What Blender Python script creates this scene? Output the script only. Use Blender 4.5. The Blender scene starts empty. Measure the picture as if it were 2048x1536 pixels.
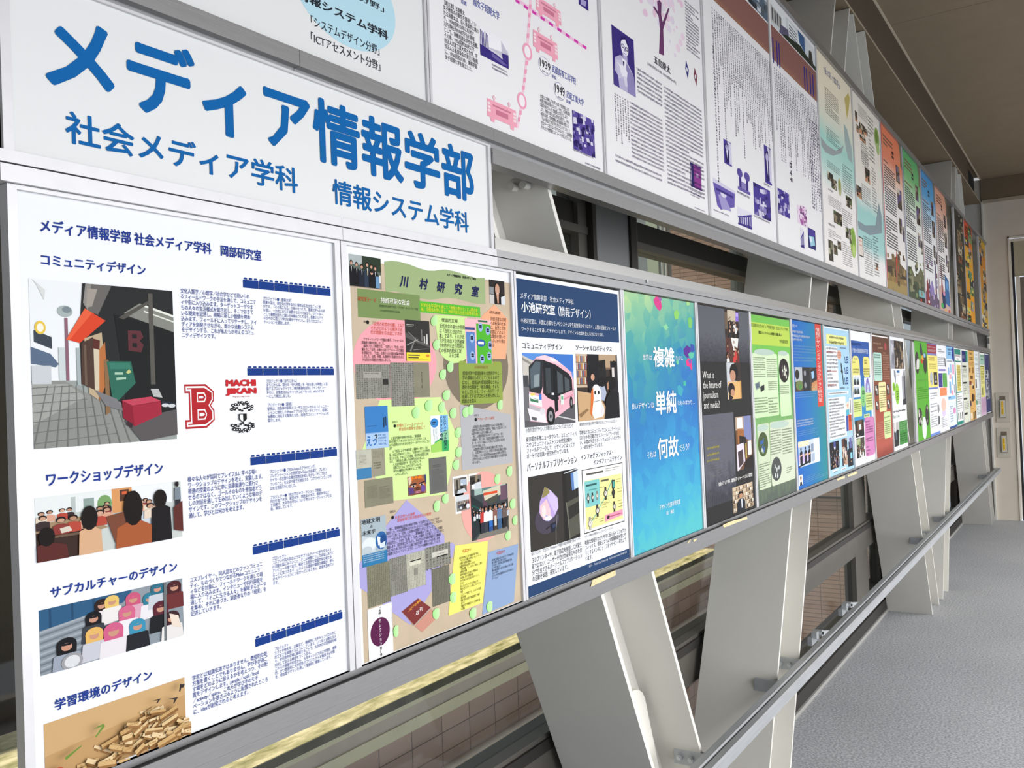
import bpy, bmesh, math, random
from mathutils import Vector, Matrix

# ------------------------------------------------------------------ camera
# World: x runs along the display wall away from the camera, y runs into the wall, z is up, floor at z = 0.
F_PX, CAM = 1770.0, Vector((0.0, -1.052, 1.78))
YAW, PITCH, ROLL = math.radians(33.316), math.radians(0.653), math.radians(-2.224)
_f = Vector((math.cos(YAW)*math.cos(PITCH), math.sin(YAW)*math.cos(PITCH), math.sin(PITCH)))
_r = Vector((math.sin(YAW), -math.cos(YAW), 0.0))
_u = _r.cross(_f)
CR = _r*math.cos(ROLL) + _u*math.sin(ROLL)
CU = -_r*math.sin(ROLL) + _u*math.cos(ROLL)
scene = bpy.context.scene
COL = scene.collection
cam = bpy.data.cameras.new('camera')
cam.sensor_width = 36.0
cam.lens = 36.0*F_PX/2048.0
cam.clip_start = 0.02
cam.clip_end = 200
cam_ob = bpy.data.objects.new('camera', cam)
COL.objects.link(cam_ob)
cam_ob.matrix_world = Matrix(((CR.x, CU.x, -_f.x, CAM.x), (CR.y, CU.y, -_f.y, CAM.y), (CR.z, CU.z, -_f.z, CAM.z), (0, 0, 0, 1)))
scene.camera = cam_ob

# ------------------------------------------------------------------ world, sun, daylight
scene.view_settings.view_transform = 'Standard'
scene.view_settings.look = 'None'
scene.view_settings.exposure = 0.0
scene.view_settings.gamma = 1.0
scene.view_settings.use_curve_mapping = False
try:
    scene.cycles.use_denoising = True
    scene.cycles.max_bounces = 8
    scene.cycles.transparent_max_bounces = 12
    scene.cycles.sample_clamp_indirect = 6.0
    scene.cycles.caustics_reflective = False
    scene.cycles.caustics_refractive = False
except Exception:
    pass
world = bpy.data.worlds.new('world')
scene.world = world
world.use_nodes = True
nt = world.node_tree
bg = nt.nodes['Background']
bg.inputs[0].default_value = (0.80, 0.88, 1.0, 1)
bg.inputs[1].default_value = 1.1

sun = bpy.data.lights.new('sun', 'SUN')
sun.energy = 6.6
sun.color = (1.0, 0.93, 0.80)
sun.angle = math.radians(0.6)
sun_ob = bpy.data.objects.new('sun', sun)
COL.objects.link(sun_ob)
sun_ob.location = (6, 9, 14)
sun_ob.rotation_euler = Vector((0.10, -0.17, -1.0)).to_track_quat('-Z', 'Y').to_euler()

def area_light(name, loc, direction, sx, sy, power, color):
    l = bpy.data.lights.new(name, 'AREA')
    l.shape = 'RECTANGLE'
    l.size, l.size_y = sx, sy
    l.energy = power
    l.color = color
    o = bpy.data.objects.new(name, l)
    COL.objects.link(o)
    o.location = loc
    o.rotation_euler = Vector(direction).to_track_quat('-Z', 'Y').to_euler()
    return o
# daylight coming through the windows on the other side of the corridor (behind the camera), plus an added near fill
w_ = area_light('daylight_opposite_window', (6.3, -3.42, 1.58), (0, 0.86, -0.50), 12.0, 2.9, 315, (1.0, 0.975, 0.95))
w_.data.spread = math.radians(132)
w2_ = area_light('added_near_fill', (-0.6, -3.40, 1.9), (0.05, 0.95, -0.2), 3.0, 2.6, 32, (0.98, 0.985, 1.0))  # added fill to brighten the near boards, not a window of its own
w2_.data.spread = math.radians(150)

# ------------------------------------------------------------------ pixel -> place helpers (2048 x 1536 frame)
def ray(p):
    return CR*((p[0]-1024.0)/F_PX) + CU*((768.0-p[1])/F_PX) + _f
def on_y(p, y=0.0):
    d = ray(p); t = (y-CAM.y)/d.y
    return CAM + d*t
def on_x(p, x):
    d = ray(p); t = (x-CAM.x)/d.x
    return CAM + d*t
def crop(x0, y0, s):
    return lambda x, y: (x0+x/s, y0+y/s)
FULL = crop(0, 0, 1.0)
def XZ(p, y=0.0):
    q = on_y(p, y)
    return (q.x, q.z)
def RECT(pts, y=0.0):
    """2 points: top-left, bottom-right; 3: top-left, bottom-left, right; 4: left, right, top, bottom."""
    q = [XZ(p, y) for p in pts]
    if len(q) == 2: return q[0][0], q[1][0], q[1][1], q[0][1]
    if len(q) == 3: return q[0][0], q[2][0], q[1][1], q[0][1]
    return q[0][0], q[1][0], q[3][1], q[2][1]

# ------------------------------------------------------------------ materials
def lin(h):
    h = h.lstrip('#')
    out = []
    for i in (0, 2, 4):
        c = int(h[i:i+2], 16)/255.0
        out.append(c/12.92 if c <= 0.04045 else ((c+0.055)/1.055)**2.4)
    return (*out, 1.0)
_mats = {}
def mat(name, hexc, rough=0.5, metal=0.0, spec=0.5, noise=0.0, nscale=20.0, bump=0.0, bscale=200.0, stretch=None, k=1.0):
    if name in _mats: return _mats[name]
    m = bpy.data.materials.new(name); m.use_nodes = True
    t = m.node_tree; b = t.nodes['Principled BSDF']
    c = tuple(x*k for x in lin(hexc)[:3])+(1.0,)
    b.inputs['Base Color'].default_value = c
    b.inputs['Roughness'].default_value = rough
    b.inputs['Metallic'].default_value = metal
    b.inputs['Specular IOR Level'].default_value = spec
    tc = t.nodes.new('ShaderNodeTexCoord')
    src = tc.outputs['Object']
    if stretch:
        mp = t.nodes.new('ShaderNodeMapping'); mp.inputs['Scale'].default_value = stretch
        t.links.new(src, mp.inputs[0]); src = mp.outputs[0]
    if noise > 0:
        n = t.nodes.new('ShaderNodeTexNoise'); n.inputs['Scale'].default_value = nscale; n.inputs['Detail'].default_value = 5
        t.links.new(src, n.inputs['Vector'])
        r = t.nodes.new('ShaderNodeValToRGB')
        r.color_ramp.elements[0].position = 0.3; r.color_ramp.elements[1].position = 0.7
        r.color_ramp.elements[0].color = tuple(max(0, x*(1-noise)) for x in c[:3])+(1,)
        r.color_ramp.elements[1].color = tuple(min(1, x*(1+noise)) for x in c[:3])+(1,)
        t.links.new(n.outputs['Fac'], r.inputs[0]); t.links.new(r.outputs[0], b.inputs['Base Color'])
    if bump > 0:
        n2 = t.nodes.new('ShaderNodeTexNoise'); n2.inputs['Scale'].default_value = bscale; n2.inputs['Detail'].default_value = 4
        t.links.new(src, n2.inputs['Vector'])
        bp = t.nodes.new('ShaderNodeBump'); bp.inputs['Strength'].default_value = bump; bp.inputs['Distance'].default_value = 0.002
        t.links.new(n2.outputs['Fac'], bp.inputs['Height']); t.links.new(bp.outputs[0], b.inputs['Normal'])
    _mats[name] = m
    return m
PRINT = 0.75      # reflectance of the printed films against the sRGB swatch values
def ink(hexc):
    """printed colour: a thin satin ink film"""
    return mat('print_'+hexc.lstrip('#'), hexc, 0.50, 0.0, 0.08, k=PRINT)
def ramp_mat(name, stops, rough=0.42, axis='Z', cells=0.0, cellscale=9.0, warp=0.0, detail=0.0, dscale=18.0, mix2=None):
    """printed gradient along an axis of the sheet, broken up by voronoi cells or noise"""
    if name in _mats: return _mats[name]
    m = bpy.data.materials.new(name); m.use_nodes = True
    t = m.node_tree; b = t.nodes['Principled BSDF']
    b.inputs['Roughness'].default_value = 0.5; b.inputs['Specular IOR Level'].default_value = 0.08
    tc = t.nodes.new('ShaderNodeTexCoord')
    sep = t.nodes.new('ShaderNodeSeparateXYZ'); t.links.new(tc.outputs['Generated'], sep.inputs[0])
    fac = sep.outputs[axis]
    if axis == 'XZ': fac = None
    def add(a, bsock, k):
        mm = t.nodes.new('ShaderNodeMath'); mm.operation = 'MULTIPLY_ADD'
        t.links.new(bsock, mm.inputs[0]); mm.inputs[1].default_value = k
        t.links.new(a, mm.inputs[2]); return mm.outputs[0]
    if cells:
        v = t.nodes.new('ShaderNodeTexVoronoi'); v.inputs['Scale'].default_value = cellscale
        mp = t.nodes.new('ShaderNodeMapping'); mp.inputs['Scale'].default_value = (1, 1, 1.4)
        t.links.new(tc.outputs['Generated'], mp.inputs[0]); t.links.new(mp.outputs[0], v.inputs['Vector'])
        s2 = t.nodes.new('ShaderNodeSeparateColor'); t.links.new(v.outputs['Color'], s2.inputs[0])
        fac = add(fac, s2.outputs[0], cells)
    if detail:
        n = t.nodes.new('ShaderNodeTexNoise'); n.inputs['Scale'].default_value = dscale; n.inputs['Detail'].default_value = 6
        t.links.new(tc.outputs['Generated'], n.inputs['Vector'])
        fac = add(fac, n.outputs['Fac'], detail)
    if mix2:
        fac = add(fac, sep.outputs['X'], mix2)
    r = t.nodes.new('ShaderNodeValToRGB')
    el = r.color_ramp.elements
    for i, (p, h) in enumerate(stops):
        e = el[i] if i < 2 else el.new(p)
        e.position = p; e.color = tuple(x*PRINT for x in lin(h)[:3])+(1.0,)
    t.links.new(fac, r.inputs[0]); t.links.new(r.outputs[0], b.inputs['Base Color'])
    _mats[name] = m
    return m

ALU = mat('brushed_aluminium', '#9c9b9b', 0.38, 0.85, 0.5, noise=0.05, nscale=60, stretch=(0.6, 8, 8))
ALU_F = mat('bright_aluminium_frame', '#c3c2c4', 0.40, 0.25, 0.5, noise=0.03, nscale=40)
ALU_C = mat('polished_aluminium_channel', '#b8b5af', 0.25, 0.80, 0.5, noise=0.04, nscale=50, stretch=(0.5, 8, 8))
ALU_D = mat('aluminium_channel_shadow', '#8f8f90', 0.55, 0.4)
GAP = mat('dark_joint', '#1d1b1c', 0.8)
STEEL = mat('painted_steel_warm_grey', '#cbc9c2', 0.55, 0.0, 0.4, noise=0.05, nscale=3.0, bump=0.05, bscale=90)
STEEL_LIT = mat('painted_steel_lit', '#dedbd3', 0.5, 0.0, 0.4)  # lit copy of the steel paint, brightness put into the colour
BRONZE = mat('bronze_anodised_aluminium', '#5d5a54', 0.45, 0.35, 0.5, noise=0.06, nscale=8)
BRONZE_D = mat('bronze_dark', '#2c2926', 0.5, 0.3)
RAILM = mat('galvanised_rail', '#a2a5a8', 0.48, 0.45, 0.5, noise=0.08, nscale=14, stretch=(0.5, 6, 6))
ZINC = mat('galvanised_bracket', '#a9adb1', 0.45, 0.6, 0.5, noise=0.08, nscale=30)
BOLT = mat('bolt_zinc', '#c3c7ca', 0.35, 0.6)
WALLP = mat('end_wall_paint', '#cfc6b8', 0.6, 0.0, 0.3, noise=0.03, nscale=4, bump=0.06, bscale=150)
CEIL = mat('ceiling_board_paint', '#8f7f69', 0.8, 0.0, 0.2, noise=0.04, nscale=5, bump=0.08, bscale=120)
CEILB = mat('ceiling_beam_paint_shade', '#7a6c58', 0.7, 0.0, 0.2, noise=0.04, nscale=4)
TAPE = mat('masking_tape_residue', '#c9b98f', 0.7, 0.0, 0.2, noise=0.12, nscale=120)
PAPER = mat('white_sheet_print', '#eff1f4', 0.40, 0.0, 0.4, k=PRINT)
PAPER_B = mat('white_board_film', '#e6e7e6', 0.38, 0.0, 0.4, k=PRINT)
PAPER_W = mat('white_upper_sheet', '#efedee', 0.42, 0.0, 0.4, k=PRINT)

# ------------------------------------------------------------------ mesh helpers
class MB:
    def __init__(self):
        self.v, self.f, self.mi, self.ms = [], [], [], []
    def _m(self, m):
        if m not in self.ms: self.ms.append(m)
        return self.ms.index(m)
    def face(self, pts, m):
        k = len(self.v); self.v += [tuple(p) for p in pts]
        self.f.append(tuple(range(k, k+len(pts)))); self.mi.append(self._m(m)); return self
    def raw(self, verts, faces, m):
        k = len(self.v); self.v += verts; i = self._m(m)
        for f in faces:
            self.f.append(tuple(a+k for a in f)); self.mi.append(i)
        return self
    def box(self, x0, x1, y0, y1, z0, z1, m):
        v = [(x, y, z) for x in (x0, x1) for y in (y0, y1) for z in (z0, z1)]
        f = [(0, 1, 3, 2), (4, 6, 7, 5), (0, 4, 5, 1), (2, 3, 7, 6), (0, 2, 6, 4), (1, 5, 7, 3)]
        return self.raw(v, f, m)
    def hexa(self, q0, q1, m):
        """box between two quads of matching corners"""
        v = [tuple(p) for p in q0]+[tuple(p) for p in q1]; n = len(q0)
        f = [tuple(range(n-1, -1, -1)), tuple(range(n, 2*n))]
        for i in range(n):
            j = (i+1) % n; f.append((i, j, n+j, n+i))
        return self.raw(v, f, m)
    def profile_x(self, prof, x0, x1, m):
        """closed (y,z) profile swept along x"""
        return self.hexa([(x0, y, z) for y, z in prof], [(x1, y, z) for y, z in prof], m)
    def cyl(self, p0, p1, r, m, n=14, r1=None):
        p0, p1 = Vector(p0), Vector(p1); d = (p1-p0).normalized()
        a = d.orthogonal().normalized(); b = d.cross(a); r1 = r if r1 is None else r1
        q0 = [p0+(a*math.cos(t)+b*math.sin(t))*r for t in [2*math.pi*i/n for i in range(n)]]
        q1 = [p1+(a*math.cos(t)+b*math.sin(t))*r1 for t in [2*math.pi*i/n for i in range(n)]]
        return self.hexa(q0, q1, m)
    def build(self, name, parent=None, smooth=False):
        o_ = parent_origin(parent) if parent is not None else Vector((0, 0, 0))
        me = bpy.data.meshes.new(name)
        me.from_pydata([(a-o_.x, b-o_.y, c-o_.z) for a, b, c in self.v], [], self.f)
        for m in self.ms: me.materials.append(m)
        me.polygons.foreach_set('material_index', self.mi)
        me.validate(); me.update()
        if smooth:
            me.polygons.foreach_set('use_smooth', [True]*len(me.polygons))
        o = bpy.data.objects.new(name, me); COL.objects.link(o)
        if parent is not None: o.parent = parent
        return o
def parent_origin(p):
    v = Vector((0, 0, 0))
    while p is not None:
        v += p.location; p = p.parent
    return v
def tag(o, label=None, cat=None, group=None, kind=None):
    if label: o['label'] = label
    if cat: o['category'] = cat
    if group: o['group'] = group
    if kind: o['kind'] = kind
    return o
def empty(name, loc, label=None, cat=None, group=None, kind=None):
    o = bpy.data.objects.new(name, None); COL.objects.link(o)
    o.location = loc; o.empty_display_size = 0.05
    return tag(o, label, cat, group, kind)

# ------------------------------------------------------------------ lettering
_text = {}
def text_mesh(s, bold=0.0):
    """lettering outline faces; bold weights are struck several times round a small circle"""
    if s not in _text:
        c = bpy.data.curves.new('lettering', 'FONT'); c.body = s; c.size = 1; c.resolution_u = 2; c.fill_mode = 'FRONT'
        o = bpy.data.objects.new('lettering', c)
        me = bpy.data.meshes.new_from_object(o)
        v = [(a.co.x, a.co.y) for a in me.vertices]; f = [tuple(p.vertices) for p in me.polygons]
        bpy.data.objects.remove(o); bpy.data.curves.remove(c); bpy.data.meshes.remove(me)
        _text[s] = (v, f)
    v, f = _text[s]
    if bold <= 0.0: return [(x, y, 0) for x, y in v], f
    n = 8 if bold > 0.012 else 2
    V, F = [], []
    for i in range(n):
        dx, dy = bold*math.cos(2*math.pi*i/n), bold*math.sin(2*math.pi*i/n)
        k = len(V)
        V += [(x+dx, y+dy, i) for x, y in v]; F += [tuple(a+k for a in q) for q in f]
    return V, F
# ================================================================== the setting
Z0 = 1.78          # camera height; measured levels below are relative to it
XE = 12.372        # end wall
def floor_mat():
    m = mat('floor_vinyl_grey_speckled', '#a5a7aa', 0.55, 0.0, 0.35)
    t = m.node_tree; b = t.nodes['Principled BSDF']
    tc = t.nodes.new('ShaderNodeTexCoord')
    n = t.nodes.new('ShaderNodeTexNoise'); n.inputs['Scale'].default_value = 85; n.inputs['Detail'].default_value = 3
    n2 = t.nodes.new('ShaderNodeTexNoise'); n2.inputs['Scale'].default_value = 1.3; n2.inputs['Detail'].default_value = 4
    t.links.new(tc.outputs['Object'], n.inputs[0]); t.links.new(tc.outputs['Object'], n2.inputs[0])
    r = t.nodes.new('ShaderNodeValToRGB')
    r.color_ramp.elements[0].position = 0.40; r.color_ramp.elements[1].position = 0.60
    r.color_ramp.elements[0].color = lin('#939599'); r.color_ramp.elements[1].color = lin('#bcbec1')
    t.links.new(n.outputs['Fac'], r.inputs[0])
    mx = t.nodes.new('ShaderNodeMix'); mx.data_type = 'RGBA'; mx.blend_type = 'MULTIPLY'; mx.inputs[0].default_value = 0.35
    t.links.new(r.outputs[0], mx.inputs[6]); t.links.new(n2.outputs['Fac'], mx.inputs[7])
    t.links.new(mx.outputs[2], b.inputs['Base Color'])
    bp = t.nodes.new('ShaderNodeBump'); bp.inputs['Strength'].default_value = 0.05; bp.inputs['Distance'].default_value = 0.001
    t.links.new(n.outputs['Fac'], bp.inputs['Height']); t.links.new(bp.outputs[0], b.inputs['Normal'])
    return m
FLOORM = floor_mat()
def struct(o): o['kind'] = 'structure'; return o
struct(MB().box(-5.0, XE, -3.45, 0.36, -0.12, 0.0, FLOORM).build('floor'))
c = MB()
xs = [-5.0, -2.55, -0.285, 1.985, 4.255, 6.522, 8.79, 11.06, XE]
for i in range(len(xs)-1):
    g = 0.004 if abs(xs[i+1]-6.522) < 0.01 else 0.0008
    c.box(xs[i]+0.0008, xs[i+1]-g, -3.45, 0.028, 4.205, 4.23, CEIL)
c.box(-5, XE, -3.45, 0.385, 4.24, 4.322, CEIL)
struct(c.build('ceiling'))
struct(MB().box(-5, XE, 0.018, 0.034, 4.200, 4.206, mat('ceiling_edge_trim', '#cbbfa8', 0.6)).build('trim_1'))
# roof slab, its unseen overhang added to keep sun off the windows
struct(MB().box(-6, 13.5, -4.2, 1.75, 4.32, 4.55, STEEL).build('trim_2'))

# end wall with the doorway
DY = on_x((2014.9, 474.5), XE).y; DZ = on_x((2014.9, 474.5), XE).z
JY = DY-1.15
w = MB()
w.box(XE, XE+0.16, DY, 0.42, 0, 4.205, WALLP)
w.box(XE, XE+0.16, JY, DY, DZ, 4.205, WALLP)
w.box(XE, XE+0.16, -3.45, JY, 0, 4.205, WALLP)
struct(w.build('wall_end'))
struct(MB().box(XE-0.02, XE, -3.45, 0.03, 3.945, 4.203, CEILB).build('trim_3'))  # bulkhead in the darker beam tone, its shade painted into the colour
struct(MB().box(XE-0.028, XE, -3.45, 0.02, 3.905, 3.943, mat('trim_strip', '#a79c8a', 0.6)).build('trim_4'))
p_ = MB()
p_.box(XE-0.05, XE-0.012, 0.012, 0.030, 0, 3.92, STEEL); p_.box(XE-0.012, XE, 0.006, 0.30, 0, 3.92, STEEL)
struct(p_.build('trim_5'))
WHITE_E = mat('door_frame_edge', '#d8d2c6', 0.45)
DARKD = mat('dark_doorway_interior', '#3a3531', 0.8)
d = empty('door_1', (XE, (DY+JY)/2, 0), kind='structure')
f = MB()
f.box(XE-0.012, XE+0.0, DY-0.016, DY, 0, DZ, WHITE_E); f.box(XE-0.012, XE, JY, DY, DZ-0.016, DZ, WHITE_E)
f.box(XE+0.0, XE+0.30, DY-0.012, DY-0.002, 0, DZ-0.016, WALLP)
f.box(XE+0.02, XE+0.05, DY-0.055, DY-0.03, 0, DZ-0.06, GAP)
f.box(XE+0.10, XE+0.30, JY, DY-0.012, DZ-0.03, DZ-0.012, WALLP)
f.build('door_frame', d)
t = MB(); t.box(XE+0.26, XE+0.30, JY, DY-0.012, DZ-0.46, DZ-0.03, mat('transom_panel', '#a69c83', 0.6)); t.build('transom_panel', d)
j = MB(); j.box(XE+0.24, XE+0.42, DY-0.09, DY-0.05, 0, DZ-0.46, WALLP); j.box(XE+0.40, XE+0.45, JY, DY-0.09, 0, DZ-0.46, mat('door_leaf', '#6d6459', 0.6)); j.build('door_leaf', d)
# opposite (unseen) wall with its window band, and the near end
o_ = MB()
o_.box(-5, XE, -3.55, -3.45, 0, 0.12, WALLP); o_.box(-5, XE, -3.55, -3.45, 3.40, 4.24, WALLP)
struct(o_.build('wall_opposite'))
struct(MB().box(-5.1, -5.0, -3.55, 0.42, 0, 0.9, WALLP).box(-5.1, -5.0, -3.55, 0.42, 3.0, 4.24, WALLP).build('wall_near'))

# ------------------------------------------------------------------ steel frame behind the boards
b = empty('top_chord_beam', (3.5, 0.19, 3.91), 'long warm grey steel beam under the ceiling edge, above the upper row of boards', 'beam')
MB().box(-5, 11.07, 0.032, 0.046, 3.92, 4.203, mat('beam_web_paint', '#574c3f', 0.7, 0.0, 0.2, noise=0.04, nscale=4)).build('web_plate', b)
MB().box(-5, XE-0.052, 0.030, 0.352, 3.906, 3.92, CEILB).build('bottom_flange', b)
MB().box(-5, XE-0.052, 0.0285, 0.0299, 3.905, 3.921, mat('flange_edge_lit', '#a3957f', 0.6)).build('flange_edge', b)  # light catching the flange's front edge, painted as a lighter strip
for x in (0.71, 5.37, 9.80):
    MB().box(x-0.012, x+0.012, 0.035, 0.345, 3.902, 3.906, CEILB).build('stiffener', b)
struct(MB().box(-5, XE, 0.365, 0.385, 3.30, 4.239, mat('spandrel_panel', '#8d887f', 0.6)).build('wall_spandrel'))
struct(MB().box(11.075, XE-0.001, 0.10, 0.11, 3.921, 4.239, GAP).build('trim_6'))  # dark sheet standing in for the shade inside the open recess

def brace(near, far, sgn, label, clip_x=None, bolts=False, scallop=False, bracket=True):
    """inclined H-section: two flange plates at right angles to the wall and the web between them"""
    a0, s0 = near; a1, s1 = far
    zb, zt = 0.0, 3.9015
    T = 0.016
    root = empty('steel_brace', ((a0+a1)/2, 0.19, 0.0), label, 'steel brace', None)
    def plate(a, s, name, off):
        q0 = [(a+s*zb+off, 0.030, zb), (a+s*zb+off+T, 0.030, zb), (a+s*zb+off+T, 0.345, zb), (a+s*zb+off, 0.345, zb)]
        q1 = [(a+s*zt+off, 0.030, zt), (a+s*zt+off+T, 0.030, zt), (a+s*zt+off+T, 0.345, zt), (a+s*zt+off, 0.345, zt)]
        return MB().hexa(q0, q1, STEEL).build(name, root)
    p0 = plate(a0, s0, 'flange', 0.0)
    p1 = plate(a1, s1, 'flange', -T)
    wy = 0.185
    q0 = [(a0+s0*zb+T, wy, zb), (a1+s1*zb-T, wy, zb), (a1+s1*zb-T, wy+0.012, zb), (a0+s0*zb+T, wy+0.012, zb)]
    q1 = [(a0+s0*zt+T, wy, zt), (a1+s1*zt-T, wy, zt), (a1+s1*zt-T, wy+0.012, zt), (a0+s0*zt+T, wy+0.012, zt)]
    wb = MB().hexa(q0, q1, STEEL).build('web', root)
    if scallop:
        # thicker splice plate on the lower web, rounded off at its top
        pp = [(1262, 1386), (1268, 1380), (1277, 1379), (1285, 1385), (1290, 1396), (1318, 1536), (1352, 1690), (1325, 1690), (1298, 1536)]
        q = [on_y(v, wy-0.025) for v in pp]
        MB().hexa([tuple(v) for v in q], [(v.x, wy-0.001, v.z) for v in q], STEEL_LIT).build('splice_plate', root)
        for (px, py) in ((1055, 372), (1031, 376)):
            q = on_x((px, py), a1+s1*2.24-T)
            xx = a1+s1*q.z-T
            q = on_x((px, py), xx)
            MB().cyl((xx-0.022, q.y, q.z), (xx, q.y, q.z), 0.010, STEEL, 16).build('bolt', root)
        q = on_x((1043, 364), a1+s1*2.27-T)
        MB().box(q.x-0.02, q.x-0.01, q.y-0.02, q.y+0.02, q.z-0.004, q.z+0.004, STEEL).build('cable_clip', root)
    return root
BAY = 4.66
for n, lab in ((-1, 'grey steel brace leaning right behind the white heading sign'), (0, 'grey steel brace leaning right, under the black journalism poster'), (1, 'distant grey steel brace leaning right below the bright green poster')):
    brace((3.16+BAY*n, 0.466), (3.48+BAY*n, 0.468), 1, lab)
for n, lab in ((-1, 'nearest grey steel brace leaning left, under the poster with the bus'), (0, 'grey steel brace leaning left whose foot stands on the floor beside the window openers'), (1, 'farthest grey steel brace leaning left, next to the end wall')):
    brace((7.29+BAY*n if n < 0 else 7.27+BAY*n, -0.483), (7.63+BAY*n, -0.493), -1, lab, scallop=(n == -1))

# ------------------------------------------------------------------ window wall behind the braces
def glass_mat():
    m = bpy.data.materials.new('window_glass'); m.use_nodes = True
    t = m.node_tree; t.nodes.remove(t.nodes['Principled BSDF'])
    out = t.nodes['Material Output']
    tr = t.nodes.new('ShaderNodeBsdfTransparent'); tr.inputs[0].default_value = (0.80, 0.83, 0.82, 1)
    gl = t.nodes.new('ShaderNodeBsdfGlossy'); gl.inputs['Roughness'].default_value = 0.02
    lw = t.nodes.new('ShaderNodeLayerWeight'); lw.inputs[0].default_value = 0.5
    pw = t.nodes.new('ShaderNodeMath'); pw.operation = 'POWER'; pw.inputs[1].default_value = 4.0
    t.links.new(lw.outputs['Facing'], pw.inputs[0])
    fr = t.nodes.new('ShaderNodeMath'); fr.operation = 'MULTIPLY_ADD'; fr.inputs[1].default_value = 0.45; fr.inputs[2].default_value = 0.03
    t.links.new(pw.outputs[0], fr.inputs[0])
    mx = t.nodes.new('ShaderNodeMixShader')
    t.links.new(fr.outputs[0], mx.inputs[0]); t.links.new(tr.outputs[0], mx.inputs[1]); t.links.new(gl.outputs[0], mx.inputs[2])
    t.links.new(mx.outputs[0], out.inputs[0])
    return m
GLASS = glass_mat()
WY = 0.42
def window(n, x0, x1, mull=()):
    root = empty('window_%d' % n, ((x0+x1)/2, WY, 0.1), kind='structure')
    f = MB()
    f.box(x0, x1, 0.385, 0.47, 0.10, 0.20, BRONZE)
    f.box(x0, x1, 0.375, 0.47, 0.563, 0.750, BRONZE); f.box(x0, x1, 0.366, 0.375, 0.70, 0.735, BRONZE_D)
    f.box(x0, x1, 0.405, 0.47, 2.335, 2.428, BRONZE_D); f.box(x0, x1, 0.385, 0.47, 2.318, 2.345, BRONZE)
    f.box(x0, x1, 0.39, 0.47, 3.20, 3.30, BRONZE)
    for a, b_ in ((x0, x0+0.06), (x1-0.06, x1)) + tuple(mull):
        f.box(a, b_, 0.39, 0.47, 0.20, 3.2, BRONZE)
    f.build('window_frame', root)
    cuts = [x0+0.06]+[v for ab in mull for v in ab]+[x1-0.06]
    for i in range(0, len(cuts), 2):
        for (za, zb) in ((0.20, 0.563), (0.75, 2.318), (2.428, 3.2)):
            MB().box(cuts[i], cuts[i+1], WY, WY+0.006, za, zb, GLASS).build('glass_pane', root)
    return root
window(1, -5.0, -1.96)
window(2, -1.61, 2.70)
window(3, 3.05, 7.36, ((6.48, 6.87),))
window(4, 7.71, 12.02)
PANEL = mat('grey_window_panel', '#77797a', 0.5, 0.2)
for i, x in enumerate((-1.96, 2.70, 7.36)):
    struct(MB().box(x+0.02, x+0.33, 0.375, 0.40, 0.1, 3.3, PANEL).box(x, x+0.025, 0.365, 0.47, 0.1, 3.3, BRONZE_D).box(x+0.30, x+0.35, 0.365, 0.47, 0.1, 3.3, BRONZE_D).build('trim_%d' % (7+i)))
struct(MB().box(12.02, XE, 0.36, 0.47, 0.0, 4.2, BRONZE).build('trim_10'))
struct(MB().box(-5, XE-0.012, 0.346, 0.362, 0.022, 0.100, BRONZE_D).build('baseboard_window'))
struct(MB().box(-5, XE-0.012, 0.335, 0.362, 0.0, 0.022, mat('baseboard_foot_grey', '#8f8e8a', 0.6)).build('baseboard_foot'))
struct(MB().box(-5, XE-0.012, 0.362, 0.60, 0.02, 0.104, BRONZE_D).build('trim_11'))

# window openers (silver operator arms on the sill)
ch = crop(1560, 1120, 7.314)
for k, ((bx, by), (ax, ay), lab) in enumerate((((960, 650), (1150, 640), 'farther silver window opener arm on the dark sill behind the handrail'), ((530, 1060), (740, 1055), 'nearer silver window opener arm on the dark sill behind the handrail'))):
    q = on_y(ch(bx, by), 0.37); q2 = on_y(ch(ax, ay), 0.33)
    root = empty('window_opener', (q.x, 0.38, q.z-0.03), lab, 'window opener', 'window openers on the sill')
    m = MB(); m.cyl((q.x, 0.335, q.z), (q.x, 0.385, q.z), 0.020, BOLT, 18); m.cyl((q.x, 0.328, q.z), (q.x, 0.335, q.z), 0.008, GAP, 12); m.build('pivot', root)
    m = MB(); m.hexa([(q.x, 0.345, q.z-0.015), (q.x, 0.345, q.z+0.015), (q.x, 0.365, q.z+0.015), (q.x, 0.365, q.z-0.015)], [(q2.x, 0.32, q2.z-0.02), (q2.x, 0.32, q2.z+0.012), (q2.x, 0.34, q2.z+0.012), (q2.x, 0.34, q2.z-0.02)], BOLT); m.build('arm', root)
    m = MB(); m.box(q.x-0.10, q.x+0.06, 0.37, 0.395, q.z-0.055, q.z-0.012, ZINC); m.cyl((q.x+0.02, 0.35, q.z-0.05), (q.x+0.02, 0.37, q.z-0.05), 0.008, BOLT); m.box(q.x-0.07, q.x-0.02, 0.35, 0.38, q.z-0.02, q.z+0.018, BOLT); m.build('base_bracket', root)

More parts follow.
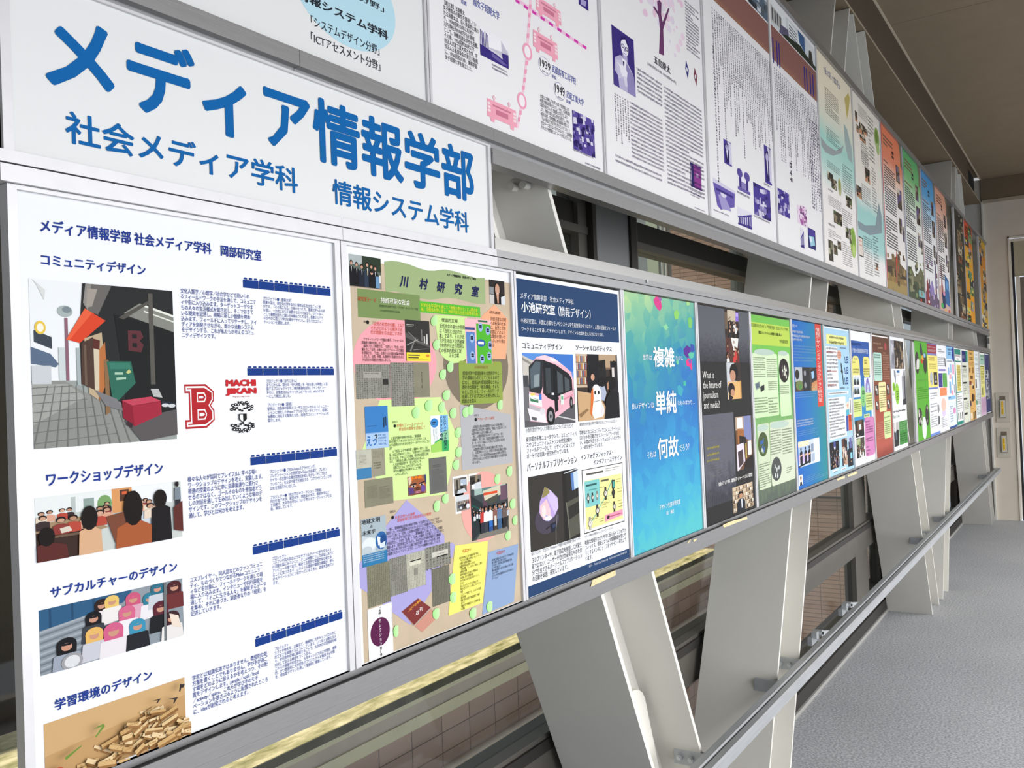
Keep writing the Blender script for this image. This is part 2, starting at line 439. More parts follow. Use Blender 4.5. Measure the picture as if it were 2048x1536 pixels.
# ------------------------------------------------------------------ handrail
hr = empty('handrail', (3.5, -0.03, 0.61), 'long grey galvanised steel handrail running along the braces down the corridor', 'handrail')
MB().profile_x([(-0.030, 0.612), (0.002, 0.612), (0.002, 0.645), (-0.002, 0.649), (-0.026, 0.649), (-0.030, 0.645)], -4.8, XE-0.055, RAILM).build('back_bar', hr)
MB().profile_x([(-0.064, 0.606), (-0.032, 0.606), (-0.032, 0.640), (-0.037, 0.646), (-0.058, 0.646), (-0.064, 0.640)], -4.8, XE-0.055, RAILM).build('front_bar', hr)
MB().box(-4.8, XE-0.055, -0.033, -0.029, 0.612, 0.640, GAP).build('joint_line', hr)
for n in (-1, 0, 1):
    for (a0, s0), (a1, s1) in (((3.16+BAY*n, 0.466), (3.48+BAY*n, 0.468)), ((7.27+BAY*n, -0.483), (7.63+BAY*n, -0.493))):
        z = 0.60
        x0 = a0+s0*z; x1 = a1+s1*z-0.016
        if x1 > 12.2 or x0 < -0.5: continue
        MB().box(x0-0.012, x0-0.001, -0.012, 0.114, 0.575, 0.624, ZINC).box(x0-0.05, x0-0.012, -0.010, 0.0, 0.585, 0.611, ZINC).build('bracket', hr)
        bo = MB().box(x1-0.012, x1-0.001, -0.012, 0.120, 0.577, 0.625, ZINC).build('bracket', hr)
        for yy in (0.062, 0.100):
            MB().cyl((x1-0.022, yy, z), (x1-0.012, yy, z), 0.010, BOLT, 6).cyl((x1-0.026, yy, z), (x1-0.022, yy, z), 0.006, BOLT, 10).build('bolt', bo)

# ------------------------------------------------------------------ emergency boxes on the end wall
cs = crop(1600, 600, 4.571)
def plate(plate_r, head_r, box_r, lab_r, label):
    def yz(r, d=0.0):
        a = on_x(cs(*r[0]), XE-d); b_ = on_x(cs(*r[1]), XE-d)
        return b_.y, a.y, b_.z, a.z
    y0, y1, z0, z1 = yz(plate_r)
    root = empty('call_box', (XE, (y0+y1)/2, z0), label, 'wall box', 'wall boxes by the doorway')
    MB().box(XE-0.010, XE-0.0005, y0, y1, z0, z1, mat('wall_box_plate', '#c1baac', 0.5)).build('cover_plate', root)
    y0, y1, z0, z1 = yz(head_r); MB().box(XE-0.016, XE-0.010, y0, y1, z0, z1, mat('brown_label', '#6f6152', 0.5)).build('name_label', root)
    y0, y1, z0, z1 = yz(box_r)
    m = MB(); m.box(XE-0.030, XE-0.010, y0, y1, z0, z1, mat('clear_cover', '#c9c4b8', 0.25)); m.box(XE-0.020, XE-0.0101, y0-0.003, y1+0.003, z0-0.004, z1+0.003, mat('box_edge', '#4b4640', 0.5)); c_ = m.build('cover', root)
    y0, y1, z0, z1 = yz(lab_r); m = MB(); m.box(XE-0.0315, XE-0.0301, y0, y1, z0, z1, mat('yellow_sticker', '#f2c116', 0.5))
    k = 7
    for i in range(k):
        if i == 3: continue
        zz = z1-(z1-z0)*(0.12+0.76*i/(k-1)); m.box(XE-0.0322, XE-0.0316, y0+(y1-y0)*0.35, y0+(y1-y0)*0.62, zz-0.006, zz+0.006, mat('sticker_marks', '#4a3a12', 0.6))
    m.build('yellow_sticker', c_)
plate(((1786, 850), (1925, 1115)), ((1828, 880), (1878, 912)), ((1828, 915), (1884, 1072)), ((1841, 925), (1864, 1045)), 'upper beige wall box with yellow sticker on the end wall')
plate(((1796, 1170), (1932, 1438)), ((1842, 1203), (1892, 1235)), ((1842, 1240), (1896, 1390)), ((1855, 1262), (1878, 1370)), 'lower beige wall box with yellow sticker on the end wall')

# ------------------------------------------------------------------ outside: neighbouring buildings seen through the glass
def tile_mat(name, c1, c2, mortar, sx, sz, axis):
    m = bpy.data.materials.new(name); m.use_nodes = True
    t = m.node_tree; b = t.nodes['Principled BSDF']; b.inputs['Roughness'].default_value = 0.6
    tc = t.nodes.new('ShaderNodeTexCoord'); sp = t.nodes.new('ShaderNodeSeparateXYZ'); cb = t.nodes.new('ShaderNodeCombineXYZ')
    t.links.new(tc.outputs['Object'], sp.inputs[0]); t.links.new(sp.outputs[axis], cb.inputs[0]); t.links.new(sp.outputs['Z'], cb.inputs[1])
    br = t.nodes.new('ShaderNodeTexBrick'); br.offset = 0.0; br.inputs['Scale'].default_value = 1.0
    br.inputs['Brick Width'].default_value = sx; br.inputs['Row Height'].default_value = sz; br.inputs['Mortar Size'].default_value = 0.004
    br.inputs['Color1'].default_value = lin(c1); br.inputs['Color2'].default_value = lin(c2); br.inputs['Mortar'].default_value = lin(mortar)
    t.links.new(cb.outputs[0], br.inputs['Vector']); t.links.new(br.outputs['Color'], b.inputs['Base Color'])
    return m
TILE_A = tile_mat('brown_wall_tile', '#a88c7e', '#9a7f71', '#5f4d45', 0.30, 0.13, 'X')
TILE_B = tile_mat('pinkish_brown_wall_tile', '#d3ae98', '#c49f89', '#8f7361', 0.20, 0.045, 'Y')
def moss_mat():
    m = bpy.data.materials.new('weathered_concrete_with_moss'); m.use_nodes = True
    t = m.node_tree; b = t.nodes['Principled BSDF']; b.inputs['Roughness'].default_value = 0.9
    tc = t.nodes.new('ShaderNodeTexCoord')
    n = t.nodes.new('ShaderNodeTexNoise'); n.inputs['Scale'].default_value = 5; n.inputs['Detail'].default_value = 9; n.inputs['Roughness'].default_value = 0.65
    mp = t.nodes.new('ShaderNodeMapping'); mp.inputs['Scale'].default_value = (0.8, 2.6, 1)
    t.links.new(tc.outputs['Object'], mp.inputs[0]); t.links.new(mp.outputs[0], n.inputs[0])
    r = t.nodes.new('ShaderNodeValToRGB'); e = r.color_ramp.elements
    e[0].position = 0.34; e[0].color = lin('#77713f'); e[1].position = 0.50; e[1].color = lin('#b3a67a')
    k = e.new(0.62); k.color = lin('#d9c7a0')
    t.links.new(n.outputs['Fac'], r.inputs[0]); t.links.new(r.outputs[0], b.inputs['Base Color'])
    bp = t.nodes.new('ShaderNodeBump'); bp.inputs['Strength'].default_value = 0.5; bp.inputs['Distance'].default_value = 0.02
    t.links.new(n.outputs['Fac'], bp.inputs['Height']); t.links.new(bp.outputs[0], b.inputs['Normal'])
    return m
MOSS = moss_mat()
DSTAIN = mat('dark_weathered_drip_edge', '#4b4738', 0.9, noise=0.4, nscale=6)
FASC = mat('pale_fascia', '#cbc1a4', 0.8, noise=0.08, nscale=4)
FASC2 = mat('pinkish_fascia', '#b5a598', 0.8, noise=0.08, nscale=5)
bA = empty('low_building', (3.0, 2.6, -2.6), 'low building outside the glass with a sunlit mossy concrete ledge', 'building')
YA = 2.50
MB().box(-6, 9.35, YA-0.02, YA+1.6, -0.06, -0.008, MOSS).build('ledge', bA)
MB().box(-6, 9.35, YA-0.026, YA-0.021, -0.058, -0.010, DSTAIN).build('drip_edge', bA)
MB().box(-6, 9.35, YA-0.02, YA+0.3, -0.088, -0.0605, FASC).build('fascia', bA)
MB().box(-6, 9.35, YA-0.015, YA+0.3, -0.165, -0.0885, FASC2).build('fascia', bA)
MB().box(-6, 9.35, YA-0.025, YA+0.3, -0.237, -0.1655, FASC).build('fascia', bA)
MB().box(-6, 9.35, YA+0.05, YA+1.5, -2.6, -0.2375, TILE_A).build('tiled_wall', bA)
MB().cyl((-6, YA-0.04, -0.57), (9.35, YA-0.04, -0.57), 0.022, FASC2).build('conduit', bA)
m = MB(); m.box(-6, 9.35, YA+0.02, YA+0.048, -0.86, -0.62, mat('ground_floor_window', '#7f8a72', 0.25))
for i in range(12): m.box(-5+1.2*i, -4.93+1.2*i, YA-0.0, YA+0.02, -0.86, -0.62, FASC)
m.build('window_band', bA)
bB = empty('tiled_building', (9.5, 4.0, -2.6), 'pinkish brown tiled building standing across beyond the glass', 'building')
MB().box(9.4, 12.0, 0.95, 2.90, -2.6, 6.5, TILE_B).build('tiled_wall', bB)
MB().cyl((9.32, 2.12, -2.6), (9.32, 2.12, 6.5), 0.07, mat('grey_downpipe', '#6f6f6a', 0.5)).build('downpipe', bB)
MB().box(9.385, 9.399, 0.95, 2.90, 0.58, 0.60, GAP).build('expansion_joint', bB)
bC = empty('grey_building', (9.7, 4.5, -2.6), 'grey building seen through the gap between the board rows, beside the tiled one', 'building')
MB().box(9.6, 12.0, 2.95, 9.0, -2.6, 7.0, mat('grey_render_wall', '#a3a6a5', 0.7, noise=0.05, nscale=2)).build('wall', bC)
MB().box(9.585, 9.599, 3.14, 3.28, 0.5, 5.5, mat('pale_green_window', '#d2d8be', 0.4)).build('window', bC)
for y in (3.035, 3.085):
    MB().cyl((9.57, y, -2.6), (9.57, y, 7.0), 0.014, mat('white_pipe', '#e2e2dc', 0.4)).build('downpipe', bC)
bD = empty('dark_building', (-1.0, 5.2, -2.6), 'dim brown building behind the glass at the far left edge', 'building')
MB().box(-8.0, 3.5, 5.0, 7.0, -2.6, 7.0, mat('dim_brown_wall', '#4f4740', 0.8, noise=0.08, nscale=2)).build('wall', bD)
struct(MB().box(-12, 14, 0.6, 12, -2.7, -2.6, mat('outdoor_paving', '#a79c88', 0.8, noise=0.1, nscale=3)).build('ground'))
# ================================================================== display frame: rails and dividers
def R(z): return z+Z0
def rail(label, x0, x1, spec, name='display_rail', tilt=0.0):
    """spec: list of (part name, z0, z1, y_front, material)"""
    zs = [s[1] for s in spec]
    root = empty(name, ((x0+x1)/2, 0.0, R(min(zs))), label, 'display rail')
    for nm, z0, z1, yf, m in spec:
        ya = yf+tilt*(z1-z0)
        MB().profile_x([(ya, R(z0)), (0.022, R(z0)), (0.022, R(z1)), (yf, R(z1))], x0, x1, m).build(nm, root)
    return root
TOPSPEC = [('lower_lip', 0.269, 0.2895, -0.012, ALU), ('groove', 0.2895, 0.2920, -0.006, GAP), ('upper_lip', 0.2920, 0.3065, -0.0105, ALU), ('channel', 0.3065, 0.3320, -0.007, ALU_C)]
SIGNSPEC = [('lower_lip', 0.269, 0.2895, -0.012, ALU_F), TOPSPEC[1], ('upper_lip', 0.2920, 0.3065, -0.0105, ALU_F)]  # left lips in lighter aluminium, window glare put into their colour
rail('left end length of the bright lower top rail, over the big white lab panel', 0.530, 1.0848, SIGNSPEC)
rail('length of the lower top rail under the right half of the heading sign', 1.0856, 1.546, SIGNSPEC)
rail('long length of the lower top rail over the posters right of the heading sign', 1.5465, 10.30, TOPSPEC)
rail('far thin end length of the lower top rail by the end wall', 10.305, XE-0.06, [('lower_lip', 0.269, 0.2895, -0.006, ALU), ('groove', 0.2895, 0.2915, -0.003, GAP), ('channel', 0.2915, 0.326, -0.004, ALU)])
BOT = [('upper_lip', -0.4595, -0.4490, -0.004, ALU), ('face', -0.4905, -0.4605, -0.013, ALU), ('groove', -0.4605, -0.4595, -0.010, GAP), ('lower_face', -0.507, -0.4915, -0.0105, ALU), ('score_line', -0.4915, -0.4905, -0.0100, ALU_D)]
rail('long bottom rail under the lower poster row, with tape residue', 0.530, 10.30, BOT, tilt=0.10)
rail('far end length of the bottom rail by the end wall', 10.305, XE-0.06, [('face', -0.496, -0.449, -0.006, ALU), ('lower_face', -0.507, -0.496, -0.003, ALU)])
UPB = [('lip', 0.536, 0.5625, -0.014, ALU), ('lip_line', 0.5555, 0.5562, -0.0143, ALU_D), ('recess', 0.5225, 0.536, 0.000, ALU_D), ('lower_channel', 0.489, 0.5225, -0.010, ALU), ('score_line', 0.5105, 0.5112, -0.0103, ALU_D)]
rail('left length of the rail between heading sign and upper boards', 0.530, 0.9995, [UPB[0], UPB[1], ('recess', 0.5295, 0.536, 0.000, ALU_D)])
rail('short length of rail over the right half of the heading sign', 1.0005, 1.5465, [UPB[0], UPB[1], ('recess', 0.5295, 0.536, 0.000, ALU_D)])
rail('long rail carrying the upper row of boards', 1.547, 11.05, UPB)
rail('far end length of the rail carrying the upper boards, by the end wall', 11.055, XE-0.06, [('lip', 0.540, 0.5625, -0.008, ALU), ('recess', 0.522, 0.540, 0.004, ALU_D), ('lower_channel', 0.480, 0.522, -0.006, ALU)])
rail('top rail along the upper edge of the upper boards', 0.530, XE-0.06, [('lip', 1.604, 1.640, -0.012, ALU)])
# uprights closing the display frame
for zz, lab in (((-0.507, 0.33), 'slim aluminium upright at the far end of the lower poster row'), ((0.33, 0.522), 'short aluminium upright joining the two rails beside the end wall')):
    tag(MB().box(XE-0.135, XE-0.062, 0.0, 0.02, R(zz[0])+0.06, R(zz[1])-0.065, ALU).build('frame_upright'), lab, 'frame upright')

def divider(x0, x1, zr, label, yf=-0.0045, name='board_divider'):
    root = empty(name, ((x0+x1)/2, 0.0, R(zr[0])), label, 'divider', 'aluminium dividers between the boards')
    a = (x1-x0)
    MB().box(x0, x0+a*0.42, yf, 0.012, R(zr[0]), R(zr[1]), ALU_F).build('strip', root)
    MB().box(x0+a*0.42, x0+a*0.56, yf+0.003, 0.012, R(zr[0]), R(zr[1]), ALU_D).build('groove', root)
    MB().box(x0+a*0.56, x1, yf, 0.012, R(zr[0]), R(zr[1]), ALU_F).build('strip', root)
LOWZ, UPZ = (-0.4485, 0.2685), (0.563, 1.6035)
# screw and tape residue on the rails
cE = crop(1000, 1000, 6.4)
def flat_thing(name, pts, y, m, label, cat, group=None, thick=0.0006):
    q = [XZ(p, y) for p in pts]
    cx = sum(a for a, b in q)/len(q); zz = min(b for a, b in q)
    me = MB().hexa([(a, y, b) for a, b in q], [(a, y-thick, b) for a, b in q], m)
    return tag(me.build(name), label, cat, group)
flat_thing('masking_tape', [cE(1182, 1024), cE(1476, 898), cE(1480, 962), cE(1160, 1112)], -0.0131, TAPE, 'torn strip of tan tape on the bottom rail under the bus poster', 'tape')
cF = crop(1360, 840, 6.4)
flat_thing('tape_residue', [cF(545, 1345), cF(640, 1300), cF(780, 1262), cF(855, 1235), cF(862, 1268), cF(760, 1300), cF(650, 1345), cF(560, 1378)], -0.0131, TAPE, 'smear of tan tape residue on the bottom rail under the black journalism poster', 'tape')
cM = crop(1560, 940, 7.314)
flat_thing('tape_residue', [cM(985, 75), cM(1050, 50), cM(1120, 15), cM(1130, 50), cM(1060, 80), cM(990, 100)], -0.0131, TAPE, 'right one of the two small tape smears under the pale blue poster', 'tape')
flat_thing('tape_residue', [cM(825, 135), cM(900, 100), cM(945, 85), cM(950, 118), cM(880, 140), cM(840, 155)], -0.0131, TAPE, 'left one of the two small tape smears under the pale blue poster', 'tape')
cD = crop(1000, 500, 6.4)
q = on_y(cD(1877, 400), -0.011)
tag(MB().cyl((q.x, -0.0145, q.z), (q.x, -0.0100, q.z), 0.005, BOLT, 12).build('screw'), 'small screw on the top rail above the blue watercolour poster', 'screw')
cB = crop(1260, 1040, 9.309)
flat_thing('tape_residue', [cB(1065, 430), cB(1115, 360), cB(1130, 362), cB(1085, 440)], -0.0131, TAPE, 'small pale scrap of tape on the bottom rail under the blue poster', 'tape')
flat_thing('tape_residue', [cB(1170, 375), cB(1235, 340), cB(1240, 365), cB(1190, 408)], -0.0131, TAPE, 'tan scrap of tape on the bottom rail under the right part of the blue poster', 'tape')
# ================================================================== printed boards
LAY = 0.00008
def ELL(cx, cy, rx, ry, n=16, a0=0.0):
    return [(cx+rx*math.cos(a0+2*math.pi*i/n), cy+ry*math.sin(a0+2*math.pi*i/n)) for i in range(n)]
def clip01(pts):
    def cut(ps, inside, inter):
        out = []
        for i in range(len(ps)):
            a, b_ = ps[i-1], ps[i]
            if inside(b_):
                if not inside(a): out.append(inter(a, b_))
                out.append(b_)
            elif inside(a): out.append(inter(a, b_))
        return out
    for ax in (0, 1):
        for lo in (0.0, 1.0):
            ins = (lambda p, ax=ax: p[ax] >= 0.0) if lo == 0.0 else (lambda p, ax=ax: p[ax] <= 1.0)
            def itr(a, b_, ax=ax, lo=lo):
                t_ = (lo-a[ax])/((b_[ax]-a[ax]) or 1e-9)
                q = [a[0]+(b_[0]-a[0])*t_, a[1]+(b_[1]-a[1])*t_]; q[ax] = lo
                return tuple(q)
            pts = cut(pts, ins, itr)
            if len(pts) < 3: return []
    return pts
def M_(c): return ink(c) if isinstance(c, str) else c
class Poster:
    def __init__(s, name, label, rect, sheet, cat='poster', group=None, zr=(-0.4485, 0.2640), thick=0.004):
        s.n = 0
        x0, x1 = rect[:2]; z0, z1 = zr if len(rect) == 2 else rect[2:]
        s.x0, s.x1, s.z0, s.z1 = x0, x1, R(z0), R(z1)
        s.root = empty(name, ((x0+x1)/2, 0.0, s.z0), label, cat, group)
        MB().box(x0, x1, 0.0, thick, s.z0, s.z1, M_(sheet)).build('sheet', s.root)
    def Y(s, k): s.n += 1; return -LAY*k-0.0000025*s.n
    def cl(s, x, z): return (min(max(x, s.x0), s.x1), min(max(z, s.z0), s.z1))
    def poly(s, name, c, pts, k=1, par=None):
        y = s.Y(k)
        q = [s.cl(*XZ(p)) for p in pts]
        return MB().face([(a, y, b_) for a, b_ in q], M_(c)).build(name, par or s.root)
    def rect(s, name, c, pts, k=1, rnd=0.0):
        y = s.Y(k)
        a, b_, d, e = RECT(pts); a, d = s.cl(a, d); b_, e = s.cl(b_, e)
        if rnd:
            w, h = b_-a, e-d; r = min(w, h)*rnd; P = []
            for cx, cz, t0 in ((b_-r, e-r, 0), (a+r, e-r, 90), (a+r, d+r, 180), (b_-r, d+r, 270)):
                for i in range(6):
                    t_ = math.radians(t0+18*i); P.append((cx+r*math.cos(t_), y, cz+r*math.sin(t_)))
        else: P = [(a, y, d), (b_, y, d), (b_, y, e), (a, y, e)]
        return MB().face(P, M_(c)).build(name, s.root)
    def ell(s, name, c, pts, k=1, n=28):
        y = s.Y(k)
        a, b_, d, e = RECT(pts)
        q = [s.cl(x, z) for x, z in ELL((a+b_)/2, (d+e)/2, (b_-a)/2, (e-d)/2, n)]
        return MB().face([(x, y, z) for x, z in q], M_(c)).build(name, s.root)
    def text(s, txt, pts, c, bold=0.0, shear=0.0, k=12, name='text_block', align=None):
        a, b_, d, e = RECT(pts)
        v, f = text_mesh(txt, bold); yk = s.Y(k)
        if not v: return
        xs = [p[0] for p in v]; ys = [p[1] for p in v]
        u0, u1, w0, w1 = min(xs), max(xs), min(ys), max(ys)
        sx, sz = (b_-a)/max(u1-u0, 1e-6), (e-d)/max(w1-w0, 1e-6)
        V = []
        for x, y, i in v:
            zz = d+(y-w0)*sz
            V.append((a+(x-u0)*sx+shear*(zz-(d+e)/2), yk-i*0.000004, zz))
        return MB().raw(V, f, M_(c)).build(name, s.root)
    def rows(s, pts, n, c, fill=0.62, ragged=0.25, seed=1, k=12, vertical=False, gap=0.0, name='text_block'):
        """lines of print too small to read: every line a run of little glyph strokes"""
        a, b_, d, e = RECT(pts); rnd = random.Random(seed*7919+n)
        m = MB(); mt = M_(c); y = s.Y(k)
        W, H = (e-d, b_-a) if vertical else (b_-a, e-d)
        ph = H/n
        for i in range(n):
            L = W*(1.0 if rnd.random() > ragged else rnd.uniform(0.35, 0.95))
            if gap and rnd.random() < gap: continue
            h = ph*fill; g = h*0.95; t_ = 0.0
            while t_ < L-g*0.3:
                gl = g*rnd.choice((0.82, 0.82, 0.74, 0.55))
                for (u0, v0, u1, v1) in rnd.choice((((0, 0, 1, .2), (0, .42, 1, .6), (.38, 0, .6, 1)), ((0, .05, .22, 1), (.4, .05, 1, .25), (.7, .3, .92, 1)), ((0, .4, 1, .6), (.3, 0, .55, .95), (0, .8, 1, 1)), ((.1, .1, .9, .3), (.1, .7, .9, .9), (.1, .1, .32, .9), (.7, .1, .9, .9)), ((.1, .3, .9, .5), (.5, .5, .7, .95)))):
                    p0, p1 = t_+gl*u0, t_+gl*u1
                    q0, q1 = i*ph+h*v0, i*ph+h*v1
                    if vertical:
                        X0, X1 = b_-q1, b_-q0; Zt, Zb = e-p0, e-p1
                    else:
                        X0, X1 = a+p0, a+p1; Zt, Zb = e-q0, e-q1
                    m.face([(X0, y, Zb), (X1, y, Zb), (X1, y, Zt), (X0, y, Zt)], mt)
                t_ += g
        return m.build(name, s.root)
    def pic(s, pts, items, k=4, name='photograph', step=0.00003):
        a, b_, d, e = RECT(pts); m = MB(); y = s.Y(k)
        for it in items:
            c_, P = it
            P = clip01(P)
            if len(P) < 3: continue
            q = [s.cl(a+(b_-a)*u, e-(e-d)*v) for u, v in P]
            m.face([(x, y, z) for x, z in q], M_(c_)); y -= step
        return m.build(name, s.root)
    def frame(s, x0, x1, z0, z1, t, y=-0.006):
        """mitred aluminium frame"""
        z0, z1 = R(z0), R(z1)
        m = MB(); g = 0.0006
        o = [(x0, z0), (x1, z0), (x1, z1), (x0, z1)]; i = [(x0+t[0], z0+t[3]), (x1-t[1], z0+t[3]), (x1-t[1], z1-t[2]), (x0+t[0], z1-t[2])]
        for a in range(4):
            b_ = (a+1) % 4
            q = [o[a], o[b_], i[b_], i[a]]
            m.hexa([(x, y, z) for x, z in q], [(x, 0.012, z) for x, z in q], ALU_F)
        m.build('frame', s.root)
def box01(u0, v0, u1, v1): return [(u0, v0), (u1, v0), (u1, v1), (u0, v1)]
def people(seed, n, v0, v1, size, skins=('#c89b80', '#b98a70', '#d2a88e'), hair=('#15110f', '#241a16', '#2f211a'), cloth=('#1c1c20', '#2a2c33', '#e4e2de', '#51525c', '#7b2c2c', '#39414f'), back=0.0):
    rnd = random.Random(seed); out = []
    for i in range(n):
        u = rnd.uniform(0.03, 0.97); v = v0+(v1-v0)*i/max(1, n-1)+rnd.uniform(-.02, .02); s_ = size*(0.75+0.5*(v-v0)/max(1e-3, v1-v0+.01))
        c_ = rnd.choice(cloth)
        out.append((c_, [(u-s_*.75, v+s_*3.4), (u-s_*.72, v+s_*1.35), (u-s_*.25, v+s_*.95), (u+s_*.25, v+s_*.95), (u+s_*.72, v+s_*1.35), (u+s_*.75, v+s_*3.4)]))
        out.append((rnd.choice(hair), ELL(u, v, s_*.46, s_*.72, 10)))
        if rnd.random() > back: out.append((rnd.choice(skins), ELL(u, v+s_*.18, s_*.34, s_*.5, 10)))
    return out
def mosaic(seed, n, cols, smin=.05, smax=.25):
    rnd = random.Random(seed); out = []
    for i in range(n):
        u, v = rnd.random(), rnd.random(); a, b_ = rnd.uniform(smin, smax), rnd.uniform(smin, smax)
        out.append((rnd.choice(cols), [(u-a, v-b_*rnd.uniform(.6, 1)), (u+a*rnd.uniform(.6, 1), v-b_), (u+a, v+b_*rnd.uniform(.6, 1)), (u-a*rnd.uniform(.6, 1), v+b_)]))
    return out
# ================================================================== heading sign
SB = '#0a63a8'     # sign blue
A1 = crop(0, 0, 2.92571); A2 = crop(0, 440, 2.92571); A3 = crop(0, 960, 2.92571); U1 = crop(560, 0, 2.92571)
s = Poster('heading_sign', 'long white heading sign with large blue lettering between the two board rows', (0.538, 1.546, 0.3065, 0.5285), PAPER_B, 'sign', thick=0.010)
s.frame(0.538, 1.546, 0.3065, 0.5285, (0.0125, 0.0105, 0.004, 0.001), -0.005)
s.text('メディア情報学部', [A1(262, 415), FULL(947, 345), FULL(632, 191), FULL(931, 403)], SB, 0.026, name='title')
s.text('社会メディア学科', [A1(378, 700), FULL(595.5, 380), A1(410, 648), A1(440, 846)], SB, 0.018, name='subtitle')
s.text('情報システム学科', [U1(305, 1100), U1(1103, 1330), U1(335, 1050), U1(338, 1198)], SB, 0.018, name='subtitle')

# ================================================================== lab panel 1
NB = '#1f3a8f'
p = Poster('lab_panel', 'big white framed lab panel with navy text and street photo at far left', (0.551, 1.0725), PAPER, 'panel', zr=(-0.4480, 0.2655))
p.frame(0.540, 1.0840, -0.4485, 0.2685, (0.0115, 0.0125, 0.0055, 0.0), -0.0055)
p.text('メディア情報学部 社会メディア学科　岡部研究室', [A1(232, 1310), A1(1527, 1490), A1(505, 1317), A1(505, 1394)], NB, 0.024, name='heading')
p.text('コミュニティデザイン', [A2(238, 230), A2(850, 295), A2(645, 240), A2(645, 306)], NB, 0.024, name='heading')
p.text('ワークショップデザイン', [FULL(92, 960), FULL(325, 940), FULL(97, 945), FULL(100, 973)], NB, 0.024, name='heading')
p.text('サブカルチャーのデザイン', [A3(292, 650), A3(1035, 510), A3(320, 622), A3(320, 690)], NB, 0.024, name='heading')
p.text('学習環境のデザイン', [A3(318, 1310), A3(888, 1150), A3(340, 1278), A3(340, 1345)], NB, 0.024, name='heading')
BT = 0.008
p.text('文化人類学／心理学／社会学などで用いられ\nるフィールドワークの手法を通して、コミュニテ\nィや街に入り込みます。ターゲットユーザやま\nちの人々の生活様式を聞き出し、そこでおきて\nいる現実を記述し、現場に新しい価値を埋め\n込みます。フィールドに入ってリサーチし、アイ\nディアを創発させながら、新たな活動システム\nをデザインする、これが私たちが考えるコミュ\nニティデザインです。', [A2(1053, 398), A2(1066, 688), A2(1494, 430)], NB, BT)
p.text('様々な人々が協同でプレイフルに学べる場=\nワークショップのデザインを考え、実験します。\n普通の授業のように単に指導案通りに進行さ\nせるのではなく、ゴールそのものを参加者どう\nしの対話を通して生み出していくような場のデ\nザインです。このワークショップのデザインを\n通して、学びとは何かを考えます。', [A2(1096, 1502), A3(1102, 226), A2(1534, 1470)], NB, BT)
p.text('コスプレイヤー、同人誌などのファンコミュニ\nティ、ものづくりでつながるMake:コミュニテ\nィなどを対象に、フィールドワークを通して現\n場に入り込みます。インタビューや同行調査を\n通して、「そこに生きる人々」を解釈するデータ\nを集め、それに基づき、調査者なりの「現実」を\n記述していきます。', [A3(1108, 572), A3(1115, 800), A3(1550, 480)], NB, BT)
p.text('学習とは知識伝達ではありません。教授的な処\n方箋を書くことでもありません。学び手が過ご\nす場をどのように設えるかを考えつつ、その配\n置をデザインします。people／tool／food\n／activity／space、これらが学び手のモチ\nベーションを揺さぶるように配置されたところ\nに、ideaが創発されると考えます。', [A3(1122, 1146), A3(1127, 1376), A3(1562, 1010)], NB, BT)
p.text('プロジェクト❶［墨東大学］\n墨東大学は、架空の大学をまちに埋め込む壮大なごっこ遊\nびです。「その気になる」仕掛けをつくり、墨東大学への入学\nを誘い、一方的にまちを消費するだけではなく、リピーター\nとして複数回まちと関わる体験をつくります。墨東エリアで\nのびやかに語らう学びの場をデザインし、まちでのコミュニ\nケーションを誘発します。', [A2(1537, 447), A2(1545, 607), A2(1898, 510)], NB, 0.004)
p.text('プロジェクト❷［まちじかん］\nまちじかんは、銀行の「待ち時間」を「街を感じる時間」に変\n換するプロジェクトです。横浜橋通商店街にてインタビュー\nを行い、対象者10人にキャッチコピーをつけ、A1のポスタ\nーにして掲出しました。', [A2(1556, 932), A2(1561, 1043), A2(1916, 960)], NB, 0.004)
p.text('プロジェクト❸［駅鳥］\n駅鳥は、京急線の駅員とユーザとのローカルなコミュニケー\nションに特化したiPhoneアプリのプロトタイプです。各駅に\n仮想的に存在する駅鳥たちが、両者のコミュニケーションを\n媒介します。', [A2(1563, 1072), A2(1566, 1184), A2(1922, 1085)], NB, 0.004)
p.text('プロジェクト❶［TEDxTokyoスクライビング］\nプレゼンテーションの祭典TEDxTokyoの会場で、プレゼン\nテイターの言葉や会場の雰囲気を拾いながら「そこでおき\nていること」を文字や絵で可視化する「スクライビング」と呼\nばれる実践を行いました。', [A2(1577, 1462), A3(1580, 62), A2(1936, 1450)], NB, 0.004)
p.text('プロジェクト❷［他大学とのワークショップ開催］\n同志社女子大学、東京大学、実践女子大学、専修大学など\nと協働で、大学生の学びについて考えるワークショップを企\n画、運営しています。', [A3(1580, 92), A3(1583, 180), A3(1938, 60)], NB, 0.004)
p.text('プロジェクト\nコスプレや同人誌のようなサブカルチャーに参与する人々\nの活動を具にみていくと、そこは仲間どうしで評価しあうピ\nアレビューの場であり、極めて互恵的な情報共有の場であ\nることに気づきます。このような環境や関係の構築が、彼ら\nのモチベーションにつながっていると考え、調査を進めてい\nます。', [A3(1591, 450), A3(1595, 615), A3(1950, 400)], NB, 0.004)
p.text('プロジェクト\nカフェや他大学、企業など、積極的に大学キャンパスの外に\n出てゼミを実施するようにしています。いつもとは異なる人\n々、非日常的な場に越境することで、大学内の学習環境を相\n対化して捉える機会をつくります。\nこれらの経験や知見から、大学キャンパス内に学際的、横断\n的、かつ建設的に大学院生がプロジェクトを推進する空間\nを、参加型デザインを通して実験的に構築しています。', [A3(1603, 980), A3(1606, 1166), A3(1965, 885)], NB, 0.004)
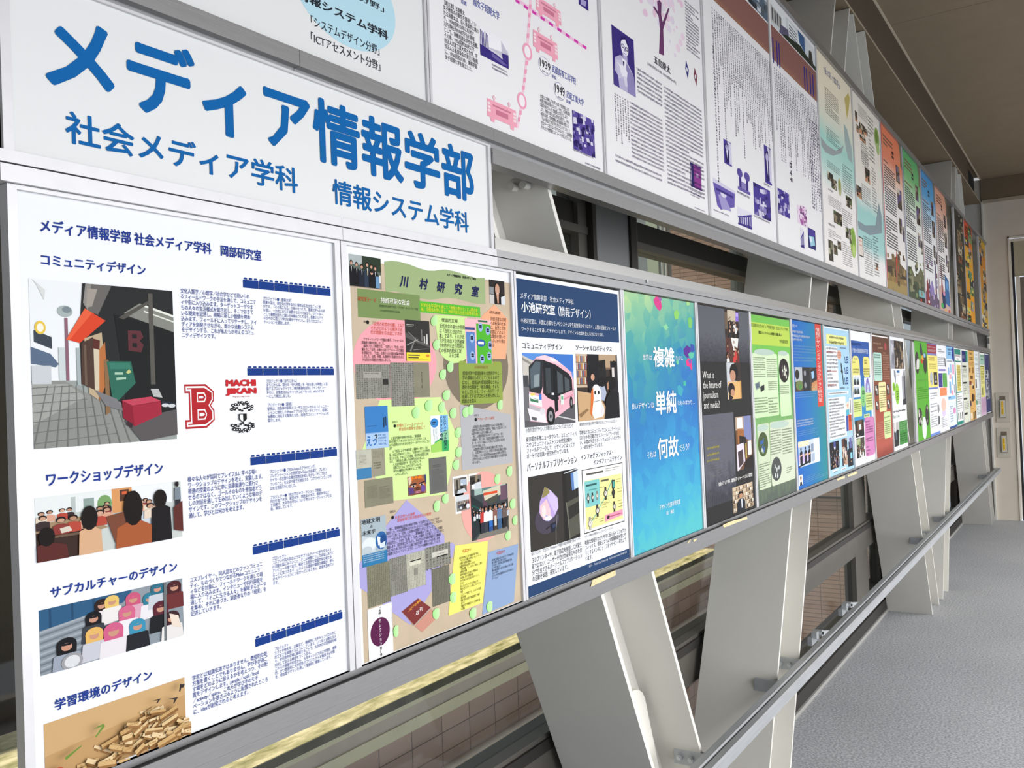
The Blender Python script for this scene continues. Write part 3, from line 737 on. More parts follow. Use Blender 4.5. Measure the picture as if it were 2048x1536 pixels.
def bricks(p, tl, bl, r):
    a, b_, d, e = RECT([tl, bl, r]); m = MB(); n = 6; y = -LAY*6; mt = ink('#123a86')
    for i in range(n):
        x0 = a+(b_-a)*i/n; x1 = a+(b_-a)*(i+1)/n-(0.0009 if i < n-1 else 0)
        m.face([(x0, y, d), (x1, y, d), (x1, y, e), (x0, y, e)], mt)
        for j in range(3):
            w = (x1-x0)/3; q0 = x0+w*j+w*.16; q1 = q0+w*.66; h = (e-d)*.27
            m.face([(q0, y, e+h*.18), (q1, y, e+h*.18), (q1, y, e+h*.8), (q1-w*.14, y, e+h*1.1), (q0+w*.14, y, e+h*1.1), (q0, y, e+h*.8)], mt)
    m.build('brick_bar', p.root)
for q in ((A2(1420, 348), A2(1422, 395), A2(1933, 420)), (A2(1446, 868), A2(1447, 910), A2(1953, 890)), (A2(1464, 1390), A2(1466, 1436), A2(1971, 1365)), (A3(1478, 392), A3(1480, 438), A3(1986, 300)), (A3(1492, 932), A3(1493, 978), A3(2002, 790))):
    bricks(p, *q)
# varsity letter B
def letter_b(s_, o):
    O = [(0+o, 0+o), (.72-o*.6, 0+o), (1-o, .17+o*.3), (1-o, .38-o*.4), (.88-o, .49), (1-o, .60+o*.4), (1-o, .83-o*.3), (.72-o*.6, 1-o), (0+o, 1-o), (0+o, .80+o), (.14+o, .80+o), (.14+o, .20-o), (0+o, .20-o)]
    return (s_, O)
def hole(s_, v0, v1, o):
    return (s_, [(.46-o, v0-o), (.62+o, v0-o), (.68+o, v0+.05), (.68+o, v1-.05), (.62+o, v1+o), (.46-o, v1+o)])
red, wh = '#b3242b', '#f3f3f5'
p.pic([A2(1077, 962), A2(1086, 1224), A2(1250, 1000)], [letter_b(red, 0), letter_b(wh, .045), letter_b(red, .085), hole(wh, .24, .36, .05), hole(red, .24, .36, .02), hole(wh, .255, .345, -.02), hole(wh, .62, .76, .05), hole(red, .62, .76, .02), hole(wh, .635, .745, -.02)], name='letter_emblem')
p.text('MACHI', [A2(1318, 955), A2(1496, 955), A2(1330, 934), A2(1330, 975)], '#c8272d', 0.075, name='emblem_lettering')
p.text('JIKAN', [A2(1318, 1010), A2(1500, 1010), A2(1330, 984), A2(1330, 1030)], '#c8272d', 0.075, name='emblem_lettering')
p.rows([A2(1362, 1031), A2(1362, 1040), A2(1460, 1033)], 1, '#c8272d', .9, 0, 3)
it = []
for sy in (-1, 1):
    for i in range(13):
        t_ = math.radians(18+i*12); rr = .40+.06*math.sin(i*2.1)
        u, v = .5+rr*1.12*math.cos(t_), .5+sy*(.16+rr*.72*math.sin(t_))
        it.append(('#161616', ELL(u, v, .075, .05, 8))); it.append((wh, ELL(u+.01, v, .03, .018, 6)))
    for i in range(7):
        u = .2+.1*i; it.append(('#161616', ELL(u, .5+sy*(.24+.05*math.sin(i*1.7)), .055, .035, 7)))
it += [('#161616', [(.34, .40), (.66, .40), (.66, .58), (.5, .68), (.34, .58)]), (wh, [(.37, .42), (.5, .42), (.5, .655), (.37, .57)])]
p.pic([A2(1342, 1062), A2(1346, 1250), A2(1482, 1075)], it, name='round_emblem')
# street photo with an open shop front
rnd = random.Random(4)
it = [('#9aa09c', box01(0, 0, 1, 1)), ('#eef1f2', box01(0, 0, .42, .60)), ('#8e8f8a', [(0, .60), (.2, .60), (.62, .82), (.7, 1), (0, 1)]), ('#a2a39d', [(0, .62), (.22, .62), (.34, .70), (.0, .86)])]
for i in range(9):
    v = .64+.042*i*(1+.05*i); it.append(('#6d6f6b', [(0, v), (.25+.05*i, v-.01-.004*i), (.25+.05*i, v-.006-.004*i), (0, v+.005)]))
for i in range(10):
    u = .02+.065*i; it.append(('#747672', [(u*.7+.08, .63), (u*.7+.085, .63), (u*1.1-.02, 1), (u*1.1-.03, 1)]))
it += [('#d9dcda', [(.05, .04), (.02, .0), (.1, .06), (.09, .12)]), ('#5c6e86', [(0, .40), (.12, .44), (.17, .50), (.15, .52), (0, .50)]), ('#c9cdd0', box01(.0, .51, .12, .62)), ('#3d4650', [(.02, .30), (.13, .34), (.13, .41), (.02, .37)]), ('#e9c54b', ELL(.06, .285, .035, .04)), ('#f5f1df', ELL(.06, .285, .022, .025)),
       ('#8d6472', box01(.215, .22, .235, .60)), ('#a9b3b2', ELL(.22, .18, .05, .035)), ('#7e8a90', ELL(.23, .17, .03, .02)), ('#cdd6d6', box01(.17, .40, .21, .60)), ('#a9b4b4', box01(.285, .40, .31, .63)),
       ('#2a2b2b', [(.34, .0), (1, .0), (1, .86), (.62, .80), (.58, .74), (.31, .62), (.31, .30)]), ('#8f8b86', [(.36, 0), (.5, 0), (.46, .12), (.37, .17), (.34, .12)]), ('#6b6864', [(.40, 0), (.54, 0), (.44, .19), (.37, .17)]), ('#a29a90', [(.37, .03), (.44, .03), (.40, .14), (.36, .15)]),
       ('#d9472a', [(.35, .155), (.49, .225), (.31, .37), (.22, .35)]), ('#e8623f', [(.35, .155), (.40, .18), (.24, .355), (.22, .35)]), ('#bfa98a', [(.34, .34), (.46, .30), (.48, .63), (.42, .72), (.36, .68)]), ('#b9713f', [(.43, .42), (.48, .36), (.49, .60), (.43, .73)]), ('#d3c6ad', [(.40, .40), (.44, .39), (.43, .66), (.40, .66)]), ('#4f3a33', [(.32, .37), (.40, .33), (.40, .66), (.31, .62)]), ('#6d5a4b', box01(.335, .38, .35, .63)), ('#5e2f2a', [(.40, .34), (.445, .35), (.44, .41), (.395, .40)]),
       ('#1d1f1f', [(.55, .18), (1, .27), (1, .84), (.62, .75)]), ('#86877f', [(.62, .17), (.74, .10), (1, .18), (1, .28), (.66, .19)]), ('#e9ece0', [(.77, .12), (.79, .11), (1, .165), (1, .18)]), ('#e1e4d6', [(.77, .145), (1, .205), (1, .215), (.77, .155)]), ('#55524c', [(.58, .20), (.84, .06), (.84, .08), (.62, .21)]), ('#5b5852', box01(.805, .03, .84, .63)),
       ('#5f3137', [(.645, .28), (.74, .28), (.76, .32), (.73, .345), (.76, .37), (.74, .42), (.645, .41)]), ('#201f20', [(.675, .305), (.71, .305), (.71, .33), (.675, .33)]), ('#201f20', [(.675, .36), (.71, .36), (.71, .39), (.675, .385)]),
       ('#8a6a4a', [(.47, .47), (.50, .47), (.50, .80), (.47, .82)]), ('#2f6a58', [(.485, .48), (.66, .48), (.69, .62), (.56, .73), (.52, .73)]), ('#3b7d69', [(.50, .49), (.65, .49), (.66, .53), (.51, .53)]), ('#a9c9b0', [(.54, .55), (.60, .55), (.60, .565), (.54, .565)]), ('#a9c9b0', [(.55, .585), (.62, .58), (.62, .595), (.55, .60)]), ('#c7c884', [(.62, .55), (.645, .53), (.66, .55), (.635, .56)]),
       ('#7c7b7d', [(.40, .66), (.55, .72), (.60, .80), (.47, .76)]), ('#5a5657', [(.6, .86), (1, .80), (1, .97), (.72, 1)]), ('#8d1f33', [(.585, .73), (.80, .71), (.875, .74), (.88, .83), (.67, .90), (.59, .84)]), ('#a32a3e', [(.66, .77), (.875, .745), (.88, .83), (.67, .90)]), ('#c1445a', [(.585, .73), (.80, .71), (.875, .74), (.66, .765)]), ('#3b2b30', [(.62, .86), (.66, .885), (.65, .91), (.61, .885)]), ('#b9bab8', [(.80, .66), (.86, .66), (.89, .72), (.82, .71)]), ('#2a3340', [(.88, .74), (.99, .76), (.99, .79), (.88, .77)]), ('#d4d6d8', ELL(.91, .77, .03, .012)), ('#cfd2d4', ELL(.96, .775, .03, .012))]
p.pic([A2(165, 343), A2(197, 1342), A2(1004, 392)], it, name='street_photograph')
# workshop photo
it = [('#c9cfcb', box01(0, 0, 1, 1)), ('#e6eae8', box01(0, 0, .5, .3)), ('#b9c2bf', box01(.22, .05, .25, .35)), ('#8fa39a', box01(.30, .1, .37, .34)), ('#7aa266', ELL(.44, .22, .05, .14)), ('#d99a62', box01(.49, 0, .63, .4)), ('#57392c', box01(.545, .03, .61, .22)), ('#d5643f', box01(.56, .06, .595, .11)), ('#eceff2', box01(.63, 0, .93, .35)), ('#cdd5dc', box01(.67, .3, .85, .75)), ('#a5896a', [(0, .42), (.3, .38), (.46, .62), (0, .8)]), ('#3c2a24', [(0, .55), (.3, .58), (.36, 1), (0, 1)])]
it += people(11, 20, .22, .38, .055, hair=('#1a1211', '#2a1a17'), cloth=('#b54a3a', '#d8a488', '#e3d2bd', '#3a2c2e', '#8d3a35'))
it += [('#6d5645', box01(.05, .62, .3, .66)), ('#d8cdbd', [(.14, .52), (.2, .5), (.22, .58), (.15, .6)]), ('#7a4733', [(.44, .44), (.56, .4), (.6, .8), (.5, .9)])]
for (u, v, w, h_, cl, ar) in ((.06, .62, .05, .15, '#5b2a26', .12), (.33, .42, .055, .2, '#d7ac86', .075), (.63, .36, .07, .3, '#a85a34', .13), (.83, .26, .05, .16, '#1a1719', .075)):
    it += [(cl, [(u-ar, 1), (u-ar*.9, v+h_*1.0), (u-ar*.3, v+h_*.75), (u+ar*.4, v+h_*.75), (u+ar, v+h_*1.1), (u+ar*1.1, 1)]), ('#1b1312', ELL(u, v, w, h_, 14)), ('#1b1312', box01(u-w*.8, v, u+w*.8, v+h_*.75))]
it += [('#7c8790', [(.945, .1), (.985, .1), (.99, .32), (.94, .32)]), ('#20191a', ELL(.962, .04, .014, .05)), ('#2d2a30', box01(.945, .32, .985, .55)), ('#5f2d28', [(.93, .45), (1, .35), (1, .9), (.93, .85)])]
p.pic([A3(201, 108), A3(213, 485), A3(1056, 30)], it, name='workshop_photograph')
# group photo of dressed-up visitors on stadium steps
it = [('#8d979f', box01(0, 0, 1, 1)), ('#2f5b80', [(0, .0), (.62, 0), (.55, .18), (0, .32)]), ('#24496a', box01(.06, 0, .075, .3)), ('#24496a', box01(.2, 0, .215, .26)), ('#24496a', box01(.34, 0, .355, .22))]
for i in range(12): it.append(('#727c85' if i % 2 else '#a3abb2', [(0, .33+.055*i), (.45, .2+.055*i), (.45, .225+.055*i), (0, .36+.055*i)]))
fig = [(.40, .12, .05, '#2b1d1b', '#e9dfe0'), (.47, .10, .05, '#e3c06a', '#e8e4e0'), (.62, .14, .055, '#c9587a', '#d8a7b8'), (.74, .20, .05, '#2d7f95', '#e6e3e6'), (.80, .06, .05, '#2b6c83', '#c6ccd4'), (.93, .10, .055, '#4a2026', '#6d3030'), (.34, .30, .055, '#15161a', '#3b3f46'), (.57, .34, .06, '#d2668a', '#e9e6ea'), (.82, .40, .06, '#5a2330', '#1c1d22'), (.16, .62, .065, '#17181b', '#9aa3b0'), (.34, .56, .06, '#e2b566', '#c6c7cf'), (.47, .58, .07, '#cf5f86', '#e6dfe3'), (.64, .60, .06, '#3c8fb0', '#23242b'), (.90, .62, .06, '#3a1f26', '#e3dfdc')]
for u, v, s_, h_, c_ in fig:
    it += [(c_, [(u-s_*1.5, v+s_*7), (u-s_*1.3, v+s_*2.4), (u-.3*s_, v+s_*1.6), (u+.3*s_, v+s_*1.6), (u+s_*1.3, v+s_*2.4), (u+s_*1.5, v+s_*7)]), (h_, ELL(u, v, s_, s_*1.7, 14)), (h_, [(u-s_, v), (u+s_, v), (u+s_*.95, v+s_*2.2), (u-s_*.95, v+s_*2.2)]), ('#c9947c', ELL(u, v+s_*.55, s_*.55, s_*.95, 12)), (h_, [(u-s_*.6, v-s_*.3), (u+s_*.6, v-s_*.3), (u+s_*.35, v+s_*.25), (u-s_*.4, v+s_*.2)])]
it += [('#6f7477', [(.845, 0), (.865, 0), (.855, 1), (.835, 1)]), ('#9d9ea2', ELL(.19, .9, .07, .13)), ('#d9dbdd', ELL(.19, .9, .05, .095)), ('#e8d8c8', [(.88, .55), (.95, .62), (.97, .85), (.9, .78)])]
p.pic([A3(225, 765), A3(239, 1147), A3(1069, 700)], it, name='group_photograph')
# toy brick pile photo
it = [('#c19a68', box01(0, 0, 1, 1)), ('#cda876', [(0, 0), (1, 0), (1, .3), (0, .5)])]
rnd = random.Random(9)
for i in range(95):
    u = min(.98, max(.15, rnd.gauss(.66, .22))); v = rnd.uniform(.28, 1.0); hgt = .30+abs(u-.68)*1.0
    if v < hgt: v = hgt+rnd.random()*(1-hgt)
    a = rnd.uniform(-.6, .6); L, W = rnd.uniform(.05, .15), rnd.uniform(.025, .05); ca, sa = math.cos(a), math.sin(a)
    b4 = [(u+ca*x-sa*y*.6, v+(sa*x*1.6+ca*y)*1.5) for x, y in ((-L/2, -W/2), (L/2, -W/2), (L/2, W/2), (-L/2, W/2))]
    it.append((rnd.choice(('#8a6238', '#9a7144')), [(x+.006, y+.045) for x, y in b4])); it.append((rnd.choice(('#dfc08d', '#e8cda0', '#d2ae78', '#c9a36c')), b4))
    if rnd.random() < .4:
        for j in range(4): it.append(('#b8905c', ELL(b4[0][0]+(b4[1][0]-b4[0][0])*(.2+.2*j), (b4[0][1]+b4[2][1])/2, .007, .014, 6)))
it += [('#3b332f', [(.92, .04), (.96, .07), (.945, .12), (.93, .11), (.92, .17), (.91, .16)]), ('#6d8f3c', [(.28, .28), (.35, .25), (.36, .30), (.30, .42), (.29, .41), (.34, .29)]), ('#6d8f3c', [(.09, .56), (.2, .46), (.2, .48), (.1, .6)]), ('#b8402f', ELL(.05, .72, .03, .05)), ('#c19a68', ELL(.055, .72, .02, .035)), ('#3b332f', [(.7, .16), (.77, .17), (.74, .23), (.73, .22), (.745, .185)]), ('#3b332f', [(.82, .22), (.90, .25), (.87, .33), (.86, .33), (.87, .27)])]
p.pic([A3(250, 1432), A3(1086, 1488), A3(250, 1432), A3(1086, 1488)] if False else [A3(250, 1300), A3(1083, 1300), A3(250, 1432), A3(1086, 1488)], it, name='toy_brick_photograph')
# ================================================================== lab panel 2: collage on beige paper
G1 = crop(680, 480, 5.486); G2 = crop(840, 520, 5.752); G3 = crop(690, 740, 5.752); G4 = crop(850, 740, 5.752); G5 = crop(700, 1000, 6.045); G6 = crop(860, 1000, 6.045)
p = Poster('collage_poster', 'framed beige collage poster with green title ribbon and leaf shapes', (1.0985, 1.6060), PAPER, 'poster', zr=(-0.4480, 0.2655))
p.frame(1.0860, 1.6070, -0.4485, 0.2685, (0.0135, 0.002, 0.005, 0.0), -0.0055)
BEI = ramp_mat('beige_craft_paper_print', [(0.35, '#b9a489'), (0.65, '#cab79d')], detail=0.9, dscale=9)
BEI2 = mat('beige_paper_print', '#c4b196', 0.45, 0, 0.3, k=PRINT, noise=0.07, nscale=14)
p.rect('paper_ground', BEI2, [G1(124, 470), FULL(1040, 1196), G1(445, 262), G5(150, 2000)] if False else [FULL(700.5, 580), FULL(1041, 1150), FULL(761, 527), G6(640, 1400)], 1)
LAV, PINK, LIME = '#aaa4d6', '#f2a6ae', '#d3ef9c'
p.ell('pink_disc', PINK, [FULL(705, 710), FULL(872, 700), FULL(775, 636), FULL(780, 810)], 2)
p.ell('brown_disc', '#7f7363', [G2(263, 1100), G2(1010, 1100), G2(640, 700), G4(640, 455)], 2)
p.poly('lime_panel', LIME, [G3(400, 345), G3(1090, 312), G4(180, 312), G4(388, 810), G3(1150, 1430), G3(552, 1503), G3(170, 1000)], 3)
p.poly('title_ribbon', '#9fb27f', [G1(484, 238), G1(560, 228), G1(660, 240), G1(760, 268), G1(860, 308), G1(960, 336), G1(1040, 338), G2(190, 118), G2(290, 110), G2(400, 130), G2(540, 175), G2(640, 205), G2(744, 205), G2(752, 505), G2(650, 505), G2(540, 478), G2(420, 445), G2(300, 432), G2(200, 448), G2(100, 455), G2(0, 440), G1(800, 615), G1(700, 585), G1(600, 562), G1(500, 570)], 3)
p.rect('theme_block', '#7b9258', [G1(186, 530), G1(198, 845), G1(876, 700)], 3)
p.rect('theme_strip', '#5bbb35', [G1(870, 668), G1(874, 792), G2(690, 560)], 4)
for ch_, pts in (('川', (655, 395, 745, 525)), ('村', (868, 420, 962, 550)), ('研', (1058, 462, 1150, 580))):
    p.text(ch_, [G1(pts[0], pts[1]), G1(pts[2], pts[3]), G1(pts[0]+40, pts[1]), G1(pts[0]+50, pts[3]-4)], '#1c2152', 0.035, 0.25, name='title')
for ch_, pts in (('究', (395, 268, 485, 400)), ('室', (590, 300, 675, 425))):
    p.text(ch_, [G2(pts[0], pts[1]), G2(pts[2], pts[3]), G2(pts[0]+40, pts[1]), G2(pts[0]+50, pts[3])], '#1c2152', 0.035, 0.25, name='title')
p.text('メディア情報学部　社会メディア学科', [G2(305, 170), G2(642, 215), G2(320, 156), G2(320, 187)], '#1c1c1c', 0.03)
p.text('研究室テーマ', [G1(193, 645), G1(392, 655), G1(200, 618), G1(200, 668)], '#c7452e', 0.012, 0.2)
p.text('持続可能な社会', [G1(442, 660), G1(762, 690), G1(460, 630), G1(460, 692)], '#f4f2ea', 0.012, 0.15)
p.text('環境科学技術と社会・アクターネットワーク論', [G1(428, 720), G1(852, 760), G1(440, 708), G1(440, 738)], '#4f6039', 0.006)
p.text('STS(科学技術社会論)', [G1(442, 775), G1(655, 785), G1(450, 762), G1(450, 790)], '#4f6039', 0.006)
p.text('科学社会学研究を通して「物質の豊かさ」と人間の幸\n福」の関係を問い直し、持続可能な社会の実現を目指す', [G1(880, 690), G1(884, 778), G2(682, 590)], '#e8ec3a', 0.008)
def booklet(tl, bl, r, c, k=6, n=0, vert=True, tone='#5e5b50'):
    p.rect('clipping', c, [tl, bl, r], k)
    if n: p.rows([tl, bl, r], n, tone, 0.6, 0.1, n+int(tl[0]), k+1, vert, name='clipping_text')
NEWS = mat('newspaper_clipping_print', '#86857a', 0.5, 0, 0.3, k=PRINT, noise=0.10, nscale=60)
NEWS2 = mat('yellowed_clipping_print', '#7e7b62', 0.5, 0, 0.3, k=PRINT, noise=0.08, nscale=30)
NEWS3 = mat('pale_clipping_print', '#b9b8a6', 0.5, 0, 0.3, k=PRINT, noise=0.08, nscale=50)
# people photos
def group_shot(seed):
    it = [('#5f6b62', box01(0, 0, 1, 1)), ('#aeb6b5', box01(0, 0, .4, .3)), ('#2c3a2a', box01(.4, 0, 1, .45)), ('#8a7f70', box01(0, .8, 1, 1))]
    for i, u in enumerate((.06, .22, .38, .55, .68, .8)):
        v = .25+.04*(i % 3)
        it += [(('#17171b', '#15151a', '#1f2430', '#2f3c4e', '#191920', '#16161b')[i], [(u-.1, .98), (u-.09, v+.2), (u-.03, v+.12), (u+.03, v+.12), (u+.09, v+.2), (u+.1, .98)]), ('#1a1310', ELL(u, v, .045, .075, 10)), ('#cfa088', ELL(u, v+.03, .034, .055, 10)), ('#dfe0e0', [(u-.012, v+.13), (u+.012, v+.13), (u, v+.3)])]
    it += [('#17171b', [(.6, .98), (.58, .6), (.66, .52), (.78, .55), (.8, .98)]), ('#d2a08a', ELL(.68, .5, .04, .07)), ('#1a1310', ELL(.68, .46, .045, .05)), ('#6f95b8', box01(.8, .6, .93, .97)), ('#e6e2da', box01(.92, .55, .97, .8)), ('#d8c9a0', box01(.54, .4, .565, .6))]
    return it
p.pic([G1(94, 150), G1(106, 505), G1(445, 270)], group_shot(1), 6)
p.pic([G2(790, 222), G2(808, 500), G2(968, 300)], [('#2b2623', box01(0, 0, 1, 1)), ('#8d8f90', box01(0, .3, .3, .6)), ('#c9c6c1', box01(0, .62, .35, 1)), ('#1a1413', ELL(.52, .45, .24, .38, 18)), ('#1a1413', box01(.3, .4, .74, 1)), ('#c99a80', ELL(.52, .40, .145, .26, 16)), ('#f1e9e4', [(.46, .52), (.58, .52), (.52, .57)]), ('#c99a80', [(.45, .62), (.6, .62), (.58, .95), (.5, .98)]), ('#d8dde0', [(.72, .7), (1, .6), (1, 1), (.75, 1)]), ('#1a1413', [(.3, .55), (.42, .5), (.46, .98), (.3, 1)]), ('#1a1413', [(.62, .5), (.74, .55), (.74, 1), (.6, .98)])], 6, 'portrait_photograph')
# study 1
p.rows([G1(258, 885), G1(262, 912), G1(282, 890)], 1, '#222222', .9, 0, 5)
p.ell('bullet', '#161616', [G1(285, 903), G1(315, 905), G1(300, 882), G1(300, 924)], 12)
p.text('「自然と社会の分離」とは？\nそれがどのような機序で近\n代の問題を引き起こすのか', [G1(332, 892), G1(350, 1036), G1(694, 920)], '#d2573f', 0.0, 0.12)
p.text('　アクターネットワーク理論の旗手、ラトゥールの\n理論書を翻訳出版しました。\n　翻訳に付した解題では、「自然」と「社会」の分\n離を主に「自然」の側から捉えたラトゥールの議論\nを発展させ、「社会」の側からの分離の議論を展開\nしました。自然、市場、人間理性を普遍的なものと\nする見方の問題点を検討しました。', [G1(232, 1068), G1(240, 1330), G1(690, 1085)], '#2a2426', 0.008)
p.pic([G1(708, 872), G1(722, 1328), G1(976, 890)], [('#33322f', box01(0, 0, 1, 1)), ('#565450', [(0, .3), (.5, .5), (1, .62), (1, .66), (.5, .56), (0, .42)]), ('#8c8b84', [(.1, .28), (.5, .5), (.95, .58), (.95, .585), (.48, .515), (.1, .30)]), ('#7b7a74', [(.15, .75), (.4, .42), (.43, .42), (.2, .78)]), ('#a09f98', [(.05, .60), (.5, .46), (.52, .475), (.06, .62)]), ('#89887f', [(.3, .72), (.95, .68), (.95, .685), (.3, .735)]), ('#f0df3e', box01(.02, .79, 1, 1)), ('#5b5130', box01(.08, .84, .55, .87)), ('#5b5130', box01(.08, .90, .5, .93)), ('#e08a3c', ELL(.88, .86, .08, .035)), ('#b9a93a', box01(.08, .955, .9, .965)), ('#d5d3cc', box01(.84, .33, .9, .58)), ('#d5d3cc', box01(.74, .38, .79, .55)), ('#a8a69f', box01(.65, .22, .67, .5)), ('#cfcdc6', box01(.05, .11, .35, .125)), ('#9a9892', box01(.05, .15, .28, .158))], 6, 'book_cover')
booklet(G1(165, 1362), G3(133, 333), G1(545, 1362), NEWS, 6, 15)
p.rect('clipping_title', '#a5a398', [G3(205, 20), G3(205, 95), G3(415, 20)], 8)
p.rows([G3(225, 33), G3(225, 48), G3(392, 38)], 1, '#2b2a28', .9, 0, 3, 9)
p.rect('clipping_picture', '#2f2e2c', [G3(430, 105), G3(432, 170), G3(494, 108)], 9)
booklet(G1(548, 1345), G3(541, 422), G3(785, 60), NEWS, 7, 10)
p.rect('clipping', NEWS2, [G1(790, 1345), G3(785, 315), G1(972, 1340)], 6)
p.rows([G3(868, 20), G3(872, 215), G3(884, 20)], 1, '#3d3a2e', .8, 0, 3, 8, True)
# stance panel
p.poly('stance_panel', '#cdeb97', [G2(160, 628), G2(540, 655), G2(535, 1130), G2(470, 1178), G2(380, 1188), G2(300, 1150), G2(240, 1090), G2(215, 1000)], 4)
p.text('理論的立場', [G2(245, 690), G2(428, 700), G2(260, 668), G2(262, 714)], '#3d3a33', 0.0, 0.15)
p.text('近代社会の最大の特徴\nは「自然と社会の分\n離」であり、それが近\n代が生み出す自然破壊\n社会的不公正の問題な\nどの根本的原因と捉\n　　　　える立場', [G2(208, 730), G2(228, 1120), G2(500, 770)], '#43403a', 0.0, 0.12)
p.pic([G2(510, 668), G2(530, 1188), G2(812, 700)], [('#f0bcc4', box01(0, 0, 1, 1)), ('#5b82bf', box01(.03, .30, .36, 1)), ('#51b52e', box01(.42, .10, .98, 1)), ('#2e5ea8', ELL(.58, .535, .17, .085, 20)), ('#e8eef5', box01(.47, .505, .69, .565))] + [(c_, ELL(u, v, .085, .10, 16)) for u, v in ((.24, .44), (.24, .83), (.58, .18), (.86, .25), (.93, .58), (.88, .83), (.6, .90)) for c_ in ('#9db8de',)] + [('#1b2236', box01(u-.05, v-.05+d_, u+.05, v-.015+d_)) for u, v in ((.24, .44), (.24, .83), (.58, .18), (.86, .25), (.93, .58), (.88, .83), (.6, .90)) for d_ in (0, .045)] + [('#2f6f4a', box01(.5, .02, .85, .06)), ('#3c4a86', box01(.0, .2, .36, .25))], 6, 'diagram')
p.poly('issue_arrow', '#f6ae86', [G2(700, 655), G2(855, 512), G2(1012, 690), G2(985, 1138), G2(812, 1138)], 5)
p.text('研究課題', [G2(795, 600), G2(920, 620), G2(805, 583), G2(805, 618)], '#5a3f33', 0.0, 0.15)
p.text('持続可能な文明\nへの転換のため\nに、自然と社会\nの間にどのよう\nな関係を築いた\nらよいかを検討\nする', [G2(797, 650), G2(815, 1000), G2(975, 670)], '#5a3f33', 0.0, 0.12)
p.rect('study_panel', '#91a54a', [G2(440, 1160), G4(405, 400), G2(935, 1175)], 5, 0.08)
p.text('具体的研究', [G2(622, 1225), G2(782, 1235), G2(640, 1212), G2(640, 1252)], '#9a7a3c', 0.0, 0.15)
p.text('環境科学や環境技術を自然科学や工\n学の領域のものとしてとらえるので\nはなく、環境法や環境政策などの人\n間社会の制度と「相互構成」するも\nのとしてとらえ、フィールドワーク\nを通してそのプロセスを明らかにし、\n問題点を探る', [G4(418, 12), G4(432, 385), G4(850, 30)], '#2c3114', 0.0, 0.10)
# study 2
p.pic([G3(222, 422), G3(245, 915), G3(486, 430)], [('#3a7ec0', box01(0, 0, 1, 1)), ('#a9c6e6', box01(0, .62, 1, 1)), ('#7fa9d8', box01(0, .62, 1, .64)), ('#1f2a44', box01(.78, .28, .82, .52)), ('#1f2a44', box01(.88, .26, .92, .48)), ('#1f2a44', box01(.83, .27, .85, .5)), ('#17406f', box01(.08, .46, .5, .47))], 6, 'book_cover')
p.text('えっ', [G3(246, 820), G3(362, 820), G3(255, 762), G3(258, 878)], '#2f6fb4', 0.03, k=9)
p.text('？', [G3(336, 775), G3(372, 775), G3(340, 742), G3(342, 812)], '#151515', 0.03, k=9)
p.rows([G3(378, 738), G3(385, 875), G3(466, 738)], 4, '#4f86c4', .7, .2, 6, 9)
p.text('研究２', [G3(540, 603), G3(600, 600), G3(545, 588), G3(545, 614)], '#2c3a20', 0.006)
p.ell('bullet', '#161616', [G3(556, 645), G3(582, 645), G3(568, 626), G3(568, 663)], 12)
p.text('市場のフィールドワーク\n　参加型の開発を目指して', [G3(588, 620), G3(590, 706), G3(920, 604)], '#d2653f', 0.0, 0.12)
p.text('　１. 経済学者や実務家が参加し、環境配慮\n型の市場づくりをどのように行っているのか、どの\nような道具を作り出すのかをフィールドワークをしてい\nます\n　　2.「市民による“市場改革”」運動の一環として出\n版。50以上のNGOとともに、「お金を使うときが世界を\n変えるとき」であることを提唱。経済学の前提とは異\nなり、「責任ある消費」の必要性を訴えました。\n　　3. 自由市場を動かす「見えざる手」が、\n　　実際にはどのように作られているかを、\n　　WTOの機構などを分析することで明\n　　　らかにしました。', [G3(500, 772), G3(510, 1228), G3(972, 745)], '#26301c', 0.008)
p.pic([G3(976, 528), G3(994, 952), G3(1180, 530)], [('#f1f5f6', box01(0, 0, 1, 1)), ('#7fb7e0', [(.55, 0), (1, 0), (1, .6), (.5, .45)]), ('#3fae62', [(.2, .72), (1, .5), (1, 1), (.1, 1)]), ('#9fd25f', [(0, .8), (.6, .66), (.6, 1), (0, 1)]), ('#8cc6a0', [(.6, .5), (1, .4), (1, .7), (.6, .7)]), ('#3a86c8', ELL(.22, .2, .22, .13, 20)), ('#14324e', box01(.08, .17, .3, .2)), ('#14324e', box01(.08, .22, .24, .245))], 6, 'book_cover')
p.text('サ\nス\nテ\nィ\nナ\nブ\nル\n経\n済\nの', [G3(1128, 700), G3(1168, 700), G3(1140, 530), G3(1145, 915)], '#16314a', 0.02, k=9)
p.text('ビ\nジ\nョ\nン\nと\n戦\n略', [G3(1088, 700), G3(1122, 700), G3(1098, 535), G3(1100, 812)], '#16314a', 0.02, k=9)
p.rows([G3(1000, 670), G3(1006, 820), G3(1066, 665)], 5, '#6a7b86', .5, .3, 4, 9, True)
p.rect('clipping', NEWS3, [G3(122, 925), G3(135, 1262), G3(298, 905)], 6); p.rect('clipping', '#3f7fae', [G3(130, 1140), G3(135, 1265), G3(300, 1130)], 7)
p.rows([G3(150, 985), G3(152, 1100), G3(240, 975)], 7, '#7d7b6c', .4, .3, 4, 7)
p.rect('clipping', '#97937f', [G3(298, 910), G3(304, 1232), G3(452, 895)], 6); p.rows([G3(310, 935), G3(312, 1010), G3(430, 925)], 6, '#77745f', .5, .2, 4, 7, True); p.rows([G3(325, 1065), G3(330, 1150), G3(410, 1055)], 3, '#3d3a2c', .6, .2, 4, 7)
p.rect('clipping', NEWS2, [G3(218, 1275), G5(180, 98), G3(545, 1230)], 6)
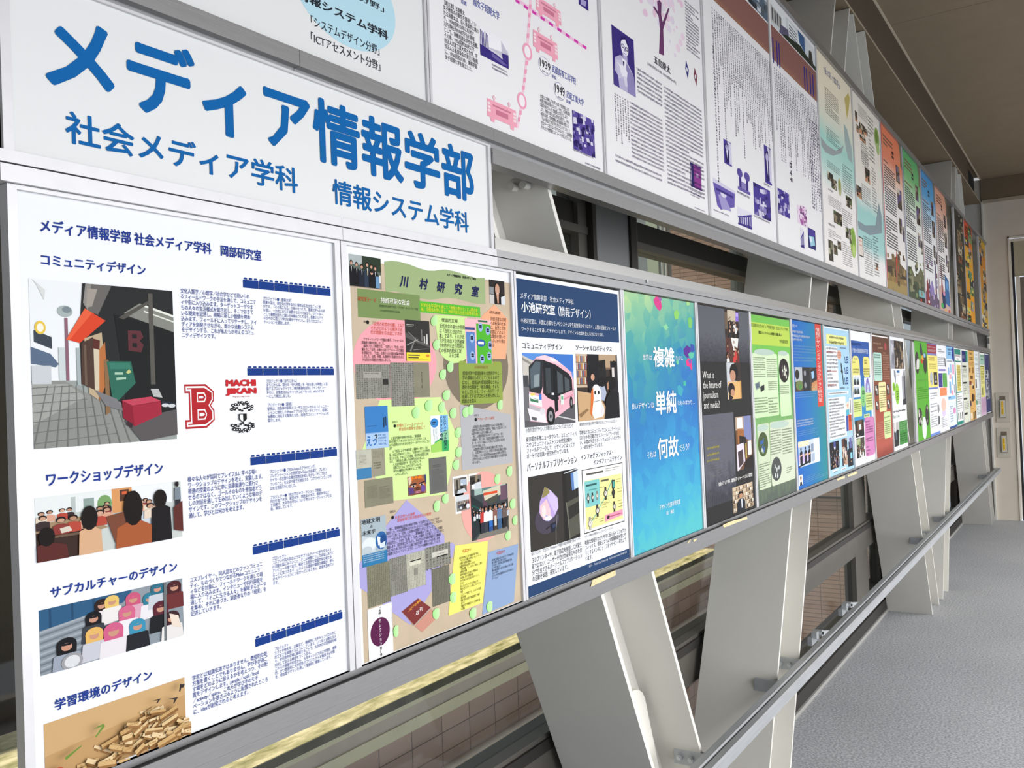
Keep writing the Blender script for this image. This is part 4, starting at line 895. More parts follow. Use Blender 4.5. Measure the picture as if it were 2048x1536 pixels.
p.rows([G3(245, 1345), G3(250, 1490), G3(365, 1330)], 10, '#6a6853', .4, .1, 7, 7); p.rows([G3(390, 1345), G3(395, 1490), G3(510, 1330)], 10, '#6a6853', .4, .1, 8, 7)
# face collage book cover
p.pic([G3(715, 1232), G3(725, 1452), G3(928, 1210)], [('#8c6a4c', box01(0, 0, 1, 1)), ('#b0623a', ELL(.52, .62, .46, .6, 20)), ('#7a4a34', ELL(.52, .75, .40, .45, 20)), ('#a05a35', ELL(.52, .40, .36, .26, 18)), ('#2a1d2a', [(.1, .42), (.42, .36), (.5, .44), (.14, .48)]), ('#2a1d2a', [(.58, .42), (.9, .32), (.94, .4), (.6, .47)]), ('#e0d2c6', ELL(.3, .53, .12, .05)), ('#e0d2c6', ELL(.74, .50, .12, .05)), ('#1a1414', ELL(.3, .53, .05, .05)), ('#1a1414', ELL(.74, .50, .05, .05)), ('#5b3f7a', [(.02, .55), (.3, .62), (.34, .9), (.05, .95)]), ('#6a4f92', ELL(.82, .72, .13, .2)), ('#5d3020', ELL(.53, .68, .12, .1)), ('#c07a8a', ELL(.53, .86, .18, .06)), ('#2a1414', box01(.36, .85, .7, .87)), ('#d9c6a8', [(.02, .05), (.18, 0), (.2, .3), (.05, .5)]), ('#3a4a6a', [(.9, 0), (1, 0), (1, .5), (.95, .5)])], 6, 'book_cover')
p.text('JUNK', [G3(752, 1250), G3(888, 1235), G3(765, 1228), G3(768, 1272)], '#f08018', 0.06, k=11)
p.rect('clipping', '#6b6a68', [G3(960, 1020), G3(978, 1432), G3(1160, 1000)], 6); p.rows([G3(1005, 1095), G3(1005, 1130), G3(1100, 1090)], 2, '#2f2e2e', .5, .2, 5, 7); p.rows([G3(990, 1150), G3(995, 1400), G3(1130, 1120)], 16, '#58575a', .4, .2, 6, 7)
# study 3
p.poly('study_panel', '#b3b3b6', [G4(398, 400), G4(985, 508), G4(1008, 1066), G4(426, 1158)], 4)
p.text('研究３', [G4(563, 523), G4(612, 523), G4(568, 510), G4(568, 536)], '#3a3a3c', 0.006)
p.ell('bullet', '#161616', [G4(568, 570), G4(592, 570), G4(580, 550), G4(580, 590)], 12)
p.text('アフォーダンス研究', [G4(597, 565), G4(795, 552), G4(600, 548), G4(602, 584)], '#d2653f', 0.0, 0.15)
p.text('　人間知性を個人内の最重要のとみなす従来の物心二\n元論的考え方を近代に特徴的な「物語」と位置づけ、主に\n元論的な新たな見方を構築します。\n　特に、人間知性論であるギブソンのアフォーダン\nス理論や、同じく非二元論的な議論を展開するアク\nターネットワーク論などがどのように思想的に結び付\nくのかを考察します。\n　人間知性を環境と人間の相互構成と見なす立場\nと、人間文明はモノと人、自然と社会の相互構成と見な\nす立場は、ともに非近代的(non-modern)な新たな視点で、\n近代が生み出したさまざまな矛盾を解決する可能性を秘\nめています。', [G4(528, 640), G4(542, 1085), G4(935, 600)], '#3a3a3e', 0.005)
# photos by the pink disc
p.ell('pink_disc', '#f1a79d', [G6(378, 160), G4(915, 1280), G4(735, 1155), G6(660, 503)], 3)
def white_pic(tl, bl, r, it, k=6):
    a, b_, d, e = RECT([tl, bl, r]); 
    MB().face([(a-.004, -LAY*(k-1), d-.004), (b_+.004, -LAY*(k-1), d-.004), (b_+.004, -LAY*(k-1), e+.004), (a-.004, -LAY*(k-1), e+.004)], ink('#efeeec')).build('photo_border', p.root)
    p.pic([tl, bl, r], it, k)
white_pic(G4(328, 1252), G4(338, 1432), G4(472, 1232), [('#5a5650', box01(0, 0, 1, 1)), ('#8c8578', box01(0, 0, .45, .7)), ('#aebccb', box01(.5, .12, .95, .5)), ('#d7dce0', box01(.55, .35, .7, .52)), ('#2a2725', box01(.2, .1, .3, .8)), ('#c8cdd2', [(.3, .78), (.8, .7), (1, 1), (.2, 1)]), ('#23201f', ELL(.6, .62, .1, .12))])
white_pic(G4(510, 1220), G4(520, 1385), G4(640, 1202), [('#6a665f', box01(0, 0, 1, 1)), ('#34302c', box01(0, .1, .45, .6)), ('#8d7f66', box01(.5, 0, .7, .45)), ('#cdd3d8', [(.35, .6), (.95, .5), (1, 1), (.3, 1)]), ('#1d1a19', ELL(.3, .5, .12, .16)), ('#e4e6e8', [(.15, .65), (.4, .6), (.45, .9), (.15, .95)]), ('#1d1a19', ELL(.75, .42, .11, .13)), ('#d8dade', [(.62, .52), (.9, .52), (.9, .7), (.62, .7)])])
white_pic(G4(358, 1452), G6(322, 145), G6(475, 120), [('#8f8c86', box01(0, 0, 1, 1)), ('#cfd3d6', box01(0, 0, 1, .35)), ('#4b4038', [(.2, .6), (.7, .5), (1, .9), (.2, .95)]), ('#20406f', box01(.9, .5, 1, .9))] + people(21, 8, .35, .5, .07) + [('#c9cfd4', ELL(.3, .8, .1, .1)), ('#dfe2e6', ELL(.85, .75, .14, .16))])
it = [('#3d4547', box01(0, 0, 1, 1)), ('#9fb8ad', box01(.1, 0, .95, .12)), ('#5e7f7a', box01(.3, 0, .55, .09)), ('#5b3f4f', box01(.32, .12, .42, .5)), ('#6a5060', box01(.78, .02, .97, .32)), ('#cfc9b0', [(.32, .06), (.8, .0), (.8, .2), (.36, .26)]), ('#4a4a40', [(.36, .26), (.74, .17), (.68, .3), (.5, .34)]), ('#273033', [(0, .1), (.3, .3), (.3, .8), (0, 1)]), ('#1f4f4a', [(.02, .28), (.3, .42), (.3, .45), (.02, .32)]), ('#2a3436', [(.86, .4), (1, .3), (1, .75), (.9, .8)]), ('#7a766d', [(.2, .9), (.9, .8), (1, 1), (.1, 1)])]
it += people(31, 22, .36, .52, .035, cloth=('#e8e8e6', '#d9dbe0', '#dfe3ea', '#2b2b30', '#b7c3d4'))
it += [x for u, c1, c2 in ((.27, '#c23a34', '#2b2f38'), (.36, '#e9e9ea', '#3a3c44'), (.48, '#e6ebe6', '#2d4f8a'), (.6, '#8a5a50', '#4a4038'), (.72, '#5e7c9e', '#3b5f86'), (.86, '#6a5a54', '#2a2829')) for x in ((c2, [(u-.055, .9), (u-.055, .62), (u+.055, .62), (u+.05, .88)]), (c1, [(u-.07, .68), (u-.06, .5), (u, .46), (u+.06, .5), (u+.07, .68)]), ('#1a1513', ELL(u, .41, .035, .045)), ('#a87a62', ELL(u, .43, .026, .035)))] + [('#2d6fc0', box01(.43, .68, .52, .8)), ('#d9d2c4', box01(.57, .6, .63, .8))]
p.pic([G4(518, 1385), G6(505, 500), G6(948, 380)] if False else [G4(518, 1385), G6(505, 500), G4(945, 1380)], it, 7, 'group_photograph')
p.rect('sign_plate_print', '#d8502a', [G4(668, 1415), G4(668, 1445), G4(826, 1390)], 13)
# study 4 and the purple shape
p.poly('purple_panel', LAV, [G5(680, 0), G5(900, 190), G5(1140, 430), G5(1140, 560), G6(268, 515), G6(300, 545), G6(270, 690), G5(985, 900), G5(985, 1100), G5(725, 1510), G5(515, 1360), G5(205, 1120), G5(122, 1065), G5(112, 770), G5(430, 320)], 3)
p.text('研究４', [G5(480, 145), G5(545, 138), G5(488, 128), G5(490, 162)], '#2c2c30', 0.006)
p.ell('bullet', '#161616', [G5(497, 212), G5(527, 208), G5(512, 190), G5(512, 232)], 12)
p.text('未来文明への道標\n　環境破壊と経済格差是正の構想', [G5(537, 195), G5(545, 275), G5(978, 145)], '#d9604a', 0.0, 0.15)
p.text('　一般に、環境破壊は自然の価値が市場に十分反映されていないことが\n原因だとか、十分な環境教育がされないからだとか議論されます。すなわち、\nそれは「人間」と「自然」との関係の問題だと捉えられています。\n　ここではそれが不十分であること、環境破壊は「人間」と「人間」の関係\nが原因で生じ、それが「人間」と「自然」の関係に影を落としているためだと\n議論します。自由貿易と言いながら、実は不公正な価格が蔓延する機構が\n存在するために南から北へと大量に物資が流れ、南の人々の生活と自然\nが破壊されていくということです。ここではその機構を分析しています。', [G5(430, 345), G5(437, 682), G5(1125, 205)], '#232336', 0.006)
p.pic([G5(127, 240), G5(148, 820), G5(428, 190)], [('#a8b6bd', box01(0, 0, 1, 1)), ('#c5cfd4', [(0, .35), (.6, .45), (.5, .8), (0, .75)]), ('#dfe5e8', ELL(.3, .55, .28, .14)), ('#bcc7cc', ELL(.2, .66, .2, .08)), ('#2d62a0', ELL(.78, .52, .24, .19, 20)), ('#e8eef2', [(.62, .42), (.9, .5), (.8, .62), (.65, .62)]), ('#1d4a86', ELL(.86, .52, .13, .12)), ('#d6e0e8', [(.7, .6), (.95, .55), (.9, .68), (.72, .68)]), ('#2e78a8', box01(0, .745, 1, 1))], 6, 'book_cover')
p.text('地球文明', [G5(133, 275), G5(358, 240), G5(145, 242), G5(148, 305)], '#1f2124', 0.02, k=9)
p.text('の', [G5(240, 330), G5(268, 330), G5(245, 305), G5(247, 340)], '#1f2124', 0.02, k=9)
p.text('未来学', [G5(145, 410), G5(302, 365), G5(152, 378), G5(155, 435)], '#1f2124', 0.02, k=9)
p.rows([G5(155, 655), G5(158, 780), G5(405, 610)], 5, '#cfe0ea', .55, .3, 5, 9)
booklet(G5(198, 805), G5(215, 1312), G5(470, 730), NEWS2, 6, 12)
booklet(G5(470, 715), G5(490, 1170), G5(675, 660), NEWS, 7, 9)
booklet(G5(675, 660), G5(692, 1090), G5(900, 600), NEWS3, 7, 12, True, '#83826f')
p.rect('clipping_title', '#d3d1be', [G5(715, 735), G5(720, 800), G5(855, 690)], 9); p.rect('clipping_rule', '#222222', [G5(722, 738), G5(722, 752), G5(852, 712)], 10)
p.rect('clipping_picture', '#8a897d', [G5(765, 830), G5(768, 910), G5(815, 820)], 9)
booklet(G5(900, 585), G5(915, 850), G5(1205, 520), NEWS, 6, 8)
p.rect('clipping_title', '#c9c7ba', [G5(985, 640), G5(990, 700), G5(1180, 610)], 8); p.rect('clipping_rule', '#222222', [G5(1045, 682), G5(1045, 695), G5(1172, 650)], 9); p.rows([G5(1045, 650), G5(1045, 668), G5(1150, 625)], 1, '#333333', .8, 0, 3, 9)
booklet(G5(980, 840), G5(995, 1295), G5(1195, 780), mat('grey_brown_clipping_print', '#6f6c5c', 0.5, 0, 0.3, k=PRINT, noise=0.08, nscale=40), 6, 11)
# white strip with the dark oval
p.rect('white_strip', '#f1f1f0', [G5(205, 1330), FULL(738, 1322), G5(500, 1240)], 6)
cO = crop(560, 1200, 6.4)
p.ell('dark_oval', '#5a1d48', [cO(1153, 440), cO(1402, 380), cO(1300, 213), cO(1260, 596)], 8)
p.text('セ\nレ\nク\nシ\nョ\nン', [cO(1262, 400), cO(1294, 400), cO(1270, 240), cO(1278, 585)], '#f1e9ee', 0.01, k=10)
p.text('「\n言\n語\n」', [cO(1255, 150), cO(1288, 150), cO(1262, 92), cO(1264, 216)], '#2a2a2a', 0.02, k=10)
p.text('第\n3\n巻', [cO(1275, 650), cO(1303, 650), cO(1280, 596), cO(1283, 722)], '#2a2a2a', 0.02, k=10)
p.rows([cO(1405, 50), cO(1408, 280), cO(1416, 45)], 1, '#77777a', .6, 0, 5, 10, True)
# tilted dark red booklet
p.poly('booklet_edge', '#b9a49c', [G5(625, 1360), G5(630, 1348), G5(978, 1300), G5(978, 1318), G5(770, 1520), G5(762, 1520)], 6)
p.poly('booklet', '#7d3533', [G5(622, 1350), G5(818, 1188), G5(972, 1298), G5(770, 1512)], 7)
for i, ch_ in enumerate('フェアな貿易'):
    x, y = 700+i*25, 1348-i*23
    p.text(ch_, [G5(x, y-14), G5(x+26, y-14), G5(x+4, y-32), G5(x+4, y+4)], '#e8a23c', 0.02, 0.3, k=9)
for i, ch_ in enumerate('近刊'):
    x, y = 790+i*44, 1380-i*42
    p.text(ch_, [G5(x, y-15), G5(x+42, y-15), G5(x+4, y-38), G5(x+4, y+10)], '#f0e6e2', 0.015, 0.2, k=9)
p.poly('booklet_shadow_print', '#c98f7c', [G5(780, 1525), G5(978, 1320), G5(1070, 1400), G5(870, 1600)], 2)
# yellow and blue sheets
p.poly('yellow_sheet', '#f3ee74', [G6(300, 553), G6(697, 495), G6(635, 1240), G6(218, 1402)], 5)
p.text('卒論2011', [G6(385, 620), G6(490, 600), G6(392, 598), G6(394, 645)], '#d2653f', 0.0, 0.2)
p.text('地方自治体のごみの減量の取り組み\n「サバヒル産業の効率化」ネットワーク\nの普及 環境負荷軽減」\n書籍実費化は必要だったのか\n「社会問題」としてのネット依存」に関す\nる教育的考察\n次世代環境の行方 省エネ照明LED\nの普及における問題分析\nなぜ日本には幼小校が広がっていっ\nたのか\n住みよいまちづくりに必要なもの\n電気も生活デザイン市民についてゆく\n考察\nエコカーが普及することによるCO2削\n減の効果\n家庭で知る自宅の環境配慮と今後の\nあり方\n首都近代で移動化するゴム問題を巡\nる議論', [G6(348, 690), G6(365, 1338), G6(622, 640)], '#2b2b18', 0.006)
p.poly('blue_sheet', '#8fa6c9', [G6(705, 630), G6(1065, 530), G6(1012, 1230), G6(628, 1390)], 4)
p.text('卒論2012', [G6(800, 645), G6(902, 625), G6(806, 622), G6(808, 665)], '#c9564a', 0.0, 0.2)
p.text('東日本大震災におけるメディアのSNSの役\n割 言葉はいかに変えたのか\nエネルギーの変化と未来 外壁面を見る\nどう付き合ふか\n東日本大震災における公助はいかに行動\nのふへきか\nビジハウの生活雑貨を引き出すためのコ\nケーション', [G6(742, 715), G6(752, 965), G6(1005, 650)], '#20263a', 0.006)
# leaf shapes
LEAF = ramp_mat('leaf_green_print', [(0.0, '#9fdc86'), (1.0, '#c9efb4')], axis='X', detail=0.0)
def leaf(cx, cy, w, h_, g, n=12):
    P = []
    for i in range(n+1):
        t_ = math.pi*i/n; P.append((cx-w*math.cos(t_), cy+h_*.15+h_*.85*math.sin(t_)))
    P += [(cx+w, cy-h_*.7), (cx+w*.9, cy-h_), (cx-w*.2, cy-h_*.95), (cx-w, cy-h_*.3)]
    p.poly('leaf_shape', LEAF, [g(x, y) for x, y in P], 14)
for g, L in ((G2, ((155, 700, 36, 60), (182, 975, 38, 62), (340, 1230, 37, 62), (255, 1318, 37, 60))), (G3, ((1158, 290, 42, 60), (808, 490, 42, 65), (955, 410, 42, 65), (1105, 430, 36, 60))), (G4, ((460, 485, 36, 62), (518, 460, 34, 60), (856, 402, 30, 58), (316, 495, 38, 62), (372, 720, 34, 60), (378, 945, 36, 60), (350, 1092, 36, 62), (965, 1165, 32, 60), (825, 1255, 33, 58), (228, 1480, 38, 55))), (G5, ((1040, 75, 38, 68),)), (G6, ((992, 45, 33, 62), (1020, 245, 30, 58), (935, 430, 33, 58), (260, 955, 40, 68), (272, 1175, 38, 68), (712, 1288, 36, 66), (512, 1370, 40, 68), (65, 1375, 40, 68))), (cO, ((1475, 400, 32, 78),))):
    for (x, y, w, h_) in L: leaf(x, y, w, h_, g)
divider(1.6085, 1.6260, LOWZ, 'aluminium divider right of the beige collage poster')
# ================================================================== poster 3: white poster with the pink bus
D1 = crop(1000, 500, 6.4); D2 = crop(1000, 500, 3.4133); D3 = crop(1000, 850, 3.4133); D4 = crop(1000, 1000, 6.4)
NV = '#27436b'; BK = '#26282c'
p = Poster('bus_poster', 'white poster with navy header and a pink bus photo', (1.6270, 2.1370), PAPER)
p.rect('header_block', NV, [D1(190, 355), D1(222, 1106), D1(1500, 548)], 2)
p.rect('footer_block', NV, [D4(360, 1110), D4(367, 1255), D4(1655, 700)], 2)
W_ = '#f0f3f7'
p.text('メディア情報学部　社会メディア学科', [D1(257, 560), D1(936, 650), D1(425, 563), D1(425, 640)], W_, 0.004)
p.text('小池研究室', [D1(268, 740), D1(700, 770), D1(450, 675), D1(450, 812)], W_, 0.022, name='heading')
p.text('（情報デザイン）', [D1(742, 790), D1(1155, 820), D1(770, 720), D1(770, 850)], W_, 0.010, name='heading')
p.text('小池研究室は、人間に必要なモノやシステムを生産技術からではなく、人間の活動をフィールド', [D1(262, 900), D1(1478, 990), D1(300, 872), D1(300, 938)], W_, 0.002)
p.text('ワークすることを通してデザインします。デザインは社会を変える力になります。', [D1(273, 1010), D1(1322, 1075), D1(300, 983), D1(300, 1038)], W_, 0.002)
p.text('コミュニティデザイン', [D1(285, 1230), D1(795, 1250), D1(620, 1192), D1(620, 1278)], BK, 0.006, name='heading')
p.text('ソーシャルロボティクス', [D1(968, 1250), D1(1428, 1270), D1(1000, 1215), D1(1000, 1288)], BK, 0.006, name='heading')
p.text('パーソナルファブリケーション', [D3(183, 285), D3(525, 250), D3(200, 258), D3(200, 317)], BK, 0.006, name='heading')
p.text('インフォグラフィックス・', [D3(552, 215), D3(770, 190), D3(560, 200), D3(560, 240)], BK, 0.006, name='heading')
p.text('インタフェースデザイン', [D3(637, 250), D3(830, 220), D3(645, 235), D3(645, 272)], BK, 0.006, name='heading')
p.text('小池研究室がデザインした多摩市のコミュニティバスのラッピング', [D2(174, 1228), D2(500, 1205), D2(180, 1213), D2(180, 1248)], BK, 0.0)
p.text('東京都市大学付属小学校で活動するコミュニケーションロボット', [D2(541, 1190), D2(797, 1165), D2(545, 1180), D2(545, 1204)], BK, 0.0)
p.text('東京都の多摩ニュータウンで、コミュニティバ\nスやコミュニティレストランの住民活動を\nフィールドワークして、デザインによってサ\nポートする実践・研究を行っています。', [D2(176, 1276), D2(184, 1428), D2(521, 1245)], BK, 0.004)
p.text('学校などのコミュニティでコミュニケーション\nロボットを活動させてフィールドワークを行\nい、人間の生活サポートするロボットのデザイ\nン・研究を行っています。', [D2(541, 1232), D2(548, 1365), D2(822, 1205)], BK, 0.004)
p.text('3Dプリンターで出力してArduinoで内部のLEDを制御できるライト', [D4(398, 690), D4(1026, 500), D4(405, 668), D4(405, 716)], BK, 0.0)
p.text('３Ｄプリンターや、電子部品を使用して大量生\n産ではない、ユーザーが自分が必要なものを自\n分で生産できるパーソナルファブリケーション\nの活動を実践・研究しています。', [D4(402, 742), D4(412, 1052), D4(1042, 565)], BK, 0.004)
p.text('ブランド時計の歴史のインフォグラフィックス', [D4(1080, 470), D4(1440, 360), D4(1085, 455), D4(1085, 488)], BK, 0.0)
p.text('複雑な情報をわかりやすく伝えるインフォグラ\nフィックス。情報システムや情報機器を使いや\nすくするインタフェースをデザイン・研究して\nいます。', [D4(1082, 520), D4(1088, 788), D4(1605, 365)], BK, 0.004)
p.text('2013-　Tokyo City University　Koike Information Design Lab', [D4(1133, 850), D4(1620, 680), D4(1140, 833), D4(1140, 868)], '#dfe6ef', 0.0)
# pink bus
PK = '#efb4c1'
it = [('#5b8fd6', box01(0, 0, 1, 1)), ('#3f77c8', box01(0.4, 0, 1, .25)), ('#c9c4ba', [(0, .03), (.32, .15), (.32, .45), (0, .42)]), ('#8e8a83', [(0, .06), (.25, .17), (.25, .2), (0, .1)]), ('#47474a', [(0, .3), (.1, .3), (.1, .5), (0, .5)]), ('#b9b6b0', [(.95, .36), (1, .34), (1, .5), (.95, .5)]), ('#6f6e70', [(0, .45), (.5, .5), (1, .5), (1, 1), (0, 1)]), ('#5a595c', [(0, .9), (.5, .98), (.9, .72), (1, .7), (1, 1), (0, 1)]), ('#c9c8c8', [(.56, .86), (1, .95), (1, .97), (.55, .875)]),
      (PK, [(.12, .18), (.26, .05), (.42, .02), (.60, .06), (.82, .18), (.95, .26), (.985, .40), (.99, .72), (.60, .90), (.46, .97), (.10, .92), (.08, .80)]), ('#f6cdd6', [(.26, .05), (.42, .02), (.60, .06), (.80, .17), (.60, .13), (.40, .09)]), ('#f0f0f2', [(.50, .06), (.60, .07), (.66, .1), (.56, .1)]),
      ('#2a2d31', [(.11, .18), (.24, .085), (.38, .09), (.36, .45), (.31, .56), (.10, .52)]), ('#55626a', [(.13, .22), (.24, .11), (.33, .12), (.30, .46), (.13, .48)]), ('#8b989c', [(.2, .3), (.3, .28), (.29, .45), (.19, .46)]), ('#1e2023', [(.38, .09), (.62, .15), (.90, .285), (.955, .37), (.96, .55), (.60, .67), (.45, .62), (.36, .55)]), ('#3c4347', [(.42, .2), (.52, .2), (.52, .55), (.42, .56)]), ('#4c5459', [(.65, .24), (.76, .30), (.76, .55), (.65, .56)]), ('#4c5459', [(.80, .32), (.90, .37), (.90, .52), (.80, .54)]), ('#17181a', [(.57, .2), (.63, .2), (.65, .80), (.58, .83)]), ('#e9b0bd', [(.66, .60), (.95, .52), (.97, .70), (.68, .80)]), ('#d78ba0', [(.68, .66), (.96, .58), (.96, .60), (.68, .69)]),
      ('#f3eff0', [(.09, .55), (.32, .60), (.33, .74), (.09, .68)]), ('#e7d25a', box01(.12, .545, .2, .575)), ('#3d7d54', [(.11, .60), (.26, .63), (.26, .68), (.11, .65)]), ('#f6f6f6', [(.12, .605), (.25, .635), (.25, .645), (.12, .615)]), ('#3f78c9', box01(.275, .56, .325, .64)), ('#b8b2b6', [(.08, .69), (.34, .77), (.34, .83), (.09, .77)]), ('#e9e4e6', [(.05, .74), (.38, .83), (.40, .96), (.10, .91)]), ('#d9d6da', ELL(.33, .80, .05, .05)), ('#59595d', [(.12, .86), (.22, .88), (.21, .92), (.12, .9)]),
      ('#161617', ELL(.49, .87, .085, .13, 18)), ('#8f8f92', ELL(.485, .875, .045, .075, 14)), ('#2a2a2c', ELL(.485, .875, .018, .03, 10)), ('#161617', ELL(.92, .70, .035, .09, 14)), ('#8f8f92', ELL(.92, .70, .018, .05, 10)), ('#d9eadf', box01(.70, .58, .76, .72)), ('#6fae86', box01(.71, .6, .75, .65)), ('#e7e6e8', box01(.52, .55, .57, .58))]
p.pic([D2(150, 702), D2(174, 1213), D2(496, 702)], it, name='bus_photograph')
it = [('#3a2f2a', box01(0, 0, 1, 1)), ('#c9b49b', box01(0, 0, .27, .5))]
for r in range(4):
    it.append(('#7d624a', box01(0, .12+.11*r, .27, .135+.11*r)))
    for i in range(9): it.append((('#b8685a', '#d8d3c7', '#6a7b94', '#caa15f', '#8c4a50')[(i*3+r) % 5], box01(.01+.028*i, .03+.11*r, .033+.028*i, .12+.11*r)))
it += [('#b59b7c', box01(.52, .0, .95, .2)), ('#7d624a', box01(.5, .2, .95, .23)), ('#1b1a1d', [(.26, 0), (.5, 0), (.5, .55), (.3, .7), (.22, .4)]), ('#22201f', [(.5, .1), (.68, .08), (.7, .6), (.5, .6)]), ('#262326', [(.8, .1), (.98, .1), (1, .8), (.82, .7)]), ('#d8cfc8', [(.84, .2), (.9, .2), (.9, .35), (.84, .35)]), ('#1a1615', ELL(.36, .27, .05, .05)), ('#c99a80', ELL(.36, .35, .045, .05)), ('#1a1615', ELL(.58, .16, .06, .05)), ('#1a1615', ELL(.9, .14, .05, .05)),
       ('#c9a47a', [(0, .55), (.5, .62), (.75, .95), (.6, 1), (0, 1)]), ('#8f6f4c', [(0, .9), (.2, .82), (.24, .84), (.05, .95)]), ('#1a1615', ELL(.78, .45, .15, .11)), ('#b8876a', [(.7, .45), (.74, .42), (.74, .54), (.7, .55)]), ('#1d1c1f', [(.62, .95), (.66, .7), (.78, .56), (1, .6), (1, 1), (.6, 1)]), ('#aab2c6', [(.5, .5), (.62, .44), (.68, .6), (.62, .72), (.52, .7)]), ('#1a1615', ELL(.58, .42, .1, .08)),
       ('#f2f0ee', ELL(.43, .62, .12, .16, 20)), ('#f2f0ee', [(.33, .68), (.53, .68), (.6, .86), (.56, .96), (.36, .98), (.29, .86)]), ('#d8712e', [(.31, .56), (.36, .5), (.36, .68), (.30, .95), (.27, .9)]), ('#2a2624', ELL(.40, .585, .022, .03)), ('#2a2624', ELL(.485, .585, .022, .03)), ('#8d8a88', [(.36, .72), (.52, .7), (.52, .71), (.36, .735)]), ('#dfdcd9', ELL(.56, .86, .05, .09))]
p.pic([D2(515, 708), D2(541, 1170), D2(797, 712)], it, name='robot_photograph')
it = [('#383530', box01(0, 0, 1, 1)), ('#2b2927', box01(.66, 0, 1, 1)), ('#24221f', [(.66, .0), (.74, 0), (.76, 1), (.68, 1)]), ('#c5d6ee', [(.84, .06), (1, .03), (1, .28), (.86, .31)]), ('#5a7fb8', [(.84, .06), (.9, .05), (.91, .3), (.86, .31)]), ('#d8dde3', [(.7, .035), (1, .0), (1, .012), (.7, .047)]), ('#55544a', [(.72, .46), (1, .41), (1, .94), (.77, .98)]), ('#2e2d29', [(.76, .53), (1, .48), (1, .65), (.78, .71)]), ('#77766a', [(.72, .46), (.735, .457), (.785, .98), (.77, .98)]),
      ('#4a4250', ELL(.33, .62, .24, .2)), ('#b9a2d8', [(.30, .17), (.42, .24), (.55, .36), (.56, .50), (.48, .60), (.36, .655), (.26, .62), (.18, .50), (.20, .36), (.24, .30)]), ('#cdbce6', [(.30, .17), (.42, .24), (.55, .36), (.56, .50), (.49, .58), (.36, .36)]), ('#8d8450', [(.30, .17), (.36, .2), (.4, .26), (.33, .30), (.24, .32)]), ('#e8c3c9', [(.2, .42), (.33, .34), (.40, .50), (.40, .64), (.30, .64), (.2, .54)]), ('#9fb0e6', [(.3, .56), (.42, .6), (.38, .65), (.30, .64)]), ('#fbf6fb', ELL(.35, .61, .07, .03)), ('#f0ddd8', ELL(.27, .50, .04, .08)),
      ('#1f2230', [(.38, .70), (.5, .68), (.52, .80), (.40, .82)]), ('#34405f', [(.42, .72), (.48, .71), (.49, .75), (.43, .76)]), ('#7d7a76', [(.52, .60), (.53, .6), (.50, .8), (.49, 1), (.48, 1), (.485, .8)]), ('#1c1b1a', [(.30, .74), (.38, .72), (.38, .73), (.3, .76)])]
p.pic([D3(190, 357), D3(211, 870), D3(529, 295)], it, name='lamp_photograph')
it = [('#26282c', box01(0, 0, 1, 1)), ('#f3f2ea', box01(.012, .012, .988, .985)), ('#eee79a', box01(.05, .18, .96, .94)), ('#7fc4c2', box01(.05, .19, .40, .60)), ('#f09ab2', [(.5, .80), (.96, .78), (.96, .88), (.5, .91)]), ('#2b5b5a', box01(.08, .245, .33, .275)), ('#4f8f8c', box01(.14, .33, .33, .345)), ('#55534a', box01(.1, .07, .5, .10)), ('#8a887f', box01(.56, .05, .92, .06)), ('#8a887f', box01(.56, .085, .8, .095)), ('#5c5b49', box01(.43, .22, .63, .25))]
def watch(u, v, r, c1='#3a3733', c2='#dedad0'): return [(c1, box01(u-r*.45, v-r*2.2, u+r*.45, v+r*2.2)), (c1, ELL(u, v, r, r*1.15, 14)), (c2, ELL(u, v, r*.72, r*.85, 12)), ('#2c2a28', [(u-.004, v-r*.55), (u+.004, v-r*.55), (u+.004, v), (u-.004, v)])]
for a, b_ in (((.53, .50), (.32, .68)), ((.53, .48), (.72, .24)), ((.53, .5), (.78, .5)), ((.53, .5), (.74, .70)), ((.32, .7), (.1, .9))): it.append(('#5fb3a4', [a, (a[0]+.014, a[1]+.008), (b_[0]+.014, b_[1]+.008), b_]))
it += watch(.12, .46, .035) + watch(.22, .46, .033) + watch(.33, .45, .033, '#8a887d') + watch(.535, .45, .048) + watch(.73, .47, .042, '#22201f', '#3f3d3c') + watch(.74, .70, .04) + watch(.32, .69, .045) + watch(.14, .86, .048, '#b9b7b0') + [('#2a3b3a', box01(.70, .26, .77, .40)), ('#4fa39b', box01(.712, .28, .758, .385)), ('#b35a78', box01(.56, .835, .92, .85)), ('#2a2a2a', box01(.55, .82, .6, .87))]
for i in range(16):
    u, v = ((.42, .62), (.44, .66), (.82, .30), (.84, .42), (.84, .47), (.84, .62), (.84, .67), (.35, .83), (.37, .87), (.1, .78), (.4, .33), (.43, .58), (.82, .26), (.2, .80), (.84, .72), (.5, .6))[i]
    it.append(('#9a9463', box01(u, v, u+.11, v+.008)))
p.pic([D3(557, 308), D3(578, 745), D3(834, 250)], it, name='infographic')
divider(2.1390, 2.1580, LOWZ, 'aluminium divider between the bus poster and the blue watercolour poster')

